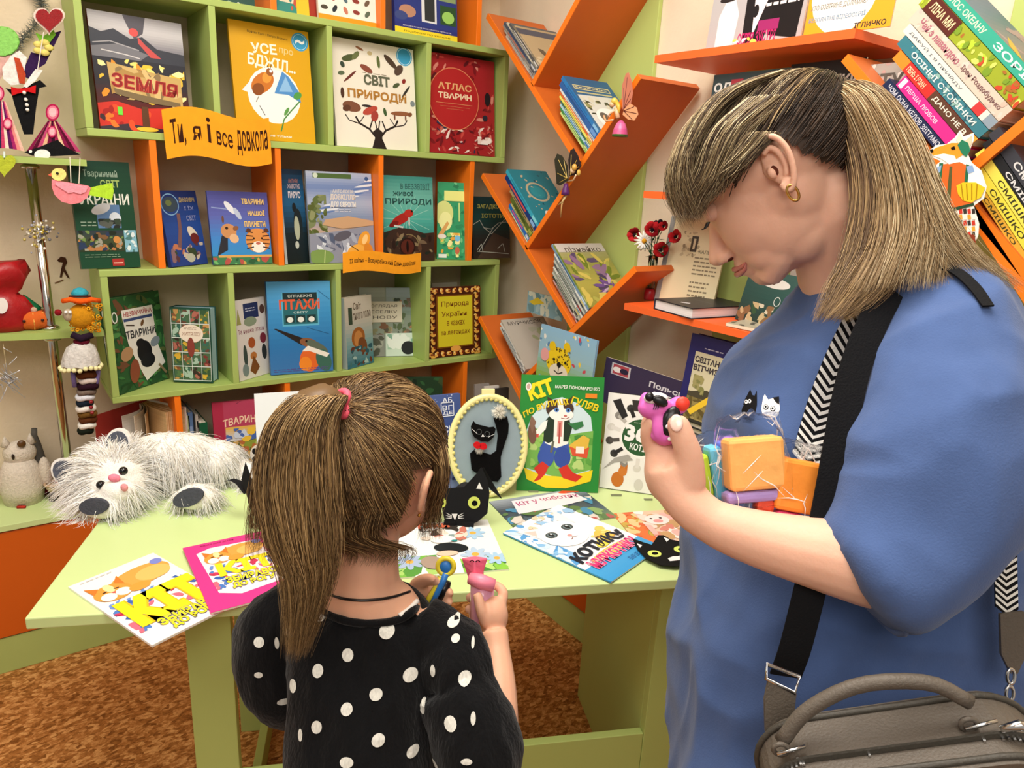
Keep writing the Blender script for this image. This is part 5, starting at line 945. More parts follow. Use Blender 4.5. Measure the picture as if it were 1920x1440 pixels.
t2b = [(.017, .21, .13, '#1f2a4c', None, spine_words('ЧОМ ООНА КЕЛОВ ЗВІТАМОС', '#c8ccd8', .15, .95), 'dark navy book with white lettering at the left of the right tree shelf'),
       (.022, .19, .13, '#d02c8a', None, multi(spine_words('ПЕРША ЛЮБОВ', '#f4c8e0', .4, .9, .35), lambda A: A.rect(.1, .93, .9, .98, '#f0f0f0')), 'magenta book in the right tree shelf'),
       (.02, .235, .14, '#c8302c', None, multi(lambda A: A.rect(0, .86, 1, 1, '#e88a2c'), lambda A: A.rect(0, 0, 1, .5, '#c8a03a'), spine_words('ПЕНЬ І ЯЗАН', '#f4d8b0', .62, .84, .5), spine_words('ДАНО НЕ В', '#e8e0d0', .1, .5, .5, '#5a3a2c')), 'red and gold banded book in the right tree shelf'),
       (.019, .25, .14, '#3a7a88', None, multi(lambda A: A.blobs(0, 0, 1, 1, 30, ['#5a98a0', '#2c5a6a', '#8ab0a8'], .2), spine_words('ОСІННІ СТОРІНКИ', '#d8e4e0', .1, .85, .5)), 'slate teal book in the right tree shelf'),
       (.017, .26, .14, '#e4e0d4', None, multi(spine_words('ДАРУЙ І Я ПРИЙДУ', '#6a7078', .35, .95, .4), lambda A: A.rect(0, .12, 1, .2, '#c83a3a'), lambda A: A.rect(0, 0, 1, .08, '#8a9aa8')), 'white spined narrow book in the right tree shelf'),
       (.026, .268, .15, '#d8c4b4', None, multi(lambda A: A.blobs(0, 0, 1, 1, 24, ['#e0ccc0', '#c8b8b0', '#d8b8a8'], .2), spine_words('Чай з лавандою', '#b06a7a', .5, .92, .6), spine_words('Ірен Роздобудько', '#7a5a5a', .06, .46, .4)), 'pale pink flowery book in the right tree shelf'),
       (.03, .275, .15, '#9aa82c', None, multi(lambda A: A.blobs(0, 0, 1, 1, 60, ['#b8d03a', '#7a9a2c', '#c84a2c', '#d8e06a', '#a86a2c'], .22), spine_words('ЛІНА МИ', '#f0d8a8', .7, .92, .5, '#5a241c')), 'lime and maroon patterned book in the right tree shelf'),
       (.022, .282, .16, '#3aa890', a_coast, multi(spine_words('ГОЛОС ОКЕАНУ', '#d8e8c8', .5, .9, .5), spine_words('ЗОРІ', '#e8f0e8', .1, .4, .5)), 'turquoise book with a coast scene cover at the right of the shelf')]
branch_books((.6625, 1.5135), t2b, u=uQ, n=nQ, off=.0, group='novels in the fork of the right tree shelf')
yb = []
for i, (c, w_, n_) in enumerate((('#d8a83a', .012, 'ochre'), ('#e8d84a', .016, 'lemon yellow'), ('#ecdc5a', .016, 'pale yellow'), ('#1f2226', .014, 'black'), ('#3a3c44', .02, 'charcoal'))):
    yb.append((w_, .2 + .008 * i, .13, c, (lambda A: A.bg('#3a3440')) if i == 4 else None, spine_words('СМІШКО', '#3a3a20' if i < 3 else '#d8d8d8', .2, .7), '%s book in the row beside the fox cutout, right edge' % n_))
branch_books((.505, 1.345), yb, u=Vector((0, .65, .76)), n=Vector((0, -.76, .65)), off=.004, group='slim books beside the fox cutout')
for i, (c, z_) in enumerate((('#8a8c84', .0), ('#2a2c2e', .022), ('#c8c8c0', .04))):
    branch_books((.47 - .01 * i, 1.185 + z_), [(.012, .11, .12, c, None, sp('#5a5a5a'), '%s magazine edge curving out behind the blue sleeve' % ('grey', 'black', 'white')[i])], u=Vector((0, .95, .3)), n=Vector((0, -.3, .95)))
def a_snail(A): A.bg('#c8bcb4'); A.ell(.4, .45, .2, .14, '#8a4a34'); A.ell(.4, .45, .12, .08, '#b8785a'); A.line([(.1, .6), (.3, .7), (.7, .66)], .03, '#2a2424'); A.line([(.1, .8), (.5, .86), (.6, .8)], .03, '#2a2424'); A.ell(.2, .84, .07, .04, '#2a2424'); A.ell(.3, .2, .12, .06, '#a8b85a')
def a_forestbw(A): A.bg('#d8d4c0'); [A.poly([(.1 + k * .2, .1), (.2 + k * .2, .75), (.28 + k * .2, .1)], '#3a3c38') for k in range(4)]; A.lines_txt(.1, .8, .9, .95, 2, '#3a3a3a'); A.rect(0, 0, 1, .06, '#a8c8b0')
standx('grey snail picture magazine at the right edge behind the shoulder', (1888, 905), (1990, 950), (1893, 785), 1.40, 1.36, .86, .006, 8, cover='#c8bcb4', soft=True, art=a_snail)
standx('cream booklet with black fir trees at the right edge', (1880, 1030), (1990, 1070), (1888, 900), 1.36, 1.32, .74, .006, 8, cover='#d8d4c0', soft=True, art=a_forestbw)
plank(t2, (.60, .835), (.20, .80)); plank(t2, (.56, .715), (.20, .68))
plank(t2, (.70, .72), (.36, .50)); plank(t2, (.50, .47 + .10), (.2, .70), side=-1)
# red picture books on the base top, lower right
for i, (c, art) in enumerate((('#e8b8a8', None), ('#c8202c', None), ('#f0e4dc', None), ('#c01c2c', lambda A: (A.bg('#c41c30'), A.rect(.2, .62, .36, .72, '#9ad83a'), A.rect(.23, .65, .33, .69, '#c8f07a'), A.blobs(.3, .3, .8, .55, 14, ['#f0d8d8', '#e89aa0', '#ffffff'], .07), A.blobs(.5, 0, 1, .3, 12, ['#f4e0d4', '#3a3034', '#e88a8a'], .1))))):
    bookF('%s picture book in the pile on the base cabinet behind the handbag' % ('salmon', 'scarlet', 'white', 'topmost red green stickered')[i], frame(Vector((1.445, .60 - .012 * i, .4602 + .0125 * (i + 1))), (0.25, -1, 0), (1, .25, 0)), .24, .19, .012, cover=c, art=art, group='picture books piled behind the handbag')
# ================================================================== soft toys, paper crafts, ornaments
def strand_mesh(name, P, rad, cols, parent, m, world=True):
    """P (N, K, 3) strand points; rad (N,) root radius; cols (N, 3) linear; three-sided hairs that thin towards the tip"""
    P = np.asarray(P, dtype=np.float64); N, K, _ = P.shape
    if parent is not None and world:
        Mi = np.array(parent.matrix_basis.inverted()); P = P @ Mi[:3, :3].T + Mi[:3, 3]
    T_ = np.gradient(P, axis=1); T_ /= np.linalg.norm(T_, axis=2, keepdims=True) + 1e-9
    ref = np.tile(np.array([0.31, 0.52, 0.79]), (N, K, 1)); U = np.cross(T_, ref); U /= np.linalg.norm(U, axis=2, keepdims=True) + 1e-9
    Wv = np.cross(T_, U); tt = np.linspace(0, 1, K); prof = (1 - tt ** 2.2) * .9 + .1
    rr = np.asarray(rad)[:, None] * prof[None, :]
    V = np.stack([P + rr[..., None] * (math.cos(a) * U + math.sin(a) * Wv) for a in (0, 2.094, 4.189)], axis=2).reshape(-1, 3)
    base = (np.arange(N)[:, None] * K + np.arange(K - 1)[None, :]).reshape(-1) * 3
    F = np.concatenate([np.stack([base + j, base + (j + 1) % 3, base + 3 + (j + 1) % 3, base + 3 + j], axis=1) for j in range(3)])
    me = bpy.data.meshes.new(name); me.vertices.add(len(V)); me.vertices.foreach_set('co', V.astype(np.float32).ravel())
    me.loops.add(len(F) * 4); me.loops.foreach_set('vertex_index', F.astype(np.int32).ravel())
    me.polygons.add(len(F)); me.polygons.foreach_set('loop_start', np.arange(len(F), dtype=np.int32) * 4)
    me.polygons.foreach_set('use_smooth', np.ones(len(F), dtype=bool)); me.update()
    at = me.color_attributes.new('Col', 'FLOAT_COLOR', 'POINT'); c4 = np.ones((N, K * 3, 4), dtype=np.float32); c4[:, :, :3] = np.asarray(cols)[:, None, :]
    at.data.foreach_set('color', c4.ravel()); me.materials.append(m)
    o = bpy.data.objects.new(name, me); COL.objects.link(o)
    if parent is not None: o.parent = parent
    return o
def fuse(name, mb, m, parent=None, voxel=0.004, smooth=6, world=True, factor=.5, sub=0):
    """joins overlapping solids into one continuous skin"""
    o = obj(name, mb, m, parent, smooth=True, world=world)
    r = o.modifiers.new('r', 'REMESH'); r.mode = 'VOXEL'; r.voxel_size = voxel; r.use_smooth_shade = True
    if smooth: s_ = o.modifiers.new('s', 'SMOOTH'); s_.factor = factor; s_.iterations = smooth
    bake_mesh(o, name)
    o.data.polygons.foreach_set('use_smooth', [True] * len(o.data.polygons))
    return o
NR = np.random.RandomState(11)
def depth_of(p): return -(Vector(p) - Vector((0, 0, EYE))).dot(VB)
def onp(px, py, fr):
    """local x, y of the pixel's ray on the frame's xy plane"""
    d = Vector(ray(px, py)); o = Vector((0, 0, EYE)); z = fr.col[2].xyz; p0 = fr.col[3].xyz
    q = o + d * (z.dot(p0 - o) / z.dot(d)); l = fr.inverted() @ q; return (l.x, l.y)
def plate(pts, fr, z0, z1, c, mb=None, cap=None):
    return (mb or MB()).prism([onp(*p, fr) for p in pts], z0, z1, fr, c, cap)
def spot(cx, cy, rx, ry, fr, z0, z1, c, mb=None, n=18, rot=0):
    pts = [(cx + rx * math.cos(t) * math.cos(rot) - ry * math.sin(t) * math.sin(rot), cy - rx * math.cos(t) * math.sin(rot) - ry * math.sin(t) * math.cos(rot)) for t in [6.28319 * i / n for i in range(n)]]
    return plate(pts, fr, z0, z1, c, mb)
def upright(base, back=0.0, yaw=None):
    """vertical frame facing the room's viewer side, leaning back by an angle"""
    x = HR if yaw is None else Vector((math.cos(yaw), math.sin(yaw), 0)); n = x.cross(Vector((0, 0, 1)))
    return frame(base, x, Vector((0, 0, 1)) * math.cos(back) - n * math.sin(back))

# ---------------- plush cat
pc0 = atz(215, 1028, TH); pcD = 1.66
toy = thing('toy_cat', 'fluffy white toy cat with grey ears and paw pads lying on the table', 'soft toy', (pc0.x, pc0.y, TH))
E3 = Matrix.Identity(3)
def lift(px, py, d):
    q = W(px, py, d); return q
hd = W(212, 905, 1.63); bd_ = W(330, 925, 1.74); ch = W(225, 965, 1.66)
R3 = Matrix((HR, HF, Vector((0, 0, 1)))).transposed()
ax = (W(430, 935, 1.80) - W(240, 945, 1.68)).normalized(); BX = Matrix((ax, Vector((0, 0, 1)).cross(ax).normalized(), ax.cross(Vector((0, 0, 1)).cross(ax)).normalized())).transposed()
body = MB()
bd_.z = TH + .068; ch.z = TH + .064
rear = W(410, 948, 1.79); rear.z = TH + .05
body.ell(bd_, (.125, .068, .062), '#e8e4dc', BX); body.ell(ch, (.072, .07, .062), '#e8e4dc', R3); body.ell(rear, (.06, .062, .05), '#e8e4dc', R3); body.ell(hd, (.084, .072, .062), '#eeeae2', R3)
muz = W(224, 920, 1.56); body.ell(muz, (.04, .03, .026), '#f2eee8', R3)
pf = W(205, 1005, 1.58); pf.z = TH + .026; pf2 = W(185, 1000, 1.66); pf2.z = TH + .024; pr = W(372, 985, 1.63); pr.z = TH + .03
for p, r_ in ((pf, (.048, .045, .026)), (pf2, (.03, .05, .022)), (pr, (.046, .04, .028))): body.ell(p, r_, '#e8e4dc', R3)
tl = [rear + HR * .03, rear + HR * .07 + Vector((0, 0, -.02)), rear + HR * .10 - HF * .02 + Vector((0, 0, -.03)), rear + HR * .085 - HF * .06 + Vector((0, 0, -.032))]
for p, q_ in zip(tl, (.032, .028, .024, .014)): p.z = TH + q_
body.tube(tl, [.03, .026, .022, .012], 8, '#e8e4dc')
tb_ = fuse('plush_body', body, mat('white_plush', '#f2eee6', rough=.95, spec=.05, noise_amt=.06, nscale=200, bump=.5, bscale=300), toy, .006, 4)
earL, earR = (W(143, 886, 1.63), W(233, 836, 1.66))
for (e, tilt, nm) in ((earL, -.9, 'ear'), (earR, .15, 'ear')):
    up_ = (VU * math.cos(tilt) + VR * math.sin(tilt)).normalized(); fr = frame(e + VB * .03, VR * math.cos(tilt) - VU * math.sin(tilt), up_) @ Matrix.Scale(1.25, 4)
    ring = [(.030 * math.cos(t) * (1.0 if math.sin(t) < 0 else .82), .030 * math.sin(t) * (1.15 if math.sin(t) > 0 else .8)) for t in [6.283 * i / 18 for i in range(18)]]
    eo = obj('ear', MB().prism(ring, -.008, 0, fr, '#eeeae4'), M_FELT, toy, smooth=False, bevel=.003)
    obj('ear_lining', MB().prism([(x * .84, y * .84) for x, y in ring], .0, .0025, fr, '#565a66'), M_FELT, eo)
for (p, rx, ry, ro) in ((pf, .030, .018, .1), (pr, .034, .019, .35)):
    c_ = p + VB * (.044 if p is pf else .039) + Vector((0, 0, .004)); fr = frame(c_, VR * math.cos(ro) + VU * math.sin(ro), VU * math.cos(ro) - VR * math.sin(ro) + VB * .2)
    obj('paw_pad', MB().prism([(rx * math.cos(6.283 * i / 18), ry * math.sin(6.283 * i / 18)) for i in range(18)], -.006, .003, fr, '#4c4e58'), M_FELT, toy, bevel=.001)
for (px, py, dd) in ((189, 909, 1.556), (231, 883, 1.553)):
    obj('eye', MB().ell(W(px, py, dd), .0095, '#0c0f10'), mat('black_bead', '#0b0d0e', rough=.08, spec=.7), toy, smooth=True)
obj('nose', MB().ell(W(214, 896, 1.545), (.013, .007, .009), '#f08aa0', R3), M_FELT, toy, smooth=True)
obj('tongue', MB().ell(W(233, 914, 1.532), (.008, .005, .009), '#e89aa0', R3), M_FELT, toy, smooth=True)
# fur: combed strands rooted on the plush skin
def fur_from(o, n, length, comb, filt=None, seed=1, rad=.0006, cols=('#fdfbf6', '#ffffff', '#f0eadf'), droop=.5, K=6, curl=.2):
    rs = np.random.RandomState(seed); me = o.data; nv = len(me.polygons); ar = np.zeros(nv); me.polygons.foreach_get('area', ar)
    cc = np.zeros(nv * 3); me.polygons.foreach_get('center', cc); cc = cc.reshape(-1, 3); nn = np.zeros(nv * 3); me.polygons.foreach_get('normal', nn); nn = nn.reshape(-1, 3)
    Mw = np.array(o.parent.matrix_basis if o.parent else Matrix.Identity(4)); cc = cc @ Mw[:3, :3].T + Mw[:3, 3]; nn = nn @ Mw[:3, :3].T
    idx = rs.choice(nv, n, p=ar / ar.sum()); root = cc[idx] + rs.normal(0, .0015, (n, 3)); nor = nn[idx]
    if filt is not None: k = filt(root); root, nor = root[k], nor[k]; n = len(root)
    L = length(root, rs) if callable(length) else length * rs.uniform(.5, 1.2, n)
    cb = np.array([comb(r) for r in root]) + rs.normal(0, .28, (n, 3)); d = nor * .75 + cb; d /= np.linalg.norm(d, axis=1, keepdims=True)
    t = np.linspace(0, 1, K)[None, :, None]; P = root[:, None, :] + d[:, None, :] * t * L[:, None, None]
    P[:, :, 2] -= (droop * L[:, None] * np.linspace(0, 1, K)[None, :] ** 2)
    side = np.cross(d, [0, 0, 1.0]); P += side[:, None, :] * (np.sin(t * 3 + rs.uniform(0, 6, (n, 1, 1))) * t * curl * L[:, None, None])
    P[:, :, 2] = np.maximum(P[:, :, 2], TH + .001)
    pal = np.array([lin(c) for c in cols]); C = pal[rs.randint(0, len(pal), n)] * rs.uniform(.92, 1.0, (n, 1))
    return P, np.full(n, rad), C
hdn = np.array(hd); facec = np.array(W(214, 900, 1.56))
def comb_cat(r):
    d = r - hdn
    if np.linalg.norm(d * [1, 1, 1]) < .105:
        q = r - facec; q = q / (np.linalg.norm(q) + 1e-6); return q * 1.2 + np.array([0, 0, .0])
    return np.array(ax) * .3 + np.array([0, 0, -1.1]) + np.array(VB) * .15
def flt(r):
    q = r - facec; s_ = (q @ np.array(VR)) ** 2 / .045 ** 2 + (q @ np.array(VU)) ** 2 / .034 ** 2
    near = (q @ np.array(VB)) > -.05
    keep = ~((s_ < 1.0) & near)
    for p in (pf, pr):
        q = r - np.array(p + VB * .045); keep &= ~((np.linalg.norm(q, axis=1) < .03))
    return keep
P_, r_, C_ = fur_from(tb_, 9000, lambda r, rs: rs.uniform(.02, .055, len(r)) * np.where(np.linalg.norm(r - hdn, axis=1) < .11, 1.25, 1.0), comb_cat, flt, 3, .0008, droop=.55)
o = strand_mesh('fur', P_, r_, C_, toy, M_FUR); o['kind'] = 'stuff'

# ---------------- black paper cats on the table
BLK = '#1d1d1f'
def paper_cat(label, base, face, eyes, nose, extra, tri, spots_d=.0):
    r = thing('paper_cat', label, 'paper cat', base); fr = upright(base, 0.05)
    obj('face', plate(face, fr, -.0008, .0008, BLK), M_PAPER, r)
    eo = MB(); pu = MB()
    for (x, y, s_) in eyes:
        obj('eye', spot(x, y, s_, s_, fr, .0008, .0016, '#d4e06a'), M_PAPER, r)
        obj('pupil', spot(x + 1, y + 1, s_ * .48, s_ * .45, fr, .0016, .0022, '#0a0a0a'), M_PAPER, r)
    if nose:
        x, y = nose; mb = plate([(x - 6, y - 5), (x + 5, y - 5), (x, y + 7)], fr, .0008, .0014, '#f4f4f0'); obj('nose', mb, M_PAPER, r)
        for s_ in (-1, 1):
            for k in range(3): obj('whisker', plate([(x + s_ * 6, y - 2 + k * 2), (x + s_ * 17, y - 7 + k * 5), (x + s_ * 6, y + k * 2)], fr, .0008, .0012, '#f4f4f0'), M_PAPER, r)
    for t_ in tri: obj('ear_mark', plate(t_, fr, .0008, .0013, '#f4f4f0'), M_PAPER, r)
    return r, fr
b1 = atz(868, 986, TH + .004); b1 = Vector((b1.x, b1.y, TH + .0042))
r, fr = paper_cat('black paper cat with round yellow eyes standing on the flower kitten booklet', b1, [(830, 904), (838, 916), (870, 913), (890, 892), (903, 876), (914, 900), (918, 925), (914, 962), (896, 978), (876, 986), (850, 985), (834, 978), (829, 950)], [(889, 942, 11.5), (827, 942, 10)], (853, 968), None, [[(899, 904), (893, 916), (905, 917)]])
# folded body strip, feet and tail behind the face
mb = MB(); n = 12; pts = [Vector((-.035 + .07 * i / n, .052 + .032 * math.sin(math.pi * i / n))) for i in range(n + 1)]
for i in range(n):
    a, b = pts[i], pts[i + 1]; mb.add([fr @ Vector(q) for q in ((a.x, a.y, -.002), (b.x, b.y, -.002), (b.x, b.y, -.05), (a.x, a.y, -.05))], [(0, 1, 2, 3)], '#2a2a2c')
o = obj('body_arch', mb, M_PAPER, r); s_ = o.modifiers.new('s', 'SOLIDIFY'); s_.thickness = .0008
for x in (843, 878): obj('foot', MB().prism([onp(px, py, fr) for px, py in ((x - 11, 978), (x + 11, 978), (x + 10, 991), (x - 10, 991))], -.006, .004, fr, BLK), M_PAPER, r, bevel=.002)
tail = [fr @ Vector((*onp(px, py, fr), z)) for px, py, z in ((902, 880, -.004), (912, 905, -.02), (924, 925, -.03), (940, 941, -.02))]
obj('tail', MB().tube(tail, [(.007, .0006), (.008, .0006), (.006, .0006), (.001, .0006)], 8, BLK, up=VB), M_PAPER, r)
b2 = atz(470, 978, TH); b2 = Vector((b2.x, b2.y, TH + .0006))
r, fr = paper_cat('black paper cat with one green eye between the toy cat and the girl', b2, [(455, 908), (462, 886), (470, 903), (492, 902), (520, 905), (520, 965), (505, 976), (480, 970), (468, 950), (462, 925)], [(481, 930, 10)], None, None, [])
tail = [fr @ Vector((*onp(px, py, fr), z)) for px, py, z in ((462, 925, -.004), (446, 908, -.01), (428, 905, -.02), (412, 912, -.03))]
obj('tail', MB().tube(tail, [(.010, .0006), (.010, .0006), (.006, .0006), (.002, .0006)], 8, BLK, up=(0, 0, 1)), M_PAPER, r)
obj('ear', plate([(460, 906), (452, 900), (460, 866), (475, 905)], fr, -.0012, -.0004, BLK), M_PAPER, r)
# mask lying on the booklets
mz = TH + .0092; mfr = frame(atz(1245, 1035, mz), (atz(1290, 1028, mz) - atz(1205, 1040, mz)), (0.3, 1, 0))
mk = thing('cat_mask', 'flat black cat face with yellow eyes lying on the booklets by the blue shirt', 'paper cat', M=mfr)
face = [(1186, 1010), (1208, 1018), (1222, 1022), (1234, 1004), (1244, 1004), (1258, 1012), (1285, 1018), (1304, 1030), (1306, 1050), (1290, 1060), (1265, 1063), (1238, 1060), (1212, 1048), (1196, 1032)]
obj('face', plate(face, mfr, 0, .001, '#161616'), M_PAPER, mk)
for x, y in ((1227, 1039), (1276, 1031)):
    obj('eye', spot(x, y, 13, 6, mfr, .001, .0015, '#cfe070', rot=-.1), M_PAPER, mk); obj('pupil', spot(x + 1, y, 6, 2.6, mfr, .0015, .0019, '#0b0b0b'), M_PAPER, mk)
for t_ in ([(1244, 1008), (1255, 1012), (1250, 1017)], [(1194, 1020), (1204, 1023), (1200, 1028)]): obj('ear_mark', plate(t_, mfr, .001, .0014, '#f0f0f0'), M_PAPER, mk)
obj('whiskers', plate([(1252, 1048), (1262, 1044), (1270, 1044), (1282, 1041), (1276, 1047), (1280, 1050), (1266, 1052), (1256, 1053)], mfr, .001, .0014, '#e8e8e8'), M_PAPER, mk)

# ---------------- oval embroidery hoop picture
ob0 = atz(918, 934, TH); ob0 = Vector((ob0.x, ob0.y, TH + .002)); fr = upright(ob0, .16, yaw=math.atan2(-.42, .9))
ov = thing('oval_picture', 'oval yellow framed picture of a black felt cat with a white tail tip', 'picture', M=Matrix.Translation(ob0))
cx, cy = onp(915, 836, fr); ex, ey = onp(988, 836, fr)[0] - cx, cy - onp(917, 932, fr)[1]
ell_ = lambda k, m=40: [(cx + ex * k * math.cos(6.28319 * i / m), cy + ey * k * math.sin(6.28319 * i / m)) for i in range(m)]
obj('backing', MB().prism(ell_(.93), -.004, 0, fr, '#8fa0a8'), M_PAPER, ov)
obj('oval_frame', MB().tube([fr @ Vector((*p, .001)) for p in ell_(.95)], [(.0075, .006)] * 40, 10, '#efe6a0', closed=True, up=fr.col[2].xyz), M_GLOSSY, ov, smooth=True)
lace = MB(); 
for i in range(46):
    a = 6.28319 * i / 46; p = fr @ Vector((cx + ex * .885 * math.cos(a), cy + ey * .9 * math.sin(a), .002)); lace.ell(p, .0052, '#dcd488', nu=8, nv=5)
o = obj('lace_trim', lace, M_FELT, ov, smooth=True); o['kind'] = 'stuff'
q = fr @ Vector((cx - .002, cy + ey * 1.0, 0)); obj('hanger', MB().box((-.016, -.004, -.004), (.016, .012, .004), '#e8e0a0', frame(q, fr.col[0].xyz, fr.col[1].xyz)), M_GLOSSY, ov, bevel=.002)
ct = lambda pts, z, c, nm, **k: obj(nm, plate(pts, fr, z[0], z[1], c), M_FELT, ov, bevel=.0015, **k)
ct([(925, 783), (938, 784), (950, 780), (953, 795), (952, 812), (944, 835), (938, 855), (938, 870), (939, 893), (932, 902), (922, 901), (900, 890), (884, 880), (881, 850), (890, 842), (906, 848), (920, 852), (930, 845), (933, 815), (930, 800)], (.001, .007), '#0c0b0c', 'felt_cat_body')
ct([(882, 798), (887, 788), (892, 794), (905, 797), (916, 800), (925, 799), (928, 803), (924, 818), (914, 827), (900, 825), (888, 818), (883, 808)], (.007, .011), '#0e0d0e', 'felt_cat_head')
for nm, p, rad, c, s0 in (('tail_tip', (935, 771), .02, '#f6f2e6', 5), ('chest_tuft', (898, 838), .016, '#f4f0ea', 6)):
    c_ = fr @ Vector((*onp(*p, fr), .008)); rs = np.random.RandomState(s0); n = 420; d = rs.normal(0, 1, (n, 3)); d /= np.linalg.norm(d, axis=1, keepdims=True); d -= np.clip(d @ np.array(fr.col[2].xyz), -1, 0)[:, None] * np.array(fr.col[2].xyz)
    if nm == 'chest_tuft': d = d * .7 + np.array([0, 0, -.4])
    t = np.linspace(0, 1, 4)[None, :, None]; P_ = np.array(c_)[None, None, :] + d[:, None, :] * t * rad * rs.uniform(.6, 1.1, (n, 1, 1)); o = strand_mesh(nm, P_, np.full(n, .0007), np.tile(lin(c), (n, 1)), ov, M_FUR)
for (x, y, w_, h_) in ((893, 832, 7, 6), (904, 834, 7, 6)): obj('bow', spot(x, y, w_, h_, fr, .012, .02, '#c81c22'), M_FELT, ov, bevel=.002)
for (x, y) in ((897, 808), (912, 812)): obj('eye_outline', MB().tube([fr @ Vector((*onp(x + 4.5 * math.cos(t), y + 5 * math.sin(t), fr), .0115)) for t in [6.28 * i / 12 for i in range(12)]], .0005, 5, '#6a7070', closed=True), M_FELT, ov)
obj('nose', plate([(901, 817), (907, 817), (904, 812)], fr, .011, .0125, '#f4f4f4'), M_FELT, ov)
for a, b in (((884, 803), (894, 812)), ((914, 818), (926, 812))): obj('whisker', MB().tube([fr @ Vector((*onp(*a, fr), .0115)), fr @ Vector((*onp(*b, fr), .0115))], .0006, 4, '#e8e8e8'), M_FELT, ov)

# ---------------- fairies fixed to the tree shelf edges
def fairy(label, X, parts, body):
    fr = frame((X, 0, 0), (0, -1, 0), (0, 0, 1)); cpt = onp(*body['hip'], fr); base = fr @ Vector((cpt[0], cpt[1], 0))
    r = thing('fairy_figurine', label, 'fairy', base)
    for (nm, pts, c, th, vein) in parts:
        o = obj(nm, plate(pts, fr, -.0005, th, c), M_GLOSSY, r, bevel=.0005)
        if vein:
            z = th + .0002; mb = MB(); o_ = onp(*vein[0], fr)
            for v in vein[1:]: mb.tube([fr @ Vector((*o_, z)), fr @ Vector((*onp(*v, fr), z))], .0009, 4, vein_c)
            obj('wing_vein', mb, M_GLOSSY, o)
    P = lambda x, y, z=.008: fr @ Vector((*onp(x, y, fr), z))
    return r, P, fr
vein_c = '#5a1c20'
r, P, fr = fairy('seated fairy with tall orange wings and a pink skirt on the tree shelf edge', 1.435,
    [('wing', [(1168, 205), (1166, 185), (1167, 160), (1174, 138), (1179, 136), (1184, 150), (1187, 175), (1183, 195), (1174, 206)], '#c87a64', .0012, [(1170, 205), (1170, 165), (1177, 145), (1183, 170), (1184, 185)]),
     ('wing', [(1170, 206), (1182, 194), (1194, 202), (1197, 215), (1190, 226), (1178, 224), (1168, 215)], '#e0a47a', .0014, [(1170, 208), (1190, 200), (1194, 213), (1186, 224)])], {'hip': (1165, 225)})
sk = MB().lathe([(.0215, 0), (.021, .006), (.018, .02), (.012, .034), (.004, .042)], P(1166, 257, .008), 16, '#c8508a', cols=['#3f6a2c', '#d0588e', '#d96a9c', '#d0588e', '#c8508a', '#c8508a']); obj('skirt', sk, M_GLOSSY, r, smooth=True)
mb = MB(); mb.tube([P(1163, 222), P(1160, 210), P(1158, 203)], [.006, .0065, .004], 8, '#e8b890'); mb.tube([P(1160, 207, .012), P(1152, 214, .016), P(1146, 222, .014)], .0022, 6, '#e8b890'); mb.tube([P(1158, 226, .016), P(1146, 228, .02), P(1142, 218, .02)], .003, 6, '#dca880'); mb.ell(P(1152, 196), .0078, '#f0c49c'); obj('body', mb, M_GLOSSY, r, smooth=True)
mb = MB(); mb.ell(P(1155, 190, .006), (.009, .009, .009), '#e8c85a'); mb.tube([P(1157, 190, .004), P(1162, 200, .004), P(1164, 212, .006)], [.006, .006, .002], 8, '#dcb84a'); obj('hair', mb, M_GLOSSY, r, smooth=True)
vein_c = '#d8b85a'
r, P, fr = fairy('dark winged fairy with a purple dress and dangling legs on the branch tip', 1.435,
    [('wing', [(1066, 338), (1050, 348), (1044, 345), (1042, 320), (1040, 300), (1045, 288), (1054, 292), (1064, 310)], '#2a2a20', .0012, [(1064, 334), (1048, 300), (1046, 325), (1050, 342), (1058, 300)]),
     ('wing', [(1068, 330), (1066, 300), (1070, 282), (1076, 278), (1084, 292), (1090, 310), (1080, 328)], '#241820', .0014, [(1070, 328), (1072, 290), (1082, 300), (1086, 312)])], {'hip': (1066, 355)})
mb = MB().lathe([(.013, 0), (.012, .01), (.008, .024), (.005, .034)], P(1064, 366, .008), 12, '#5a2468'); obj('dress', mb, M_GLOSSY, r, smooth=True)
mb = MB(); mb.ell(P(1078, 320), .0085, '#e8c8a0'); mb.tube([P(1066, 366), P(1062, 378, .014), P(1054, 384, .014)], [.003, .0028, .0018], 6, '#dcc08a'); mb.tube([P(1062, 368), P(1060, 385, .014), P(1056, 408, .01)], [.003, .0025, .0014], 6, '#d0a870'); mb.tube([P(1070, 340), P(1082, 338, .014), P(1088, 328, .016)], .0022, 6, '#e8c8a0'); obj('body', mb, M_GLOSSY, r, smooth=True)
mb = MB(); mb.ell(P(1082, 314, .01), (.0085, .008, .01), '#d8a850'); mb.ell(P(1090, 324, .01), (.006, .006, .009), '#e0b45a'); obj('hair', mb, M_GLOSSY, r, smooth=True)

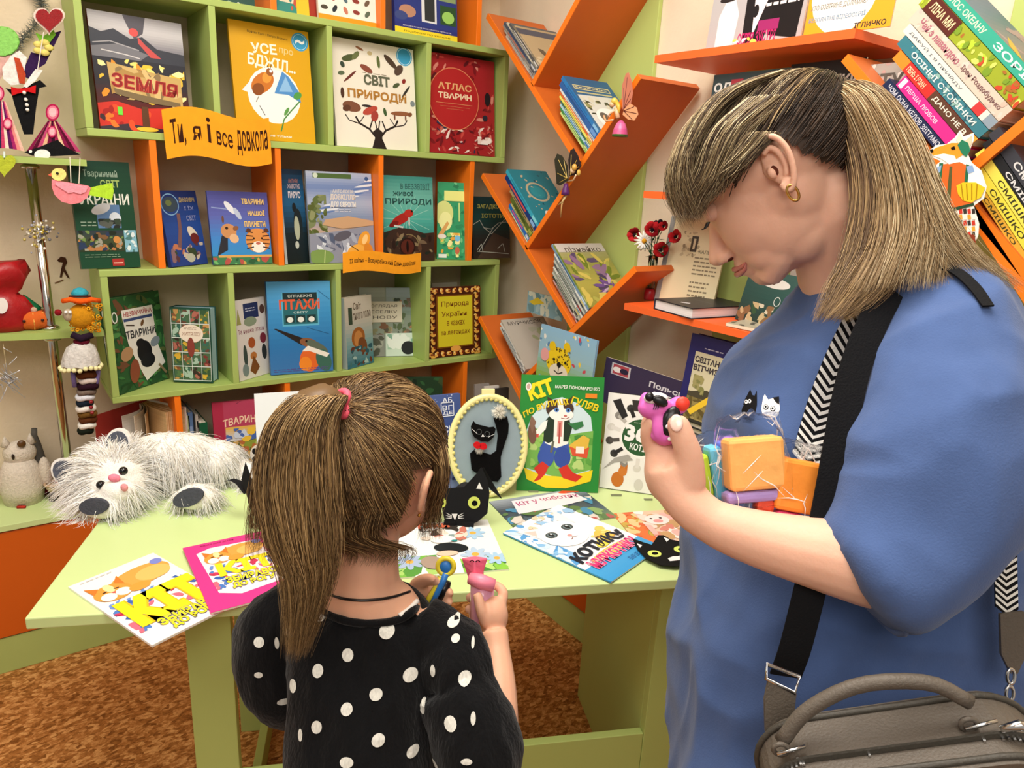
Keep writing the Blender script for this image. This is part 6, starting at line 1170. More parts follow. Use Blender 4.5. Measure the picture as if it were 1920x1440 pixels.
# ---------------- fox cut-out at the right tree shelf
fr = frame((1.415, 0, 0), (0, -1, 0), (0, 0, 1)); bp = fr @ Vector((*onp(1780, 400, fr), 0))
fx = thing('fox_cutout', 'paper fox in an orange embroidered waistcoat holding a yellow basket', 'paper fox', bp)
k = lambda pts, z, c, nm='print': obj(nm, plate(pts, fr, z, z + .0004, c), M_PAPER, fx)
obj('card_outline', plate([(1742, 282), (1756, 272), (1775, 270), (1790, 258), (1800, 244), (1806, 256), (1826, 249), (1826, 262), (1815, 290), (1822, 305), (1840, 320), (1850, 350), (1845, 372), (1826, 386), (1830, 400), (1836, 420), (1834, 442), (1826, 458), (1812, 456), (1800, 440), (1790, 400), (1770, 392), (1745, 385), (1734, 378), (1728, 380), (1714, 360), (1712, 330), (1706, 312), (1716, 307), (1736, 315), (1740, 322), (1752, 312), (1764, 302), (1748, 295), (1741, 288)], fr, -.0008, 0, '#f0eee6'), M_PAPER, fx)
k([(1714, 318), (1730, 316), (1738, 335), (1736, 360), (1730, 376), (1718, 360), (1716, 340)], .0002, '#e8b02a', 'tail'); k([(1709, 312), (1726, 311), (1734, 322), (1716, 322)], .0006, '#f8f6f0', 'tail_tip')
k([(1744, 284), (1758, 276), (1784, 268), (1800, 268), (1812, 276), (1806, 290), (1790, 300), (1770, 298), (1750, 292)], .0002, '#e89a30', 'head'); k([(1750, 292), (1770, 288), (1790, 292), (1796, 304), (1780, 308), (1766, 298)], .0006, '#f6f2e8', 'cheek'); k([(1793, 262), (1800, 249), (1806, 262), (1800, 272)], .0006, '#f0e0c8', 'ear'); k([(1810, 264), (1823, 254), (1822, 270), (1814, 284)], .0006, '#e8c8a8', 'ear')
k([(1796, 272), (1804, 262), (1816, 268), (1820, 282), (1812, 294), (1804, 288)], .001, '#2c7a5a', 'headscarf'); k([(1783, 277), (1790, 274), (1792, 280), (1785, 281)], .001, '#18120e', 'eye'); k([(1743, 282), (1749, 279), (1751, 285), (1745, 287)], .001, '#18120e', 'nose')
k([(1768, 308), (1800, 304), (1816, 312), (1812, 350), (1826, 382), (1790, 392), (1742, 380), (1762, 345)], .0004, '#e0682c', 'waistcoat'); k([(1781, 312), (1786, 312), (1782, 388), (1774, 388)], .0008, '#5a5a34', 'embroidered_band'); k([(1762, 306), (1769, 306), (1764, 350), (1757, 352)], .0008, '#2c6a4a', 'embroidered_band'); k([(1812, 308), (1818, 310), (1814, 352), (1808, 350)], .0008, '#2c6a4a', 'embroidered_band'); k([(1742, 378), (1790, 389), (1826, 380), (1827, 385), (1790, 395), (1742, 384)], .0008, '#2c4a34', 'hem_band')
k([(1745, 322), (1764, 312), (1760, 345), (1748, 362), (1738, 372), (1738, 345)], .0006, '#f4f2ee', 'sleeve'); k([(1816, 312), (1838, 322), (1846, 350), (1830, 356), (1814, 345)], .0006, '#f4f2ee', 'sleeve'); k([(1752, 316), (1766, 310), (1764, 322), (1752, 330)], .001, '#8aa8d0', 'sleeve_pattern'); k([(1812, 312), (1824, 310), (1828, 322), (1816, 326)], .001, '#8aa8d0', 'sleeve_pattern'); k([(1754, 344), (1762, 342), (1762, 356), (1755, 356)], .001, '#e0a050', 'paw')
k([(1794, 348), (1806, 342), (1830, 342), (1848, 352), (1840, 370), (1822, 380), (1806, 376), (1797, 364)], .0012, '#e8c22a', 'basket'); 
for i in range(4): k([(1802 + i * 10, 345), (1804 + i * 10, 345), (1808 + i * 8, 375), (1806 + i * 8, 375)], .0016, '#a88414', 'basket_rib')
for i in range(4):
    for j in range(5): k([(1798 + i * 8, 392 + j * 11), (1804 + i * 8, 391 + j * 11), (1805 + i * 8, 400 + j * 11), (1799 + i * 8, 401 + j * 11)], .0004, ['#c83a2c', '#e8a03a', '#3a3430', '#f0ece0'][(i * 2 + j) % 4], 'apron_check')
obj('boots', plate([(1808, 440), (1828, 440), (1830, 456), (1812, 454)], fr, .0006, .001, '#8a3a24'), M_PAPER, fx)

# ---------------- ornaments on and around the corner shelf (boards at z 1.437 and 0.985)
FY = lambda y: frame((0, y, 0), (1, 0, 0), (0, 0, 1))
def orn(name, label, cat, anchor, y): 
    f = FY(y); a = onp(*anchor, f); return thing(name, label, cat, (a[0], y, a[1])), f
# heart on a stick
r, f = orn('heart_ornament', 'glittery red heart with white rim on a stick above the paper bouquet', 'heart', (76, 90), 2.285)
hp = lambda s_: [(92 + s_ * 29 * .95 * (16 * math.sin(t) ** 3) / 16, 36 - s_ * 25 * (13 * math.cos(t) - 5 * math.cos(2 * t) - 2 * math.cos(3 * t) - math.cos(4 * t)) / 15) for t in [6.28319 * i / 30 for i in range(30)]]
obj('white_rim', plate(hp(1.08), f, -.002, .002, '#f0d8cc'), M_FELT, r); obj('red_heart', plate(hp(.93), f, .002, .006, '#a01820'), mat('red_glitter', '#9c1620', rough=.35, noise_amt=.35, nscale=900, bump=.6, bscale=900), r, bevel=.002)
obj('stick', MB().tube([f @ Vector((*onp(82, 60, f), -.003)), f @ Vector((*onp(70, 135, f), -.003))], .0012, 6, '#e8e0d8'), M_FELT, r)
# paper bouquet cone / waistcoat figure
r, f = orn('paper_suit', 'black paper suit figure with white collar, red bow tie and purple bouquet wrap', 'paper craft', (48, 250), 2.315)
pp = lambda nm, pts, z, c, m_=None: obj(nm, plate(pts, f, z, z + .0012, c), m_ or M_FELT, r)
pp('jacket', [(10, 165), (30, 170), (75, 150), (88, 162), (74, 165), (68, 200), (62, 252), (45, 252), (28, 200), (22, 178)], 0, '#17181a'); pp('purple_wrap', [(40, 140), (58, 98), (85, 104), (100, 62), (115, 58), (85, 120), (66, 132), (56, 150)], .002, '#35204a')
pp('white_collar', [(4, 128), (20, 105), (36, 95), (50, 108), (46, 130), (43, 158), (20, 160), (6, 148)], .004, '#e6e4e0'); pp('white_collar', [(43, 162), (66, 130), (80, 132), (66, 152), (50, 165)], .005, '#ecebe8'); pp('red_strap', [(26, 108), (36, 110), (48, 140), (46, 158), (36, 156)], .0065, '#b8482c')
pp('bow_tie', [(20, 163), (32, 166), (44, 166), (56, 164), (67, 160), (66, 176), (52, 172), (44, 174), (32, 176), (22, 180)], .0075, '#c81c20'); 
for (x, y) in ((45, 174), (48, 187), (50, 197), (51, 206)): obj('button', MB().ell(f @ Vector((*onp(x, y, f), .009)), .0045, '#f0eeea', nu=8, nv=5), M_GLOSSY, r, smooth=True)
bq = MB()
for i in range(5): a = i * 1.256; bq.ell(f @ Vector((*onp(80 + 11 * math.cos(a), 90 + 10 * math.sin(a), f), .01)), (.011, .005, .008), '#e8d87a', nu=8, nv=5)
obj('yellow_bow', bq, M_FELT, r, smooth=True); pp('green_leaf', [(66, 62), (82, 68), (100, 56), (104, 66), (90, 84), (76, 82)], .006, '#7ab83a')
# green felt head and lime heart
r, f = orn('felt_flower', 'round light green felt flower at the left edge of the top board', 'felt craft', (8, 100), 2.33)
obj('disc', spot(4, 78, 31, 27, f, 0, .008, '#8fcf6a'), M_FELT, r, bevel=.002); obj('ruffle', MB().tube([f @ Vector((*onp(4 + 30 * math.cos(t), 78 + 26 * math.sin(t), f), .004 + .003 * math.sin(t * 14))) for t in [6.283 * i / 40 for i in range(40)]], .003, 6, '#7fc25a', closed=True), M_FELT, r, smooth=True)
obj('face_strip', plate([(0, 104), (20, 104), (12, 128), (0, 150)], f, .001, .004, '#d8a8a0'), M_FELT, r)
r, f = orn('felt_heart', 'yellow green felt heart hanging under the top board of the corner shelf', 'heart', (8, 312), 2.262)
obj('heart', plate([(8 + .9 * 24 * (16 * math.sin(t) ** 3) / 16, 308 - 22 * (13 * math.cos(t) - 5 * math.cos(2 * t) - 2 * math.cos(3 * t) - math.cos(4 * t)) / 15) for t in [6.28319 * i / 26 for i in range(26)]], f, -.004, .004, '#b4c03a'), M_FELT, r, bevel=.003)
obj('hanging_loop', MB().tube([f @ Vector((*onp(8, 296, f), 0)), f @ Vector((*onp(8, 284, f), -.004))], .002, 6, '#d8e8e8'), M_FELT, r)
# tinsel on the wall
r, f = orn('tinsel', 'silver grey tinsel hanging on the wall behind the red heart', 'tinsel', (60, 10), 2.485)
rs = np.random.RandomState(9); tp = []
for i in range(520): 
    u = rs.uniform(0, 1); cxp = (50 + 28 * math.sin(u * 5), -30 + 150 * u); b_ = f @ Vector((*onp(*cxp, f), rs.uniform(0, .01))); d = rs.normal(0, 1, 3); d /= np.linalg.norm(d); d[1] = -abs(d[1]); tp.append([np.array(b_) + d * t * .022 for t in np.linspace(0, 1, 3)])
o = strand_mesh('tinsel_strands', np.array(tp), np.full(520, .0009), np.tile(lin('#8f9490'), (520, 1)) * rs.uniform(.5, 1.3, (520, 1)), r, mat('tinsel_foil', rough=.3, attr=True, metal=.6)); o['kind'] = 'stuff'
# quilled ladies in striped gowns
def gown(label, apex, feet_y, xl, xr, y, heads, seed, pal):
    r, f = orn('quilled_lady', label, 'paper craft', (apex[0], feet_y), y); n = 11; rr = random.Random(seed)
    for i in range(n):
        t0, t1 = i / n, (i + 1) / n; bx0, bx1 = xl + (xr - xl) * t0, xl + (xr - xl) * t1; bend = lambda t: feet_y - 6 * math.sin(math.pi * t)
        ax0 = apex[0] - 8 + 16 * t0; ax1 = apex[0] - 8 + 16 * t1; c = pal[i % len(pal)]
        obj('gown_strip', plate([(ax0, apex[1]), (ax1, apex[1]), ((ax1 + bx1) / 2 + (bx1 - ax1) * .02, (apex[1] + feet_y) / 2), (bx1, bend(t1)), (bx0, bend(t0)), ((ax0 + bx0) / 2, (apex[1] + feet_y) / 2)], f, 0, .003 + .004 * math.sin(math.pi * (i + .5) / n), c), M_FELT, r)
    for (x, yy, rx, ry) in heads:
        for s_, c in ((1.0, '#b02050'), (.78, '#e87a98'), (.55, '#f6b8c0')): obj('coiled_head', spot(x, yy, rx * s_, ry * s_, f, .006, .010 + .002 * (1 - s_), c), M_FELT, r)
    return r, f
gown('pink and plum quilled paper lady in a wide striped gown on the top board', (98, 226), 286, 48, 152, 2.31, [(98, 211, 13, 16), (97, 247, 9, 11)], 1, ['#8a1c4a', '#5a1430', '#c84a7a', '#e8b890', '#7a1840', '#3a1428', '#a82a5a', '#f0c8a0'])
gown('taller quilled paper lady cut by the left edge of the picture', (2, 190), 284, -34, 46, 2.30, [(14, 232, 9, 11), (-4, 176, 12, 15)], 2, ['#5a1c5a', '#a82a6a', '#e88a8a', '#f0c0b0', '#2a2a4a', '#c8406a', '#f4d8c8'])
r, f = orn('paper_bonnet', 'black and white paper hat lying at the foot of the quilled ladies', 'paper craft', (85, 288), 2.275)
obj('brim', plate([(45, 285), (75, 275), (108, 262), (118, 272), (150, 290), (100, 293), (60, 292)], f, 0, .002, '#1a1a1c'), M_FELT, r); obj('white_disc', spot(79, 290, 15, 10, f, .003, .005, '#f0f0ec'), M_FELT, r); obj('white_dot', spot(57, 284, 3, 3, f, .003, .005, '#f0f0ec'), M_FELT, r)
# felt bird on a cord
r, f = orn('felt_bird', 'pink felt bird with a yellow head and lime tail hanging on a cord', 'felt craft', (140, 350), 2.235)
obj('bird_body', plate([(97, 336), (104, 338), (116, 340), (165, 348), (170, 352), (164, 370), (150, 380), (134, 383), (115, 378), (102, 365), (97, 350)], f, -.004, .004, '#f08a94'), M_FELT, r, bevel=.002)
obj('wing', plate([(104, 340), (120, 341), (165, 350), (160, 360), (150, 364), (138, 360), (128, 362), (112, 352), (103, 346)], f, .004, .007, '#f4a0b0'), M_FELT, r, bevel=.0015)
obj('head', spot(110, 327, 14, 12, f, -.003, .0055, '#f2e68a'), M_FELT, r, bevel=.002); obj('beak', plate([(97, 324), (90, 328), (98, 332)], f, -.001, .003, '#e8705a'), M_FELT, r); obj('eye', MB().ell(f @ Vector((*onp(107, 325, f), .007)), .0035, '#101010', nu=8, nv=5), M_GLOSSY, r, smooth=True)
obj('tail', plate([(168, 352), (190, 347), (210, 343), (213, 358), (210, 375), (190, 370), (166, 366)], f, -.002, .002, '#b4e03c'), M_FELT, r)
obj('cord', MB().tube([f @ Vector((*onp(*p, f), .001)) for p in ((148, 344), (150, 296), (131, 294), (133, 342))], .0012, 6, '#f0ead8'), M_FELT, r)
# dried flower cluster clipped on the pole
r, f = orn('dried_flower_sprig', 'small silver and yellow dried flower sprig fixed to the chrome pole', 'sprig', (74, 435), 2.285); mb = MB(); rr = random.Random(4)
for i in range(90):
    x, yy = 72 + rr.gauss(0, 15), 434 + rr.gauss(0, 12); mb.ell(f @ Vector((*onp(x, yy, f), rr.uniform(-.004, .014))), (rr.uniform(.002, .0045),) * 3, rr.choice(['#d8d0c0', '#9a9aa8', '#c8b04a', '#e8e4d8', '#6a6a70', '#b8a85a']), nu=6, nv=4)
o = obj('blossoms', mb, M_GLOSSY, r, smooth=True); o['kind'] = 'stuff'
for i in range(7): obj('twig', MB().tube([f @ Vector((*onp(78, 430, f), 0)), f @ Vector((*onp(78 + rr.uniform(-38, 20), 430 + rr.uniform(-22, 26), f), .006))], .0009, 5, '#7a7454'), M_FELT, r)
# small brown figure sticker on the wall
r, f = orn('wall_sticker', 'small brown thin figure sticker on the wall beside the chrome pole', 'sticker', (118, 500), 2.4985)
obj('figure', plate([(107, 488), (114, 481), (123, 483), (126, 492), (121, 502), (126, 512), (131, 522), (126, 520), (119, 509), (116, 520), (112, 520), (115, 503), (118, 492), (110, 491)], f, 0, .0006, '#4a2c1c'), M_PAPER, r); obj('ground_stroke', plate([(102, 530), (118, 524), (119, 526), (103, 532)], f, 0, .0006, '#7a5a40'), M_PAPER, r)
# red fabric bag, gnome, pumpkin on the middle board
ZC = .985
def at_board(px, py, z): p = atz(px, py, z); return Vector((p.x, p.y, z))
r = thing('gift_bag', 'crumpled red fabric bag tied at the top at the left edge', 'bag', at_board(12, 622, ZC)); b_ = Vector(r.location); mb = MB()
b_.y = max(b_.y, 2.33)
rgs = []
for (h_, q) in ((.001, .05), (.02, .062), (.06, .066), (.09, .05), (.105, .034), (.12, .05), (.15, .07), (.18, .06)):
    rgs.append([b_ + Vector((q * math.cos(t) * (1 + .12 * math.sin(t * 5 + h_ * 40)), q * .7 * math.sin(t), h_ + .008 * math.sin(t * 4) * (h_ > .1))) for t in [6.283 * i / 24 for i in range(24)]])
mb.loft(rgs, '#a8151c'); obj('red_cloth', mb, mat('red_satin', '#a4141c', rough=.4, noise_amt=.15, nscale=30, bump=.6, bscale=40), r, smooth=True)
obj('white_badge', spot(3, 573, 12, 15, FY(b_.y - .052), 0, .002, '#e8e4e0'), M_PAPER, r)
pk = at_board(66, 621, ZC); r = thing('felt_pumpkin', 'orange felt pumpkin with button eyes and a green hat on the middle board', 'felt pumpkin', pk); c_ = pk + Vector((0, .04, .026)); mb = MB()
for i in range(8): a = i * .785; mb.ell(c_ + Vector((.022 * math.cos(a), .022 * math.sin(a), 0)), (.024, .024, .026), '#d8641c')
fuse('pumpkin', mb, mat('orange_felt', '#d2601c', rough=.9, bump=.3, bscale=200), r, .004, 2)
for i in range(3): x = -.024 + .024 * i; obj('seam', MB().tube([c_ + Vector((x * 1.1, -.036 + abs(x) * .45, -.022)), c_ + Vector((x * 1.55, -.047 + abs(x) * .55, 0)), c_ + Vector((x * .9, -.034 + abs(x) * .4, .023))], .0013, 5, '#f0b058'), M_FELT, r)
for x in (-.022, .02): obj('button_eye', MB().ell(c_ + Vector((x, -.041, .003)), (.004, .002, .004), '#3a1810'), M_GLOSSY, r, smooth=True)
obj('hat', MB().lathe([(.02, 0), (.017, .01), (.012, .024), (.004, .045), (.001, .05)], c_ + Vector((.006, 0, .022)), 14, '#17603a', axis=(-.45, 0, 1)), M_FELT, r, smooth=True); obj('hat_ball', MB().ell(c_ + Vector((.004, -.018, .028)), .008, '#c8a890'), M_FELT, r, smooth=True)
# knitted troll doll on a tower, hanging pompom skirt: one hanging garland figure
r, f = orn('yarn_doll', 'tall hanging yarn doll: orange curls, white skirt with pompoms, beaded legs', 'doll', (150, 700), 2.205)
P = lambda x, y, z=0.0: f @ Vector((*onp(x, y, f), z))
mb = MB().lathe([(.018, -.004), (.021, .004), (.014, .014), (.004, .018)], P(150, 552), 14, '#3aa0b4'); obj('teal_cap', mb, M_FELT, r, smooth=True)
obj('cap_cord', MB().tube([P(150 + 19 * math.cos(t), 556 + 2 * math.sin(t), -.02 * math.sin(t)) for t in [6.283 * i / 16 for i in range(16)]], .003, 6, '#4a2420', closed=True), M_FELT, r, smooth=True)
obj('orange_band', MB().tube([P(116, 564, .006), P(130, 560, .016), P(150, 563, .02), P(170, 560, .016), P(187, 563, .006)], [.006, .007, .0075, .007, .006], 8, '#f0601c'), M_FELT, r, smooth=True)
hb = MB(); rr = random.Random(12)
for i in range(150):
    x, yy = 158 + rr.uniform(-30, 30), 592 + rr.uniform(-24, 28)
    if x < 140 and yy < 612: continue
    c_ = P(x, yy, rr.uniform(-.02, .016)); hb.tube([c_ + Vector((.004 * math.cos(t), rr.uniform(-.001, .001), .004 * math.sin(t))) for t in [1.05 * j for j in range(6)]], .0017, 4, rr.choice(['#e89a1c', '#f0b42c', '#c8780f', '#dba028']), closed=True)
o = obj('orange_curls', hb, M_FELT, r, smooth=True); o['kind'] = 'stuff'
obj('head', MB().ell(P(152, 594), (.032, .024, .034), '#c88a1c'), M_FELT, r, smooth=True); obj('face', MB().ell(P(128, 590, .006), (.013, .012, .017), '#b8a890'), M_FELT, r, smooth=True); obj('nose', MB().ell(P(108, 584, .014), .0085, '#8a1c24'), M_FELT, r, smooth=True)
for x in (122, 130): obj('eye', MB().ell(P(x, 583, .02), .0042, '#f4f4f4', nu=8, nv=5), M_GLOSSY, r, smooth=True)
obj('scarf', MB().tube([P(134, 626, .008), P(150, 632, .016), P(172, 627, .008)], [.009, .010, .009], 8, '#2a1c2c'), M_FELT, r, smooth=True); obj('bodice', MB().lathe([(.017, 0), (.02, .012)], P(154, 646), 12, '#5a1424'), M_FELT, r, smooth=True)
rg = []
for (yy, q) in ((642, .018), (652, .034), (668, .043), (684, .047)):
    c_ = P(152, yy); rg.append([c_ + Vector((q * math.cos(t), q * .8 * math.sin(t), .003 * math.sin(t * 9) * (q > .03))) for t in [6.283 * i / 36 for i in range(36)]])
obj('white_skirt', MB().loft(rg, '#cfccc8', caps=False), mat('white_knit', '#cdc9c4', rough=.9, noise_amt=.15, nscale=90, bump=.8, bscale=140), r, smooth=True)
for i in range(22):
    t = 6.283 * i / 22; obj('pompom', MB().ell(P(152, 688) + Vector((.048 * math.cos(t), .039 * math.sin(t), rr.uniform(-.003, .003))), .0062, '#ece6b0', nu=8, nv=5), M_FELT, r, smooth=True)
for i, (c, q) in enumerate((('#5a3018', .028), ('#e0d0c8', .024), ('#2c1420', .031), ('#7a6a60', .026), ('#d8d8e0', .026), ('#1c2430', .022), ('#e4dcd4', .028), ('#6a4a20', .026), ('#5a3018', .024), ('#e8e4dc', .024), ('#1a2018', .020))):
    c_ = P(162 + 3 * math.sin(i), 702 + i * 10.5); obj('yarn_ring', MB().tube([c_ + Vector((q * .62 * math.cos(t), q * .62 * math.sin(t), .002 * math.sin(3 * t))) for t in [6.283 * j / 18 for j in range(18)]], .0085, 8, c, closed=True), M_FELT, r, smooth=True)
for (x, yy) in ((168, 748), (168, 758), (170, 768)): obj('red_bead', MB().ell(P(x, yy, .03), .005, '#8a1420'), M_GLOSSY, r, smooth=True)
for x in (136, 184): obj('lilac_yarn', MB().tube([P(x, 694, .002), P(x + (4 if x < 150 else -4), 725, .004)], .006, 8, '#7a6aa0'), M_FELT, r, smooth=True)
# silver leaf spray hanging
r, f = orn('silver_leaf_spray', 'silver glitter leaf spray hanging under the middle board at the left edge', 'ornament', (12, 710), 2.29)
obj('cord', MB().tube([f @ Vector((*onp(6, 645, f), 0)), f @ Vector((*onp(12, 690, f), 0))], .0008, 5, '#c8b890'), M_FELT, r)
for i in range(34):
    a = (12 + rr.gauss(0, 5), 706 + rr.gauss(0, 10)); b_ = (a[0] + rr.uniform(-20, 26), a[1] + rr.uniform(-22, 30)); p0 = f @ Vector((*onp(*a, f), rr.uniform(0, .01))); p1 = f @ Vector((*onp(*b_, f), rr.uniform(0, .012)))
    obj('leaf', MB().tube([p0, p0.lerp(p1, .5), p1], [.0008, (.0042, .001), .0006], 6, '#c8c8cc'), mat('silver_glitter', '#c4c4c8', rough=.3, metal=.5, noise_amt=.2, nscale=700), r)
# bottom board: owl, gnome, little pot figure
r = thing('lace_owl', 'white lace owl doll with a button on its head at the back of the cabinet', 'doll', at_board(45, 932, ZB) + Vector((0, .03, 0))); b_ = Vector(r.location); b_.y = 2.40
mb = MB().lathe([(.05, 0), (.058, .05), (.05, .1), (.036, .13)], b_, 18, '#d8ccc0'); mb.ell(b_ + Vector((.005, 0, .15)), (.042, .034, .038), '#ddd4c8'); obj('body', mb, mat('cream_lace', '#d8ccbc', rough=.95, noise_amt=.1, nscale=150, bump=.8, bscale=200), r, smooth=True)
for s_ in (-1, 1): obj('wing', MB().ell(b_ + Vector((.06 * s_, -.01, .08)), (.018, .02, .05), '#d4c8ba'), MATS['cream_lace'], r, smooth=True); obj('ear_tuft', MB().lathe([(.014, 0), (.001, .03)], b_ + Vector((.03 * s_ + .005, 0, .175)), 8, '#e0d8cc'), MATS['cream_lace'], r, smooth=True)
obj('dark_eye', MB().ell(b_ + Vector((-.012, -.034, .152)), (.004, .003, .009), '#2a2018'), M_GLOSSY, r, smooth=True); obj('brown_button', MB().ell(b_ + Vector((.012, -.03, .186)), (.011, .006, .011), '#5a3c1c'), M_GLOSSY, r, smooth=True); obj('orange_foot', MB().tube([b_ + Vector((-.02, -.05, .004)), b_ + Vector((.0, -.06, .004))], .004, 6, '#b8382c'), M_FELT, r, smooth=True)
r = thing('gnome_doll', 'bearded gnome in a tall grey felt hat and dark red robe', 'gnome', at_board(72, 936, ZB)); b_ = Vector(r.location) + Vector((0, .05, 0))
obj('robe', MB().lathe([(.034, 0), (.04, .012), (.036, .05), (.026, .075)], b_, 18, '#7a1420'), M_FELT, r, smooth=True)
mb = MB().ell(b_ + Vector((-.004, -.022, .045)), (.032, .02, .042), '#e4e0dc'); mb.ell(b_ + Vector((-.002, -.028, .012)), (.014, .01, .018), '#e4e0dc'); obj('beard', mb, M_FUR, r, smooth=True); obj('nose', MB().ell(b_ + Vector((-.002, -.04, .084)), (.016, .011, .011), '#d8ccb8'), M_FELT, r, smooth=True)
mb = MB().lathe([(.044, 0), (.036, .012), (.028, .04), (.017, .08), (.008, .105), (.0075, .125)], b_ + Vector((0, 0, .08)), 18, '#5a5650', axis=(.12, 0, 1)); obj('felt_hat', mb, M_FELT, r, smooth=True)
obj('hat_brim', MB().tube([b_ + Vector((-.042, -.02, .06)), b_ + Vector((-.02, -.04, .094)), b_ + Vector((.012, -.042, .094)), b_ + Vector((.046, -.02, .068))], [.006, .008, .008, .004], 8, '#4e4a44'), M_FELT, r, smooth=True)
r = thing('clay_pot_figure', 'tiny clay pot figure with a red cap between gnome and toy cat', 'figurine', at_board(105, 944, ZB)); b_ = Vector(r.location) + Vector((0, .03, 0))
obj('dark_boots', MB().lathe([(.016, 0), (.014, .03)], b_, 12, '#241c18'), M_GLOSSY, r, smooth=True); obj('striped_body', MB().lathe([(.014, 0), (.02, .012), (.018, .02)], b_ + Vector((0, 0, .03)), 14, '#c8b090'), M_GLOSSY, r, smooth=True); obj('pot_rim', MB().tube([b_ + Vector((.021 * math.cos(t), .021 * math.sin(t), .052)) for t in [6.283 * i / 16 for i in range(16)]], .004, 6, '#c8a888', closed=True), M_GLOSSY, r, smooth=True); obj('red_cap', MB().ell(b_ + Vector((.02, -.005, .06)), (.016, .012, .018), '#a81c24'), M_FELT, r, smooth=True)
r = thing('small_blue_cat', 'dark blue knitted lump with pale pink ball behind the gnome hat', 'figurine', at_board(128, 905, ZB)); b_ = Vector(r.location); b_.y = 2.42
obj('blue_base', MB().ell(b_ + Vector((0, 0, .03)), (.036, .024, .03), '#232c48'), M_FELT, r, smooth=True); obj('pink_ball', MB().ell(b_ + Vector((.035, -.02, .085)), (.03, .026, .028), '#d8bcb4'), M_FELT, r, smooth=True); obj('yellow_flower', MB().ell(b_ + Vector((.02, -.03, .115)), (.011, .006, .008), '#c8c020'), M_FELT, r, smooth=True); obj('dark_leaf', MB().ell(b_ + Vector((.0, -.02, .11)), (.016, .01, .012), '#1c2c1c'), M_FELT, r, smooth=True)
# ================================================================== people
M_SKIN = mat('adult_skin', '#e8b69c', rough=.48, spec=.35, noise_amt=.045, nscale=22, bump=.08, bscale=300, sss=.25)
M_WHT_ = mat('white_cotton', '#e8e2da', rough=.9)
M_SKIN_G = mat('child_skin', '#dfaa8c', rough=.48, spec=.35, noise_amt=.04, nscale=22, bump=.06, bscale=300, sss=.25)
def bvh_of(o, parent):
    Mw = parent.matrix_basis if parent else Matrix.Identity(4)
    return BVHTree.FromPolygons([Mw @ v.co for v in o.data.vertices], [tuple(p.vertices) for p in o.data.polygons])
ORG = Vector((0, 0, EYE))
def hit(bv, px, py):
    loc, n, i, d = bv.ray_cast(ORG, Vector(ray(px, py)))
    if loc is None: return None, None
    if n.dot(Vector(ray(px, py))) > 0: n = -n
    return loc, n
def catmull(P, n):
    P = [np.array(p, dtype=float) for p in P]; P = [2 * P[0] - P[1]] + P + [2 * P[-1] - P[-2]]; out = []; k = len(P) - 3
    for i in range(n):
        t = i / (n - 1) * k; j = min(int(t), k - 1); u = t - j; a, b, c, d = P[j:j + 4]
        out.append(.5 * ((2 * b) + (-a + c) * u + (2 * a - 5 * b + 4 * c - d) * u * u + (-a + 3 * b - 3 * c + d) * u ** 3))
    return np.array(out)
def tube_thru(mb, keys, n, c, seg=14, ax=None):
    """keys: (point, radius or (r across, r deep)); smooth limb through the keys"""
    pts = catmull([k[0] for k in keys], seg); rr = []
    for i in range(seg):
        t = i / (seg - 1) * (len(keys) - 1); j = min(int(t), len(keys) - 2); u = t - j; a, b = keys[j][1], keys[j + 1][1]
        a = a if isinstance(a, tuple) else (a, a); b = b if isinstance(b, tuple) else (b, b); rr.append((a[0] + (b[0] - a[0]) * u, a[1] + (b[1] - a[1]) * u))
    mb.tube([Vector(p) for p in pts], rr, n, c, up=ax); return mb
def lock(keys, n, cols, parent, nm, K=16, rad=.00055, seed=1, noise_=.004, A1=None, A2=None, tip=.25):
    """n strands following a spline of (point, spread across, spread deep)"""
    rs = np.random.RandomState(seed); A1 = np.array(A1 if A1 is not None else VR); A2 = np.array(A2 if A2 is not None else VB)
    C = catmull([k[0] for k in keys], K); R1 = np.interp(np.linspace(0, len(keys) - 1, K), range(len(keys)), [k[1] for k in keys]); R2 = np.interp(np.linspace(0, len(keys) - 1, K), range(len(keys)), [k[2] for k in keys])
    a = rs.uniform(0, 6.283, n); q = np.sqrt(rs.uniform(0.1, 1, n)); x = q * np.cos(a); y = q * np.sin(a)
    P = C[None] + (x[:, None] * R1[None])[..., None] * A1 + (y[:, None] * R2[None])[..., None] * A2
    t = np.linspace(0, 1, K)
    ph = rs.uniform(0, 6.283, (n, 3)); fr_ = rs.uniform(2, 6, (n, 3)); P += noise_ * rs.uniform(.2, 1.0, (n, 1, 1)) * np.sin(fr_[:, None, :] * t[None, :, None] * 2 + ph[:, None, :]) * (t[None, :, None] ** .7)
    end = 1 - tip * rs.uniform(0, 1, n) ** 2; idx = t[None, :] * end[:, None] * (K - 1); i0 = np.clip(np.floor(idx).astype(int), 0, K - 2); f = (idx - i0)[..., None]; P = np.take_along_axis(P, i0[..., None].repeat(3, 2), 1) * (1 - f) + np.take_along_axis(P, (i0 + 1)[..., None].repeat(3, 2), 1) * f
    pal = np.array([lin(c) for c in cols]); Cc = pal[rs.randint(0, len(pal), n)] * rs.uniform(.8, 1.15, (n, 1))
    o = strand_mesh(nm, P, np.full(n, rad), Cc, parent, M_HAIR); o['kind'] = 'stuff'; return o
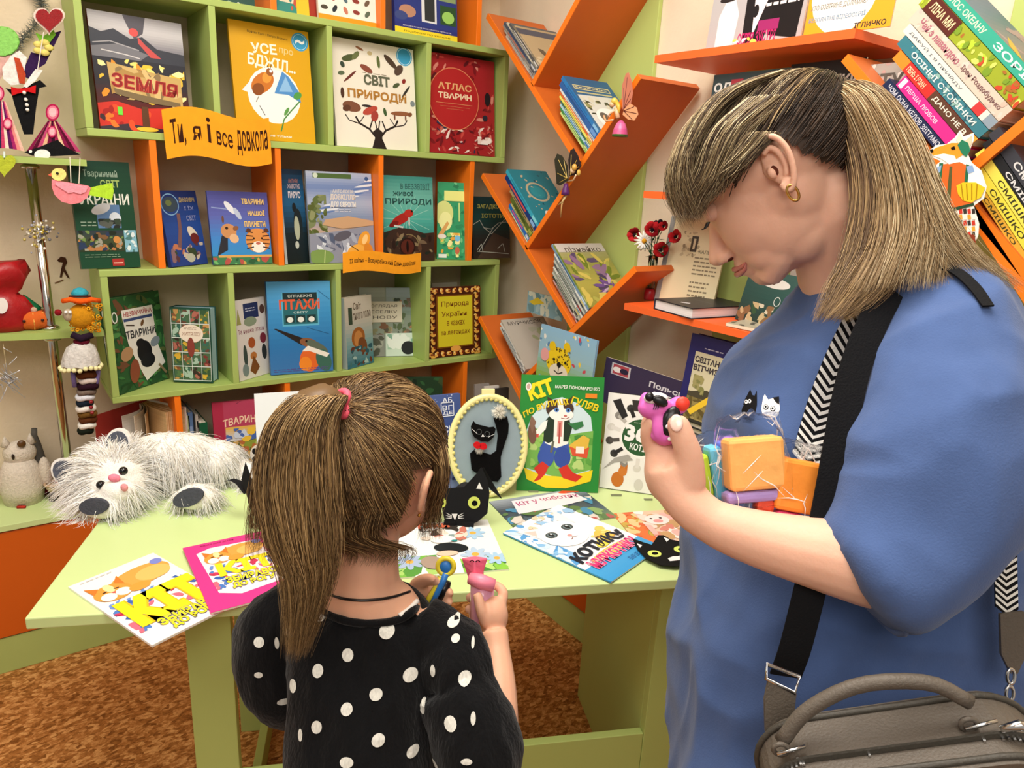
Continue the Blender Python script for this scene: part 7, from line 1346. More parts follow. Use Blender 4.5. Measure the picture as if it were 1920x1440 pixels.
def ellipsoid_cap(fr, rad, pred, c, parent, nm, nu=110, nv=72, m=None):
    mb = MB(); ok = []
    vs = []
    for i in range(nv + 1):
        th = math.pi * i / nv
        for j in range(nu): ph = 2 * math.pi * j / nu; vs.append((rad[0] * math.sin(th) * math.cos(ph), rad[1] * math.sin(th) * math.sin(ph), rad[2] * math.cos(th)))
    fs = []
    for i in range(nv):
        for j in range(nu):
            a, b = i * nu + j, i * nu + (j + 1) % nu; q = (a, a + nu, b + nu, b); ce = [sum(vs[k][d] for k in q) / 4 for d in range(3)]
            if pred(*ce): fs.append(q)
    mb.add([fr @ Vector(v) for v in vs], fs, c); return obj(nm, mb, m or M_HAIR, parent, smooth=True)
def combed(fr, rad, pred, tie, n, cols, parent, nm, seed=1, K=14, lift=.006, radius=.0005, wav=.0015, colfn=None, keep=1.0):
    """strands drawn over an ellipsoid scalp from their roots back to the tie"""
    rs = np.random.RandomState(seed); rad = np.array(rad); roots = []
    while len(roots) < n:
        d = rs.normal(0, 1, 3); d /= np.linalg.norm(d); p = d * rad
        if pred(p[0], p[1], p[2] - rs.uniform(-.005, .004)): roots.append(d)
    D = np.array(roots); T = np.array(tie) / rad; T /= np.linalg.norm(T); om = np.arccos(np.clip(D @ T, -.999, .999)); t = np.linspace(0, keep, K)
    S = (np.sin((1 - t)[None] * om[:, None]) / np.sin(om)[:, None])[..., None] * D[:, None] + (np.sin(t[None] * om[:, None]) / np.sin(om)[:, None])[..., None] * T
    k = rs.uniform(-.3, 1.0, (n, 1, 1)); env = np.sin(np.clip(t, 0, 1) * math.pi * .9 + .15)[None, :, None]
    P = S * rad * (1 + (.012 + k * lift * env) / rad.mean() * .6)
    ph = rs.uniform(0, 6.28, (n, 3)); P += wav * np.sin(t[None, :, None] * rs.uniform(3, 9, (n, 1, 1)) + ph[:, None])
    P = P @ np.array(fr.to_3x3()).T + np.array(fr.col[3].xyz)
    pal = np.array([lin(c) for c in cols]); C = pal[rs.randint(0, len(pal), n)] * rs.uniform(.8, 1.15, (n, 1))
    if colfn is not None: C = np.array([lin(colfn(d * rad, rs)) for d in D]) * rs.uniform(.8, 1.12, (n, 1))
    o = strand_mesh(nm, P, np.full(n, radius), C, parent, M_HAIR); o['kind'] = 'stuff'; return o

# ---------------------------------------------------------------- woman
HD = .795
def Wp(px, py, d=HD): return W(px, py, d)
foot = Wp(1620, 1000, .87); foot.z = 0
wo = thing('person', 'woman in a blue sweatshirt with a blond ponytail looking down at a pink clay cat', 'person', (foot.x, foot.y, 0))
ho = Wp(1455, 320)
Fv = (VR * -.85 + VU * -.53).normalized(); Uv = (VR * -.53 + VU * .85).normalized(); Sv = (ORG - ho).normalized(); Fv = (Fv - Sv * Fv.dot(Sv)).normalized(); Uv = Fv.cross(Sv) * (1 if Fv.cross(Sv).dot(Uv) > 0 else -1)
HFm = Matrix(((Fv.x, Sv.x, Uv.x, ho.x), (Fv.y, Sv.y, Uv.y, ho.y), (Fv.z, Sv.z, Uv.z, ho.z), (0, 0, 0, 1)))
HR3 = HFm.to_3x3(); L = lambda f, s, u: HFm @ Vector((f, s, u))
head_dep = .07
Z0 = -.07
b = MB()
hE = lambda f, s, u, r: b.ell(L(f, s, u), r, '#ffffff', HR3, nu=24, nv=16)
hE(-.006, Z0, .016, (.093, .070, .072))
# the head's mid plane lies behind the near ear
hE(.030, Z0, -.020, (.062, .060, .070)); hE(.045, Z0, -.060, (.045, .046, .052)); hE(.060, Z0, -.098, (.026, .026, .020)); hE(.066, Z0, .048, (.030, .052, .034)); hE(.070, Z0, -.006, (.024, .045, .022)); hE(.040, Z0 + .036, -.042, (.034, .022, .034)); hE(.070, Z0, -.078, (.024, .026, .024))
hE(.077, Z0, -.074, (.019, .022, .012)); hE(.0785, Z0, -.084, (.0175, .02, .008))
tube_thru(b, [(L(.012, Z0 + .034, -.05), .014), (L(.040, Z0 + .030, -.086), .017), (L(.066, Z0 + .012, -.104), .017)], 10, '#fff', 8)
tube_thru(b, [(L(.086, Z0, -.010), .009), (L(.094, Z0, -.030), .0105), (L(.104, Z0, -.050), .0125)], 10, '#fff', 8); hE(.106, Z0, -.054, (.0135, .012, .011)); hE(.098, Z0 + .013, -.057, (.011, .007, .008)); hE(.098, Z0 - .013, -.057, (.011, .007, .008))
hE(.018, Z0 + .030, -.045, (.052, .030, .056)); hE(.046, Z0 + .026, -.066, (.034, .022, .036)); hE(.010, Z0 + .026, -.078, (.036, .026, .034)); hE(.030, Z0, -.088, (.04, .036, .026)); hE(.045, Z0 + .018, -.035, (.045, .040, .055)); hE(.0, Z0 + .02, -.03, (.05, .046, .05))
# neck, torso, arms and legs under the clothes
nk = [(L(-.030, Z0 - .004, -.02), (.045, .045)), (L(-.034, Z0 - .002, -.075), (.054, .052)), (Wp(1590, 520, .89), (.060, .058)), (Wp(1640, 630, .90), (.085, .09))]
tube_thru(b, nk, 20, '#fff', 10)
tor = [(Wp(1650, 600, .93), (.10, .13)), (Wp(1630, 720, .93), (.12, .15)), (Wp(1620, 900, .93), (.12, .14)), (Wp(1600, 1150, .90), (.12, .13)), (Wp(1590, 1400, .88), (.12, .14))]
tube_thru(b, tor, 18, '#fff', 12, ax=HF)
sh = Wp(1735, 585, .74)
tube_thru(b, [(Wp(1680, 640, .86), .05), (Wp(1735, 650, .75), .045), (Wp(1758, 800, .70), .042), (Wp(1740, 960, .675), .04), (Wp(1700, 1050, .66), .040)], 12, '#fff', 14)
tube_thru(b, [(Wp(1715, 1066, .66), .040), (Wp(1640, 1060, .662), .040), (Wp(1560, 1043, .667), .0355), (Wp(1430, 1012, .68), .0275), (Wp(1330, 975, .69), .0215), (Wp(1275, 922, .70), .0225), (Wp(1262, 880, .706), .026)], 16, '#fff', 22)
# palm, thumb and four fingers closed on the clay cat
b.ell(Wp(1256, 882, .712), (.026, .020, .034), '#fff', Matrix((VR, VB, VU)).transposed(), 16, 10); b.ell(Wp(1282, 893, .695), (.019, .017, .030), '#fff', Matrix((VR, VB, VU)).transposed(), 16, 10)
fing = [([(1243, 872, .715), (1222, 838, .715), (1217, 806, .706), (1230, 787, .697)], .0095), ([(1246, 868, .728), (1222, 828, .735), (1217, 795, .728), (1231, 776, .717)], .0095), ([(1250, 862, .741), (1228, 826, .755), (1223, 797, .75), (1236, 781, .739)], .0088), ([(1256, 866, .752), (1240, 836, .768), (1236, 812, .763), (1246, 798, .754)], .0078)]
for ks, r_ in fing: tube_thru(b, [(Wp(*k), r_ * (1.05, 1.0, .95, .8)[i]) for i, k in enumerate(ks)], 10, '#fff', 10)
tube_thru(b, [(Wp(1292, 905, .692), .0165), (Wp(1292, 858, .684), .0135), (Wp(1281, 822, .680), .012), (Wp(1270, 792, .679), .0108), (Wp(1267, 781, .680), .007)], 12, '#fff', 14)
for s_ in (0, 1):
    hp_ = Wp(1590, 1440, .80 + .17 * s_); hp_.z = .80; tube_thru(b, [(hp_, .075), (Vector((hp_.x, hp_.y, .45)), .052), (Vector((hp_.x, hp_.y, .08)), .036), (Vector((hp_.x, hp_.y, .04)), .034)], 12, '#fff', 10); ft = Vector((hp_.x, hp_.y, .035)); tube_thru(b, [(ft, .03), (ft - HR * .1, .028), (ft - HR * .16, .02)], 10, '#fff', 6)
body = fuse('body', b, M_SKIN, wo, .0028, 7)
bw = bvh_of(body, wo)
# ear with rim, bowl and lobe
EL = lambda f, s_, u: L(f * .72 - .004, s_, u * .84)
e = MB(); rim = [(.020, .030), (.012, .042), (-.004, .045), (-.017, .036), (-.022, .018), (-.019, -.002), (-.011, -.020), (-.002, -.030), (.006, -.028), (.008, -.018)]
EZ = .004
tube_thru(e, [(EL(f, EZ + .006 + .004 * math.sin(i * .4), u),   .0036) for i, (f, u) in enumerate(rim)], 8, '#fff', 26); tube_thru(e, [(EL(.010, EZ + .004, .026), .0034), (EL(-.002, EZ + .005, .030), .0036), (EL(-.010, EZ + .004, .018), .0036), (EL(-.010, EZ + .003, .0), .0034), (EL(-.004, EZ + .003, -.012), .003)], 8, '#fff', 12)
e.ell(EL(-.001, EZ - .003, .008), (.0145, .004, .028), '#fff', HR3, 16, 10); e.ell(EL(.0, EZ + .002, -.024), (.008, .0045, .010), '#fff', HR3, 12, 8); e.ell(EL(.012, EZ + .002, .0), (.005, .004, .007), '#fff', HR3, 10, 8); tube_thru(e, [(EL(.0, -.02, .005), .02), (EL(0, EZ - .004, .005), .016)], 12, '#fff', 4)
fuse('ear', e, M_SKIN, wo, .0014, 4); obj('ear_canal', MB().ell(EL(.007, EZ + .0028, .001), (.0035, .0012, .006), '#5a2c20', HR3), M_FELT, wo, smooth=True)
obj('hoop_earring', MB().tube([EL(.001 + .007 * math.cos(t), EZ + .008 + .001 * math.sin(t), -.036 + .011 * math.sin(t)) for t in [6.283 * i / 20 for i in range(20)]], .0016, 8, closed=True), mat('gold', '#e0b060', rough=.2, metal=1), wo, smooth=True)
# eyelid, lashes, brow, lips, nostril, nail
def on_face(f, u, off=.0006, dv=None):
    o = L(f, .1, u); loc, n, i, d = bw.ray_cast(o, -Sv); return (loc + n * off) if loc else L(f, Z0 + .04, u)
FX = (Sv * .80 + Fv * .60).normalized()
def on_face2(o_, off=.0006):
    loc, n, i, d = bw.ray_cast(o_ + FX * .15, -FX); return loc + n * off if loc else o_
eb = MB(); ey = L(.0835, Z0 + .031, -.001); eb.ell(ey, (.012, .014, .0115), '#d09a80', HR3, 18, 12); obj('eyelid', eb, M_SKIN, wo, smooth=True)
lash = MB()
for i in range(14):
    t = -.9 + 1.8 * i / 13; a = ey + HR3 @ Vector((.0105 * math.cos(t * .9), .0135 * math.sin(t) + .002, -.0075 - .0015 * abs(t))); lash.tube([a, a + HR3 @ Vector((.006, .003 * t, -.0045)), a + HR3 @ Vector((.009, .004 * t, -.004))], [.0006, .0004, .0001], 4, '#1c120e')
o = obj('eyelashes', lash, M_HAIR, wo); o['kind'] = 'stuff'
obj('eyebrow', MB().tube([on_face2(L(.094, Z0 + .012, .012), .001), on_face2(L(.090, Z0 + .028, .016), .001), on_face2(L(.078, Z0 + .042, .012), .001)], [.002, .0026, .001], 6, '#6a4c38', flat=.5), M_HAIR, wo)
lp = MB(); lp.tube([on_face2(L(.098, Z0 - .004, -.0775), .0), on_face2(L(.096, Z0 + .010, -.0775), .0002), on_face2(L(.086, Z0 + .022, -.0772), .0002), on_face2(L(.080, Z0 + .027, -.0745), .0002)], [.0036, .0034, .0024, .0008], 8, '#c4766c'); lp.tube([on_face2(L(.098, Z0 - .004, -.0845), .0), on_face2(L(.095, Z0 + .010, -.0845), .0002), on_face2(L(.085, Z0 + .020, -.082), .0002), on_face2(L(.080, Z0 + .026, -.076), .0002)], [.0042, .004, .0026, .0008], 8, '#c87c72')
obj('lips', lp, mat('lip_skin', rough=.38, attr=True, sss=.2), wo, smooth=True)
obj('nostril', MB().ell(L(.094, Z0 + .0155, -.0625), (.0045, .0028, .0024), '#4a2018', HR3), M_FELT, wo, smooth=True)
lo, n_ = hit(bw, 1268, 793)
if lo: 
    fr = frame(lo + n_ * .0002, VR, VU, ); fr = frame(lo + n_ * .0004, VR - n_ * VR.dot(n_), VU - n_ * VU.dot(n_)); obj('thumb_nail', MB().ell(lo - n_ * .0006, (.0062, .0085, .0018), '#e8bfb0', fr.to_3x3()), mat('nail', '#f0cabc', rough=.2, coat=.5), wo, smooth=True)
# sweatshirt
M_SHIRT = mat('blue_sweatshirt', '#4b6190', rough=.92, spec=.1, noise_amt=.05, nscale=40, bump=.16, bscale=500, sheen=.15)
s = MB()
def ringW(L_, R_, y, d, hd_, n=30, sq=2.4, shift=0.0):
    c_ = W((L_ + R_) / 2, y, d); a = (R_ - L_) / 2 * d / FPX; out = []
    for j in range(n):
        t = 2 * math.pi * j / n; ct, st = math.cos(t), math.sin(t); x = a * abs(ct) ** (2 / sq) * (1 if ct > 0 else -1); z = hd_ * abs(st) ** (2 / sq) * (1 if st > 0 else -1); out.append(c_ + HR * x + HF * z)
    return out
tr = [(1528, 1700, 548, .89, .066), (1500, 1780, 600, .90, .12), (1440, 1828, 650, .90, .16), (1388, 1856, 710, .91, .175), (1362, 1868, 780, .91, .178), (1356, 1880, 850, .905, .178), (1330, 1880, 950, .90, .178), (1304, 1868, 1060, .89, .18), (1290, 1846, 1190, .88, .185), (1284, 1815, 1320, .87, .19), (1280, 1800, 1450, .86, .19), (1282, 1790, 1560, .85, .188)]
s.loft([ringW(*r) for r in tr], '#5672ad')
tube_thru(s, [(W(1680, 610, .86), .07), (W(1742, 648, .76), (.078, .078)), (W(1763, 735, .705), (.073, .073)), (W(1758, 850, .68), (.074, .072)), (W(1742, 935, .667), (.068, .064)), (W(1698, 1005, .66), (.060, .056)), (W(1650, 1058, .658), (.054, .050)), (W(1625, 1078, .658), (.053, .048))], 24, '#fff', 22)
sh_o = fuse('sweatshirt', s, M_SHIRT, wo, .0055, 10)
cr_ = (W(1700, 1040, .66) - W(1600, 1095, .66)).normalized(); c0_ = W(1622, 1082, .658); a1_ = (VU - cr_ * VU.dot(cr_)).normalized(); a2_ = cr_.cross(a1_)
for k_, (o_, q_) in enumerate(((0, 1.0), (.017, 1.05))): obj('cuff_hem', MB().tube([c0_ + cr_ * o_ + a1_ * .055 * q_ * math.cos(t) + a2_ * .049 * q_ * math.sin(t) for t in [6.283 * i / 30 for i in range(30)]], (.004, .0022)[k_], 8, closed=True), M_SHIRT, wo, smooth=True)
# soft folds: displace along the skin with stretched noise
def folds(o, parent, amp, fs):
    me = o.data; Mw = parent.matrix_basis; nn = [v.normal.copy() for v in me.vertices]
    for v, n in zip(me.vertices, nn):
        p = Mw @ v.co; d = sum(a * (1 - abs(noise.noise(Vector((p.x * sx, p.y * sy, p.z * sz)) + Vector((k * 7.1, 0, 0))) * 2.2)) for k, (a, sx, sy, sz) in enumerate(fs)); v.co += n * d * amp
folds(sh_o, wo, 1.0, [(.011, 5, 5, 3.5), (.007, 9, 9, 13), (.003, 20, 20, 9)])
bs = bvh_of(sh_o, wo)
# raised seam of the sleeve and cuff band
def seam(pxs, r_, nm, m, parent, bv, c='#ffffff', lift=.0, n=6):
    pts = [hit(bv, *p) for p in pxs]; pts = [a + nrm * lift for a, nrm in pts if a is not None]
    if len(pts) < 2: return
    q = catmull(pts, 4 * len(pts)); return obj(nm, MB().tube([Vector(v) for v in q], r_, n, c), m, parent, smooth=True)
# two printed cats on the chest
def decal(nm, poly, c, parent, bv, lift=.0012, m=M_PAPER):
    me_v = []; 
    cx_, cy_ = sum(p[0] for p in poly) / len(poly), sum(p[1] for p in poly) / len(poly)
    pts = [(cx_, cy_)] + list(poly); out = []
    for p in pts:
        a, n = hit(bv, *p)
        if a is None: return None
        out.append(a + n * lift)
    k = len(poly); mid = []
    for p in poly:
        a, n = hit(bv, (p[0] + cx_) / 2, (p[1] + cy_) / 2); mid.append(a + n * lift)
    vs = out + mid; fs = []
    for i in range(k): j = (i + 1) % k; fs += [(0, 1 + k + j, 1 + k + i), (1 + k + i, 1 + k + j, 1 + j, 1 + i)]
    return obj(nm, MB().add(vs, fs, c), m, parent)
ccir = lambda x, y, r_, n=12, ry=None: [(x + r_ * math.cos(6.283 * i / n), y - (ry or r_) * math.sin(6.283 * i / n)) for i in range(n)]
decal('black_cat_print', [(1394, 792), (1392, 770), (1397, 752), (1408, 731), (1412, 742), (1416, 743), (1420, 733), (1420, 760), (1416, 785), (1410, 795)], '#141416', wo, bs)
decal('white_cat_print', [(1428, 768), (1432, 745), (1435, 740), (1441, 750), (1450, 748), (1461, 746), (1463, 768), (1458, 782), (1444, 788), (1432, 784)], '#f0f0f0', wo, bs)
decal('cat_patch', [(1450, 747), (1462, 745), (1462, 760), (1456, 756)], '#18181a', wo, bs, .0018)
for x, y in ((1401, 755), (1407, 754)): decal('eye_print', ccir(x, y, 3, 10, 4), '#f2f2f2', wo, bs, .0018); decal('pupil_print', ccir(x, y, 1.2, 8, 1.6), '#141416', wo, bs, .0024)
for x, y in ((1437, 765), (1450, 768)): decal('eye_print', ccir(x, y, 5, 12), '#202022', wo, bs, .0018); decal('eye_print', ccir(x, y, 3.8, 12), '#f2f2f2', wo, bs, .0022); decal('pupil_print', ccir(x, y, 2, 8), '#141416', wo, bs, .0027)
# trousers and shoes (mostly below the picture)
tb2 = MB()
for s_ in (0, 1):
    hp_ = Wp(1590, 1440, .80 + .17 * s_); tube_thru(tb2, [(Vector((hp_.x, hp_.y, .84)), .10), (Vector((hp_.x, hp_.y, .45)), .072), (Vector((hp_.x, hp_.y, .09)), .062)], 16, '#2a3550', 10)
    fo = Vector((hp_.x, hp_.y, .036)); sb = MB(); tube_thru(sb, [(fo + HR * .05, (.034, .034)), (fo, (.042, .04)), (fo - HR * .1, (.042, .034)), (fo - HR * .18, (.03, .026))], 12, '#e8e6e2', 8); obj('shoe', sb, M_GLOSSY, wo, smooth=True)
obj('trousers', tb2, mat('dark_denim', '#2a3550', rough=.9, bump=.3, bscale=300), wo, smooth=True)
# hair: head frame (f, s, u) about the skull centre
sc = HFm @ Matrix.Translation((-.006, Z0, .016)); sr = (.097, .075, .076)
hl = [(-.12, -.2), (-.075, -.085), (-.063, -.066), (-.040, -.042), (-.024, -.016), (-.012, .012), (.006, .026), (.022, .018), (.040, -.006), (.056, -.010), (.075, .010), (.12, .03)]
def hairline(f): 
    return float(np.interp(f, [a for a, _ in hl], [u for _, u in hl]))
pred = lambda f, s_, u: u > hairline(f) + (.0 if f < .05 else max(0, .014 - abs(s_) * .2))
ellipsoid_cap(sc, tuple(r * 1.012 for r in sr), lambda f, s_, u: pred(f, s_, u - .007 - .003 * math.sin(f * 500)), '#4a3a2e', wo, 'scalp_hair')
tieL = tuple(sc.inverted() @ W(1541, 164, .855))
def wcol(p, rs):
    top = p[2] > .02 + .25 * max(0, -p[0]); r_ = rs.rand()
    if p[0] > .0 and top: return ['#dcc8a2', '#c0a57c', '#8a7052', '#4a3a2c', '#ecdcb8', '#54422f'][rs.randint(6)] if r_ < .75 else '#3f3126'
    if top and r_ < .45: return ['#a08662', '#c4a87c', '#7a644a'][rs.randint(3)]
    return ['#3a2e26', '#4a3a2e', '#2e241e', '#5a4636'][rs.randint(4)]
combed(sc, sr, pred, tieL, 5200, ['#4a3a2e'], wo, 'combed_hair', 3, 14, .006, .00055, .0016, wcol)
tie = sc @ Vector((-.100, .012, .046)); tie = W(1541, 160, .835)
tie = sc @ Vector(tieL) * 1.0
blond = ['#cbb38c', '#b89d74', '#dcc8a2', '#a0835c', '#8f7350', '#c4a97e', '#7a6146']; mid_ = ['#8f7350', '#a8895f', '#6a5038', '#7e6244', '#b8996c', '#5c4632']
T0 = W(1545, 164, .848); 
core = MB(); k1 = [(T0, (.009, .009)), (W(1625, 200, .79), (.018, .02)), (W(1680, 320, .77), (.024, .024)), (W(1715, 420, .75), (.022, .02))]
tube_thru(core, k1, 12, '#a58a62', 14); tube_thru(core, [(T0, .009), (W(1605, 235, .80), (.018, .02)), (W(1650, 370, .78), (.026, .022)), (W(1638, 480, .76), (.028, .018)), (W(1595, 550, .735), (.014, .010))], 12, '#7a6045', 14)
obj('ponytail_core', core, M_HAIR, wo, smooth=True)
lock([(T0, .010, .010), (W(1612, 172, .78), .017, .022), (W(1672, 260, .76), .023, .03), (W(1712, 370, .745), .027, .03), (W(1768, 470, .72), .032, .022), (W(1850, 545, .70), .045, .014)], 2600, blond, wo, 'ponytail', 20, .00046, 5, .005, tip=.55)
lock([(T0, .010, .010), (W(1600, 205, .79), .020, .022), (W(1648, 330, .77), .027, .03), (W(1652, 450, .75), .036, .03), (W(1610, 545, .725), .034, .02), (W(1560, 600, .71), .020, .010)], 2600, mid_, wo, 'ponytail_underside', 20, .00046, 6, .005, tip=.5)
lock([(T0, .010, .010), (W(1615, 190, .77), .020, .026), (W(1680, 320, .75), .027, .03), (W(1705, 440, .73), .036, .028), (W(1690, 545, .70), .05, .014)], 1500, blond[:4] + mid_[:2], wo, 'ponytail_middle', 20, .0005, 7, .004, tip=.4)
lock([(W(1552, 205, .845), .02, .012), (W(1575, 265, .835), .024, .012), (W(1602, 325, .84), .02, .01), (W(1640, 385, .85), .016, .01)], 900, ['#3a2e26', '#4a3a2e', '#2e241e', '#6a523c'], wo, 'nape_hair', 10, .0005, 9, .003, tip=.5)
obj('hair_tie', MB().tube([W(1541 + 5 * math.cos(t) , 160 + 17 * math.sin(t), depth_of(T0) + .016 * math.cos(t)) for t in [6.283 * i / 18 for i in range(18)]], .0036, 8, '#d8f03a', closed=True), mat('neon_elastic', '#d4ee34', rough=.6), wo, smooth=True)
# fringe falling over the brow
fc_ = ['#9c8560', '#5a4838', '#c4ae84', '#77624a', '#e4d2aa', '#453629']
for i, (k, n_, sd) in enumerate((([(W(1450, 152, .83), .016, .03), (W(1352, 192, .825), .016, .035), (W(1290, 272, .825), .012, .04), (W(1272, 350, .83), .012, .04), (W(1298, 415, .84), .016, .035)], 1300, 20), ([(W(1440, 190, .80), .03, .02), (W(1372, 250, .79), .026, .016), (W(1335, 330, .80), .02, .014), (W(1306, 375, .815), .016, .012), (W(1296, 412, .83), .009, .010)], 1000, 21), ([(W(1430, 250, .78), .02, .008), (W(1385, 300, .785), .016, .008), (W(1356, 335, .795), .010, .008), (W(1338, 368, .81), .006, .006)], 350, 22))):
    lock(k, n_, fc_, wo, 'fringe', 14, .00045, sd, .006, tip=.6)
# ---------------------------------------------------------------- girl
GD = .87
gf = W(680, 1300, .86); gf.z = 0
gi = thing('child', 'girl in a black dress with white polka dots and a ponytail, seen from behind', 'person', (gf.x, gf.y, 0))
gh = W(697, 868, .875); gR = Matrix((HR, HF, Vector((0, 0, 1)))).transposed(); ang = math.radians(-30); gR = gR @ Matrix.Rotation(ang, 3, 'Z') @ Matrix.Rotation(math.radians(-12), 3, 'X')
GF = Matrix.Translation(gh) @ gR.to_4x4(); G = lambda x, y, z: GF @ Vector((x, y, z))
g = MB(); g.ell(gh, (.074, .088, .090), '#fff', gR, 24, 16); g.ell(G(0, .03, -.04), (.062, .062, .062), '#fff', gR, 20, 14); g.ell(G(0, .06, -.082), (.025, .022, .022), '#fff', gR); g.ell(G(0, .100, -.022), (.009, .012, .010), '#fff', gR); g.ell(G(.0, .086, -.052), (.02, .012, .01), '#fff', gR); g.ell(G(.04, .055, -.045), (.026, .03, .03), '#fff', gR); g.ell(G(-.04, .055, -.045), (.026, .03, .03), '#fff', gR)
tube_thru(g, [(G(0, -.005, -.05), .046), (W(680, 1035, .865), .0425), (W(680, 1100, .865), .045), (W(690, 1145, .87), (.066, .046)), (W(690, 1200, .87), (.066, .046))], 18, '#fff', 12, ax=HF)
tube_thru(g, [(W(690, 1190, .87), (.06, .042)), (W(680, 1300, .86), (.06, .04)), (W(680, 1500, .85), (.075, .055)), (W(680, 1750, .84), (.085, .06))], 16, '#fff', 10, ax=HF)
tube_thru(g, [(W(780, 1180, .87), .032), (W(845, 1230, .85), .030), (W(890, 1330, .83), .027), (W(925, 1400, .835), .027)], 12, '#fff', 12)
tube_thru(g, [(W(915, 1410, .84), .027), (W(932, 1370, .85), .0255), (W(934, 1290, .885), .0225), (W(930, 1225, .92), .0185), (W(925, 1185, .935), .019)], 14, '#fff', 14)
tube_thru(g, [(W(590, 1190, .88), .028), (W(530, 1230, .90), .024), (W(550, 1290, .95), .022), (W(650, 1240, 1.0), .019), (W(745, 1150, 1.0), .017), (W(775, 1120, .995), .018)], 12, '#fff', 18)
# right hand round the pink toy
g.ell(W(925, 1155, .945), (.020, .018, .026), '#fff', Matrix((VR, VB, VU)).transposed(), 16, 10)
for ks, r_ in (([(938, 1140, .95), (944, 1112, .955), (930, 1098, .965), (912, 1100, .972)], .0068), ([(930, 1150, .96), (905, 1128, .975), (888, 1118, .975), (878, 1122, .965)], .0070), ([(922, 1165, .96), (898, 1148, .975), (884, 1140, .975), (876, 1144, .966)], .0066), ([(918, 1178, .957), (899, 1166, .968), (888, 1160, .968), (882, 1164, .96)], .0058), ([(912, 1170, .935), (902, 1145, .93), (897, 1122, .932), (893, 1112, .934)], .0072)):
    tube_thru(g, [(W(*k), r_ * (1.1, 1, .95, .8)[i]) for i, k in enumerate(ks)], 10, '#fff', 10)
# left hand round the blue and yellow toy
g.ell(W(788, 1110, .992), (.022, .016, .018), '#fff', Matrix((VR, VB, VU)).transposed(), 16, 10)
for ks, r_ in (([(785, 1098, .985), (800, 1090, .975), (818, 1090, .972), (830, 1098, .974)], .0070), ([(800, 1112, .99), (822, 1118, .985), (838, 1116, .975), (846, 1108, .968)], .0066), ([(800, 1122, .99), (822, 1132, .985), (836, 1132, .975), (845, 1126, .968)], .0066), ([(798, 1130, .99), (814, 1142, .985), (826, 1142, .976), (834, 1137, .97)], .0060), ([(776, 1096, .985), (790, 1086, .975), (806, 1084, .968), (816, 1088, .966)], .0068)):
    tube_thru(g, [(W(*k), r_ * (1.1, 1, .95, .8)[i]) for i, k in enumerate(ks)], 10, '#fff', 10)
for s_ in (-1, 1):
    lg = gf + HR * .05 * s_; tube_thru(g, [(Vector((lg.x, lg.y, .60)), .052), (Vector((lg.x, lg.y, .30)), .038), (Vector((lg.x, lg.y, .06)), .026), (Vector((lg.x, lg.y, .035)), .026)], 12, '#fff', 10)
gb_ = fuse('body', g, M_SKIN_G, gi, .0026, 4)
for s_ in (-1, 1):
    lg = gf + HR * .05 * s_ + Vector((0, 0, .03)); sb = MB(); tube_thru(sb, [(lg - HF * .04, .028), (lg, .033), (lg + HF * .08, .033), (lg + HF * .13, .022)], 12, '#f0f0f0', 8); obj('shoe', sb, M_GLOSSY, gi, smooth=True)
e = MB(); er = G(.078, -.004, -.016); tube_thru(e, [(er + gR @ Vector((.004, .012, .020)), .0035), (er + gR @ Vector((.012, -.002, .026)), .004), (er + gR @ Vector((.016, -.012, .012)), .004), (er + gR @ Vector((.010, -.008, -.014)), .0035), (er + gR @ Vector((.003, .004, -.022)), .004)], 8, '#fff', 16); e.ell(er + gR @ Vector((.006, -.0, .0)), (.004, .012, .022), '#fff', gR @ Matrix.Rotation(.35, 3, 'Z'))
fuse('ear', e, M_SKIN_G, gi, .0016, 3); obj('ear_stud', MB().ell(er + gR @ Vector((.009, -.006, -.024)), .0022, '#e0c080'), MATS['gold'], gi, smooth=True)
for s_ in (-1, 1): obj('eye', MB().ell(G(.03 * s_, .083, -.012), .009, '#3a2a20'), M_GLOSSY, gi, smooth=True)
# dress: body and two puffed sleeves
M_DRESS = mat('black_crepe', '#0b0b0d', rough=.9, spec=.15, noise_amt=.2, nscale=60, bump=.5, bscale=260, stretch=(1, 1, .3), sheen=.1)
d = MB()
dr = [(592, 786, 1128, .872, .050), (562, 806, 1152, .872, .056), (545, 815, 1205, .87, .066), (546, 812, 1260, .865, .07), (548, 806, 1330, .86, .072), (545, 808, 1420, .855, .078), (530, 830, 1520, .85, .092), (500, 860, 1660, .84, .115), (460, 900, 1850, .83, .14), (430, 930, 2000, .82, .16)]
d.loft([ringW(*r, n=28, sq=2.3) for r in dr], '#000')
tube_thru(d, [(W(790, 1172, .87), .032), (W(838, 1205, .862), .038), (W(857, 1248, .85), .042), (W(860, 1292, .84), .034)], 18, '#000', 12)
tube_thru(d, [(W(850, 1285, .84), .040), (W(880, 1345, .835), .048), (W(895, 1400, .83), .050), (W(895, 1460, .83), .044), (W(890, 1510, .83), .03)], 18, '#000', 12)
tube_thru(d, [(W(590, 1165, .875), .032), (W(545, 1150, .88), .036), (W(510, 1180, .885), .040), (W(504, 1235, .89), .040), (W(518, 1290, .90), .036), (W(560, 1320, .93), .032)], 18, '#000', 14)
dress = fuse('dress', d, M_DRESS, gi, .0042, 7)
folds(dress, gi, 1.0, [(.0035, 22, 22, 6), (.002, 40, 40, 14)])
bd2 = bvh_of(dress, gi)
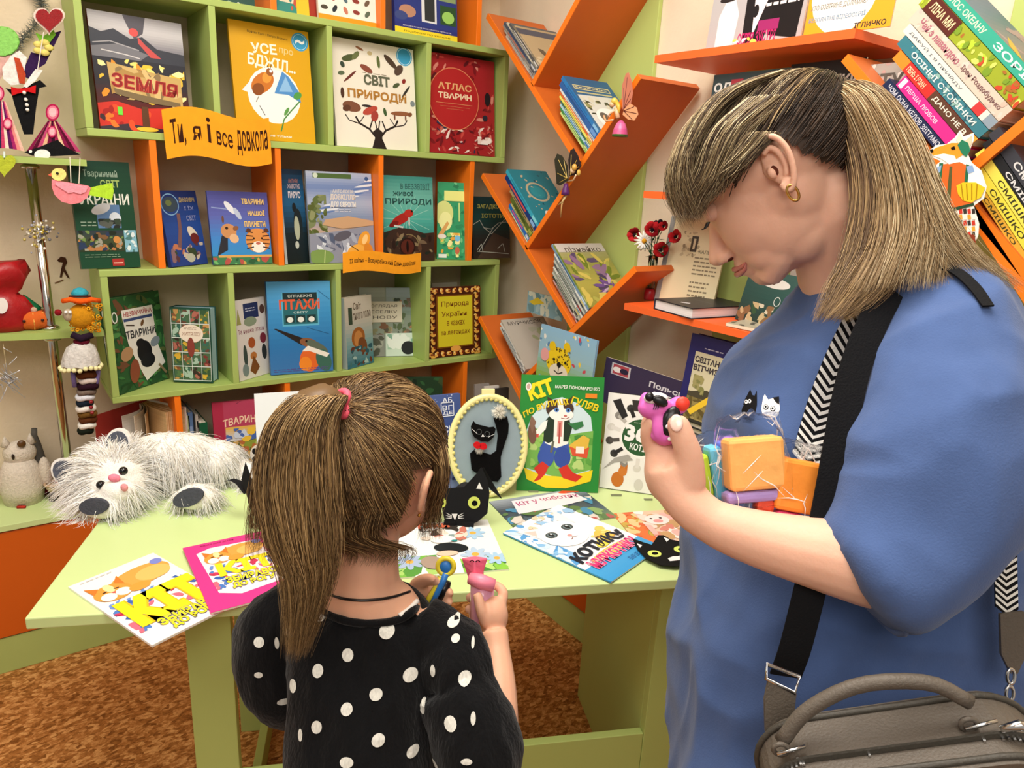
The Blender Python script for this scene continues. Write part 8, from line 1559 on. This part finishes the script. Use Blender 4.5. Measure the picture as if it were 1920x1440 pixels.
# scoop neckline: hem cord
nl = [(598, 1140), (625, 1156), (665, 1166), (710, 1168), (750, 1160), (780, 1140)]
dots = [(486, 1204, 10, 10), (519, 1205, 4, 12), (602, 1152, 12, 10), (725, 1184, 14, 13), (652, 1228, 11, 12), (596, 1258, 10, 12), (769, 1265, 13, 13), (871, 1271, 12, 13), (550, 1286, 8, 12), (705, 1302, 12, 11), (650, 1330, 11, 11), (594, 1363, 10, 12), (845, 1357, 12, 14), (709, 1388, 12, 12), (773, 1409, 10, 11), (650, 1430, 13, 10), (793, 1325, 6, 12), (532, 1315, 11, 7), (485, 1265, 8, 6), (850, 1166, 11, 7), (854, 1197, 8, 7), (812, 1258, 5, 11), (887, 1347, 5, 12), (545, 1185, 9, 11), (875, 1428, 11, 6), (564, 1378, 5, 11), (815, 1430, 10, 9), (886, 1205, 3, 9)]
for (x, y, rx, ry) in dots:
    a, n = hit(bd2, x, y)
    if a is None: continue
    u = VR - n * VR.dot(n); u = u.normalized() if u.length > .1 else VU.cross(n); v = n.cross(u); s_ = 1.0 * depth_of(a) / FPX; mb = MB(); pts = []
    sh_ = max(.55, abs(n.dot(VB)))
    ok = True; ring = []
    for k in range(16):
        t = 6.283 * k / 16; q = a + (VR * rx * math.cos(t) + VU * ry * math.sin(t)) * s_ * 1.0 + VB * .03; lo, nn_, i_, d_ = bd2.ray_cast(q, -VB)
        if lo is None or (lo - a).length > .035: lo, nn_ = a + (u * rx * math.cos(t) + v * ry * math.sin(t)) * s_ * .8, n
        if nn_.dot(VB) < 0: nn_ = -nn_
        ring.append(lo + nn_ * .0009)
    mb.add([a + n * .0011] + ring, [(0, 1 + k, 1 + (k + 1) % 16) for k in range(16)], '#dcdad2'); obj('polka_dot', mb, mat('white_dot_weave', '#d8d6cc', rough=.95, noise_amt=.15, nscale=500, stretch=(1, 1, .1)), gi)
bg_ = bvh_of(gb_, gi)
seam([(590, 1125), (604, 1142), (630, 1157), (665, 1166), (710, 1168), (750, 1160), (776, 1142), (790, 1120)], .0048, 'neckline_binding', M_DRESS, gi, bg_, lift=.0015)
seam([(748, 1154), (765, 1143), (780, 1128)], .0032, 'white_vest_edge', M_WHT_, gi, bg_, lift=.002)
seam([(598, 1098), (615, 1112), (640, 1121), (672, 1125), (705, 1124), (738, 1119), (768, 1110)], .0016, 'cord_necklace', M_GLOSSY, gi, bg_, '#140c0c', lift=.001)
# hair
gs = (.080, .094, .096)
hf = lambda x: float(np.interp(x, [-.09, -.05, 0, .05, .09], [-.052, -.070, -.078, -.066, -.030]))
gpred = lambda x, y, z: (z > hf(x) if y < -.018 else z > .012 + (y - .02) * .5 and y < .078) and not (x > .05 and abs(y) < .02 and z < .012) 
ellipsoid_cap(GF, tuple(r * 1.01 for r in gs), gpred, '#5a452f', gi, 'scalp_hair')
gt = (-.036, -.078, .050)
gcol = ['#6b5236', '#7d6242', '#5a432c', '#a08054', '#46331f', '#b8986a', '#6e553a']
tl_ = GF.inverted() @ W(634, 757, .79)
combed(GF, gs, gpred, tuple(tl_), 5600, gcol, gi, 'combed_hair', 13, 14, .010, .0005, .0022)
gT = W(634, 757, .785)
core = MB(); tube_thru(core, [(gT, .012), (W(598, 762, .765), .026), (W(562, 850, .76), (.034, .028)), (W(560, 960, .765), (.034, .026)), (W(575, 1080, .77), (.022, .018)), (W(560, 1170, .775), (.008, .008))], 12, '#6b5236', 16); obj('ponytail_core', core, M_HAIR, gi, smooth=True)
gl = ['#94764c', '#ac8c5c', '#7a5f3d', '#c4a374', '#6b5236', '#4e3a26']
lock([(gT, .010, .010), (W(604, 745, .76), .026, .022), (W(565, 800, .75), .036, .030), (W(556, 900, .75), .042, .032), (W(568, 1010, .755), .038, .03), (W(578, 1090, .76), .026, .022), (W(556, 1225, .765), .009, .010)], 4200, gl, gi, 'ponytail', 22, .00046, 31, .009, tip=.55)
lock([(gT, .010, .010), (W(580, 745, .76), .02, .02), (W(520, 850, .76), .020, .02), (W(505, 960, .765), .022, .02), (W(500, 1050, .77), .022, .014)], 650, gl, gi, 'loose_ponytail_hair', 18, .00045, 33, .006, tip=.5)
# wisps at the nape and over the ear
lock([(G(.03, -.078, -.035), .05, .008), (G(.03, -.078, -.07), .05, .010), (W(700, 1030, .82), .05, .012), (W(695, 1060, .82), .045, .012)], 700, gcol, gi, 'nape_wisps', 10, .0004, 35, .005, tip=.6)
lock([(G(.060, .035, .05), .010, .02), (G(.078, .038, .0), .009, .02), (W(812, 950, .90), .010, .02), (W(806, 1010, .90), .016, .02)], 900, gcol, gi, 'side_wisps', 12, .0004, 36, .006, tip=.75)
obj('hair_tie', MB().tube([gT + (VR * .004 * math.sin(t * 2) + VU * .0135 * math.sin(t) + (VB * .7 + VR * .2) * .0135 * math.cos(t)) + VR * .006 for t in [6.283 * i / 18 for i in range(18)]], .0042, 8, '#f0607a', closed=True), mat('pink_elastic', '#ee5a72', rough=.6), gi, smooth=True)
# ---------------------------------------------------------------- things they hold
P3 = Matrix((VR, VB, VU)).transposed()
pcx = W(1247, 775, .700)
ct_ = thing('clay_cat', 'pink clay cat with black and white face held up in the hand of the woman', 'clay toy', pcx)
c1 = MB(); c1.ell(W(1228, 765, .700), (.017, .014, .012), '#e878c8', P3); c1.ell(W(1212, 752, .700), (.007, .006, .009), '#e878c8', P3); c1.ell(W(1246, 798, .700), (.015, .012, .020), '#e878c8', P3); c1.ell(W(1252, 818, .698), (.017, .011, .008), '#e878c8', P3); c1.ell(W(1236, 800, .692), (.007, .006, .014), '#e878c8', P3); c1.ell(W(1272, 760, .705), (.010, .008, .009), '#e878c8', P3)
fuse('body', c1, mat('pink_clay', '#e46ec4', rough=.45, spec=.4), ct_, .0016, 3); M_BLK = mat('black_clay', '#131215', rough=.3); M_WHT = mat('white_clay', '#f0f0ee', rough=.35)
obj('black_patch', MB().ell(W(1258, 790, .689), (.009, .005, .015), '#111', P3 @ Matrix.Rotation(.3, 3, 'Y')), M_BLK, ct_, smooth=True); obj('white_cheek', MB().ell(W(1230, 747, .690), (.012, .006, .006), '#fff', P3), M_WHT, ct_, smooth=True)
obj('eye', MB().ell(W(1218, 744, .686), (.0045, .003, .0045), '#111', P3), M_BLK, ct_, smooth=True); obj('black_nose', MB().ell(W(1238, 752, .683), (.008, .003, .005), '#111', P3 @ Matrix.Rotation(.5, 3, 'Y')), M_BLK, ct_, smooth=True)
for k in range(3): obj('whisker', MB().tube([W(1228 + 4 * k, 758, .686), W(1225 + 4 * k, 768, .686)], .0006, 4, '#111'), M_BLK, ct_)
obj('red_dot', MB().ell(W(1280, 757, .697), (.007, .004, .007), '#e8402c', P3), mat('red_clay', '#e8402c', rough=.4), ct_, smooth=True)
for (x, y) in ((1252, 800), (1256, 823)): obj('pearl', MB().ell(W(x, y, .684), .0022, '#fff'), M_WHT, ct_, smooth=True)
# wrapped clay packs
M_FILM = mat('clear_film', '#ffffff', rough=.08, spec=.5, trans=1.0, ior=1.06, alpha=.5, bump=1.0, bscale=90)
def pack(label, cen, dims, yaw, roll, bricks, loc_d, seed, puff):
    fr = Matrix.Translation(W(*cen)) @ P3.to_4x4() @ Matrix.Rotation(roll, 4, 'Y') @ Matrix.Rotation(yaw, 4, 'Z')
    t = thing('clay_pack', label, 'wrapped clay', M=fr)
    for (nm, lo, hi, c) in bricks: obj(nm, MB().box(lo, hi, c), mat('soft_clay', rough=.5, attr=True, noise_amt=.06, nscale=40, bump=.3, bscale=60), t, world=False, bevel=.004)
    rs = random.Random(seed); mb = MB(); lo = [min(q[1][i] for q in bricks) for i in range(3)]; hi = [max(q[2][i] for q in bricks) for i in range(3)]; c_ = [(lo[i] + hi[i]) / 2 for i in range(3)]; h = [(hi[i] - lo[i]) / 2 * 1.1 + .003 for i in range(3)]
    n, m_ = 26, 16; vs = []
    for i in range(m_ + 1):
        th = math.pi * i / m_
        for j in range(n):
            ph = 2 * math.pi * j / n; v = [math.sin(th) * math.cos(ph), math.sin(th) * math.sin(ph), math.cos(th)]; mx_ = max(abs(x) for x in v); v = [x / mx_ ** .75 for x in v]
            k = 1 + .07 * noise.noise(Vector(v) * 3.1 + Vector((seed, 0, 0))) + .05 * noise.noise(Vector(v) * 8)
            z = v[2] * h[2] * k
            if puff and v[2] > .6: z += puff * (v[2] - .6) * (1 + .5 * noise.noise(Vector(v) * 5)); v = [v[0] * (1 - .25 * (v[2] - .6)), v[1] * .6, v[2]]
            vs.append((c_[0] + v[0] * h[0] * k, c_[1] + v[1] * h[1] * k, c_[2] + z))
    fs = [(i * n + j, i * n + n + j, i * n + n + (j + 1) % n, i * n + (j + 1) % n) for i in range(m_) for j in range(n)]; mb.add(vs, fs)
    w_ = obj('plastic_wrap', mb, M_FILM, t, world=False, smooth=True); cr = MB()
    for i in range(26):
        a = rs.randrange(n * 3, n * (m_ - 2)); p = [Vector(vs[a])]; st_ = rs.choice((1, n + 1, n, n - 1))
        for k in range(rs.randint(2, 4)):
            a += st_; p.append(Vector(vs[min(a, len(vs) - 1)]) + Vector((rs.uniform(-.002, .002),) * 3))
        if (p[0] - p[-1]).length < .07: cr.tube(p, [.0001] + [.00055] * (len(p) - 2) + [.0001], 4, '#ffffff')
    o = obj('crease_glint', cr, mat('film_crease_glint', '#f4f4f4', rough=.15, spec=.8, alpha=.75), w_, world=False); o['kind'] = 'stuff'; return t  # thin white tubes: crinkles of the film with its glints put into their colour
pack('plastic bag with stacked green, blue and purple clay bricks between hand and chest', (1350, 885, .735), 0, 0, -.16, [('green_brick', (-.022, -.014, -.022), (-.012, .014, .022), '#b8d83a'), ('sky_blue_brick', (-.0115, -.014, -.026), (.002, .015, .028), '#6ac4e8'), ('blue_brick', (.0025, -.015, -.03), (.009, .016, .03), '#6a7ae0'), ('purple_brick', (.0095, -.015, -.03), (.022, .016, .032), '#a47ad8')], 0, 1, .012)
pack('plastic bag with a pale orange clay block held against the chest', (1412, 870, .70), 0, 0, -.08, [('orange_block', (-.026, -.016, -.024), (.028, .012, .026), '#f5b060'), ('mauve_brick', (-.03, -.012, -.036), (.028, .010, -.0248), '#a48ac8')], 0, 2, .045)
pack('plastic bag with a deep orange clay lump beside the black strap', (1496, 905, .70), 0, 0, .18, [('orange_lump', (-.022, -.014, -.028), (.02, .012, .022), '#f09030'), ('red_brick', (-.038, -.008, -.034), (-.02, .008, -.02), '#d84a2c'), ('pink_brick', (-.018, -.008, -.038), (.01, .008, -.029), '#e8508a')], 0, 3, .03)
# toys in the hands of the girl
tt = thing('pink_clay_figure', 'pink clay figure in clear wrap held in the right hand of the girl', 'clay toy', W(905, 1120, .965))
c1 = MB(); D_ = .955
c1.loft([[W(x, y, D_) + VB * z for x, y, z in ((l_, yy, 0), ((l_ + r_) / 2, yy, .012), (r_, yy, 0), ((l_ + r_) / 2, yy, -.012))] for (yy, l_, r_) in ((1046, 864, 916), (1058, 868, 912), (1072, 873, 908), (1086, 878, 908))], '#f0708a')
obj('crown', c1, mat('coral_clay', '#f06c88', rough=.45), tt, smooth=False, bevel=.002)
obj('pink_roll', MB().tube([W(880, 1084, .942), W(900, 1090, .938), W(926, 1098, .94)], [.0075, .0098, .0085], 12), mat('bubblegum_clay', '#f48aa0', rough=.35), tt, smooth=True)
obj('wrapped_foot', MB().tube([W(905, 1098, .952), W(903, 1130, .956), W(898, 1160, .96), W(900, 1178, .962)], [.016, .0155, .012, .006], 12), mat('pale_pink_clay', '#e8a4bc', rough=.25, coat=.6), tt, smooth=True)
for (x0_, x1_) in ((881, 889), (892, 900)): obj('smile_line', MB().tube([W(x0_, 1053, .944), W((x0_ + x1_) / 2, 1050, .943), W(x1_, 1053, .944)], .0007, 5, '#3a1a24'), M_BLK, tt)
ty = thing('clay_spoon_toy', 'blue and yellow clay stick with round blue head in the left hand of the child', 'clay toy', W(830, 1090, .98))
obj('yellow_rim', MB().tube([W(836 + 15 * math.cos(t), 1062 - 15 * math.sin(t), .972) for t in [6.283 * i / 20 for i in range(20)]], .0036, 8, closed=True), mat('yellow_clay', '#ecd83a', rough=.35), ty, smooth=True)
obj('blue_head', MB().ell(W(835, 1063, .972), (.0085, .004, .0095), '#fff', P3), mat('blue_clay', '#2f7ac8', rough=.35), ty, smooth=True)
obj('blue_stick', MB().tube([W(836, 1076, .97), W(830, 1092, .968), W(820, 1112, .968), W(806, 1140, .968)], [.0045, .0042, .004, .003], 8), MATS['blue_clay'], ty, smooth=True); obj('yellow_stick', MB().tube([W(826, 1082, .973), W(818, 1100, .971), W(806, 1120, .971), W(795, 1142, .971)], [.004, .004, .0042, .003], 8), MATS['yellow_clay'], ty, smooth=True)
obj('dark_base', MB().tube([W(838, 1090, .976), W(832, 1108, .976), W(822, 1124, .976)], [.006, .008, .006], 8), M_BLK, ty, smooth=True)
# ---------------------------------------------------------------- handbag with woven strap
M_LEA = mat('grey_brown_leather', '#5d554c', rough=.5, spec=.4, noise_amt=.06, nscale=30, bump=.25, bscale=420); M_LEAD = mat('dark_grey_leather', '#45413a', rough=.5, spec=.4, bump=.2, bscale=400)
bo = W(1700, 1500, .615); ba = math.radians(-6); bx = (HR * math.cos(.16) - HF * math.sin(.16)).normalized(); by = (Vector((0, 0, 1)) * math.cos(.2) + bx * 0).normalized(); bx = (bx * math.cos(.36) + Vector((0, 0, 1)) * math.sin(.36)).normalized()
BFm = frame(bo, bx, Vector((0, 0, 1)) + VB * .12)
bag = thing('handbag', 'grey brown leather handbag with a zip and short handle at the hip of the woman', 'handbag', M=BFm)
def rrect(w_, h_, r_, n=7):
    out = []
    for (cx_, cy_, a0) in ((w_ - r_, h_ - r_, 0), (-w_ + r_, h_ - r_, 90), (-w_ + r_, -h_ + r_, 180), (w_ - r_, -h_ + r_, 270)):
        for i in range(n + 1): a = math.radians(a0 + 90 * i / n); out.append((cx_ + r_ * math.cos(a), cy_ + r_ * math.sin(a)))
    return out
w2, h2 = .112, .072; I4 = Matrix.Identity(4)
obj('body', MB().prism(rrect(w2, h2, .045), -.036, .036, I4), M_LEA, bag, world=False, bevel=.008, smooth=False)
for z in (.030, -.030): obj('piping', MB().tube([Vector((x, y, z)) for x, y in rrect(w2 + .0012, h2 + .0012, .046)], .0028, 8, closed=True), M_LEAD, bag, world=False, smooth=True)
zp = [p for p in rrect(w2 + .0008, h2 + .0008, .0455, 10)][:22]; zp = [Vector((x, y, .012)) for x, y in zp]
obj('zip_tape', MB().tube(zp, [(.006, .0012)] * len(zp), 8, up=(0, 0, 1)), M_LEAD, bag, world=False)
zq = catmull(zp, 74); teeth = MB()
for i in range(74): p = Vector(zq[i]); teeth.box((p.x - .0009, p.y - .0006, .0085 + .003 * (i % 2)), (p.x + .0009, p.y + .0016, .0125 + .003 * (i % 2)))
o = obj('zip_teeth', teeth, M_STEEL, bag, world=False); o['kind'] = 'stuff'
hk = catmull([Vector((-.088, .080, -.004)), Vector((-.060, .104, -.010)), Vector((-.015, .118, -.014)), Vector((.035, .112, -.012)), Vector((.062, .092, -.006))], 16)
obj('handle', MB().tube([Vector(p) for p in hk], [(.0062, .0062)] * 16, 10), M_LEA, bag, world=False, smooth=True)
for x in (-.082, .064):
    obj('metal_bar', MB().tube([Vector((x - .012, .078, .006)), Vector((x + .012, .080, .004))], .0016, 8), M_STEEL, bag, world=False, smooth=True); obj('handle_loop', MB().tube([Vector((x - .008 + .006 * math.cos(t), .078 + .006 * math.sin(t), .002)) for t in [6.283 * i / 12 for i in range(12)]], .0022, 6, closed=True), M_LEA, bag, world=False, smooth=True)
obj('zip_pull', MB().tube([Vector((.075, .080, .012)), Vector((.088, .084, .014)), Vector((.096, .078, .014))], [.003, .004, .003], 8), M_STEEL, bag, world=False, smooth=True)
obj('embossed_patch', MB().prism(rrect(.022, .012, .003, 3), 0, .002, Matrix.Translation((.035, -.012, .036))), M_LEAD, bag, world=False, bevel=.0008)
# straps
def ribbon(pts, nrms, wd, pat, step=.0045, th=.0018):
    """flat strap; pat(i, j) gives the colour of the chevron cell"""
    P_ = catmull(pts, 200); N_ = catmull(nrms, 200); cum = [0]
    for a, b_ in zip(P_[:-1], P_[1:]): cum.append(cum[-1] + np.linalg.norm(b_ - a))
    n = int(cum[-1] / step); mb = MB(); rows = []
    for i in range(n + 1):
        s_ = cum[-1] * i / n; k = np.searchsorted(cum, s_); k = min(max(k, 1), 199); t = P_[k] - P_[k - 1]; t /= np.linalg.norm(t) + 1e-9; nn_ = N_[k] - t * (N_[k] @ t); nn_ /= np.linalg.norm(nn_); si = np.cross(t, nn_); rows.append((P_[k], si, nn_, t))
    J = 8
    for i in range(n):
        for j in range(J):
            q = []
            for (ii, jj) in ((i, j), (i, j + 1), (i + 1, j + 1), (i + 1, j)):
                p, si, nn_, t = rows[ii]; u = jj / J * 2 - 1; q.append(Vector(p + si * u * wd / 2 + nn_ * th + t * (step * 2.6 * (1 - abs(u)) if pat else 0)))
            mb.add(q, [(0, 1, 2, 3)], pat(i, j) if pat else '#161618')
        a0 = []
        for ii in (i, i + 1): p, si, nn_, t = rows[ii]; a0 += [Vector(p - si * wd / 2 + nn_ * th), Vector(p - si * wd / 2), Vector(p + si * wd / 2), Vector(p + si * wd / 2 + nn_ * th)]
        mb.add(a0, [(0, 1, 5, 4), (1, 2, 6, 5), (2, 3, 7, 6)], '#161618')
    return mb
chev = lambda i, j: '#e4e2dc' if i % 2 == 0 else '#121214'
M_WEB = mat('woven_strap', rough=.85, spec=.15, attr=True, bump=.3, bscale=500)
sp_ = thing('bag_strap', 'black strap with white zigzag weave crossing the blue shirt from the shoulder', 'strap', W(1600, 620, .7)); 
def along(pxs, lift):
    P_, N_ = [], []
    for p in pxs:
        a, n = hit(bs, p[0], p[1])
        if a is None or (len(p) > 2): a, n = W(p[0], p[1], p[2] if len(p) > 2 else .66), VB.copy()
        P_.append(a + n * lift); N_.append(n)
    return P_, N_
def fit(pxs, off, tilt):
    D = []
    for p in pxs:
        q, n = hit(bs, *p); D.append(depth_of(q) if q is not None else np.nan)
    D = np.array(D); k = np.arange(len(D)); m_ = ~np.isnan(D); c = np.polyfit(k[m_], D[m_], 2); F_ = np.polyval(c, k); F_ -= max(0, np.nanmax(F_ - D)) + off
    return [W(p[0], p[1], d) for p, d in zip(pxs, F_)], [(VB - VR * tilt).normalized()] * len(pxs)
P_, N_ = fit([(1656, 534), (1612, 600), (1577, 670), (1549, 740), (1527, 810), (1514, 860)], .004, .25)
obj('zigzag_strap', ribbon(P_, N_, .031, chev), M_WEB, sp_)
P_, N_ = fit([(1672, 540), (1638, 600), (1606, 680), (1586, 760), (1572, 840), (1558, 920), (1540, 1010), (1512, 1130), (1490, 1215), (1472, 1266)], .001, .0)
obj('black_strap', ribbon(P_, N_, .030, None), M_WEB, sp_)
P_, N_ = along([(1664, 524), (1700, 503), (1740, 500), (1790, 514), (1826, 545), (1848, 580)], .004); N_ = [(n * .8 + VU * .4).normalized() for n in N_]
obj('shoulder_strap', ribbon(P_, N_, .010, None), M_WEB, sp_)
bk_ = hit(bs, 1662, 522)[0] + VB * .008
obj('strap_buckle', MB().tube([bk_ + VR * x * .001 + VU * y * .001 for x, y in ((-9, -6), (9, 5), (6, 10), (-12, -1))], .0018, 6, closed=True), M_STEEL, sp_, smooth=True)
P_ = [W(1893, 850, .70), W(1887, 940, .695), W(1884, 1040, .69), W(1886, 1140, .68)]
obj('zigzag_strap', ribbon(P_, [VB] * 4, .0215, chev, .003), M_WEB, sp_)
def leather(pxs, d, nm):
    fr = frame(W(*pxs[0], d), VR, VU); return obj(nm, plate(pxs, fr, -.001, .0022, '#fff'), M_LEA, sp_, bevel=.001)
leather([(1873, 1150), (1918, 1145), (1920, 1230), (1905, 1262), (1893, 1262), (1875, 1225)], .675, 'leather_tab')
leather([(1440, 1272), (1492, 1298), (1488, 1330), (1476, 1372), (1458, 1408), (1446, 1404), (1434, 1370), (1432, 1310)], .655, 'leather_tab')
obj('metal_ring', MB().tube([W(*p, .654) for p in ((1438, 1246), (1436, 1272), (1490, 1300), (1499, 1268))], .002, 6, closed=True), M_STEEL, sp_, smooth=True)
for (x, y) in ((1895, 1268), (1893, 1300), (1893, 1332), (1448, 1412), (1450, 1434)): obj('snap_hook', MB().tube([W(x + 7 * math.cos(t), y + 14 * math.sin(t), .655) for t in [6.283 * i / 14 for i in range(14)]], .0016, 6, closed=True), M_STEEL, sp_, smooth=True)
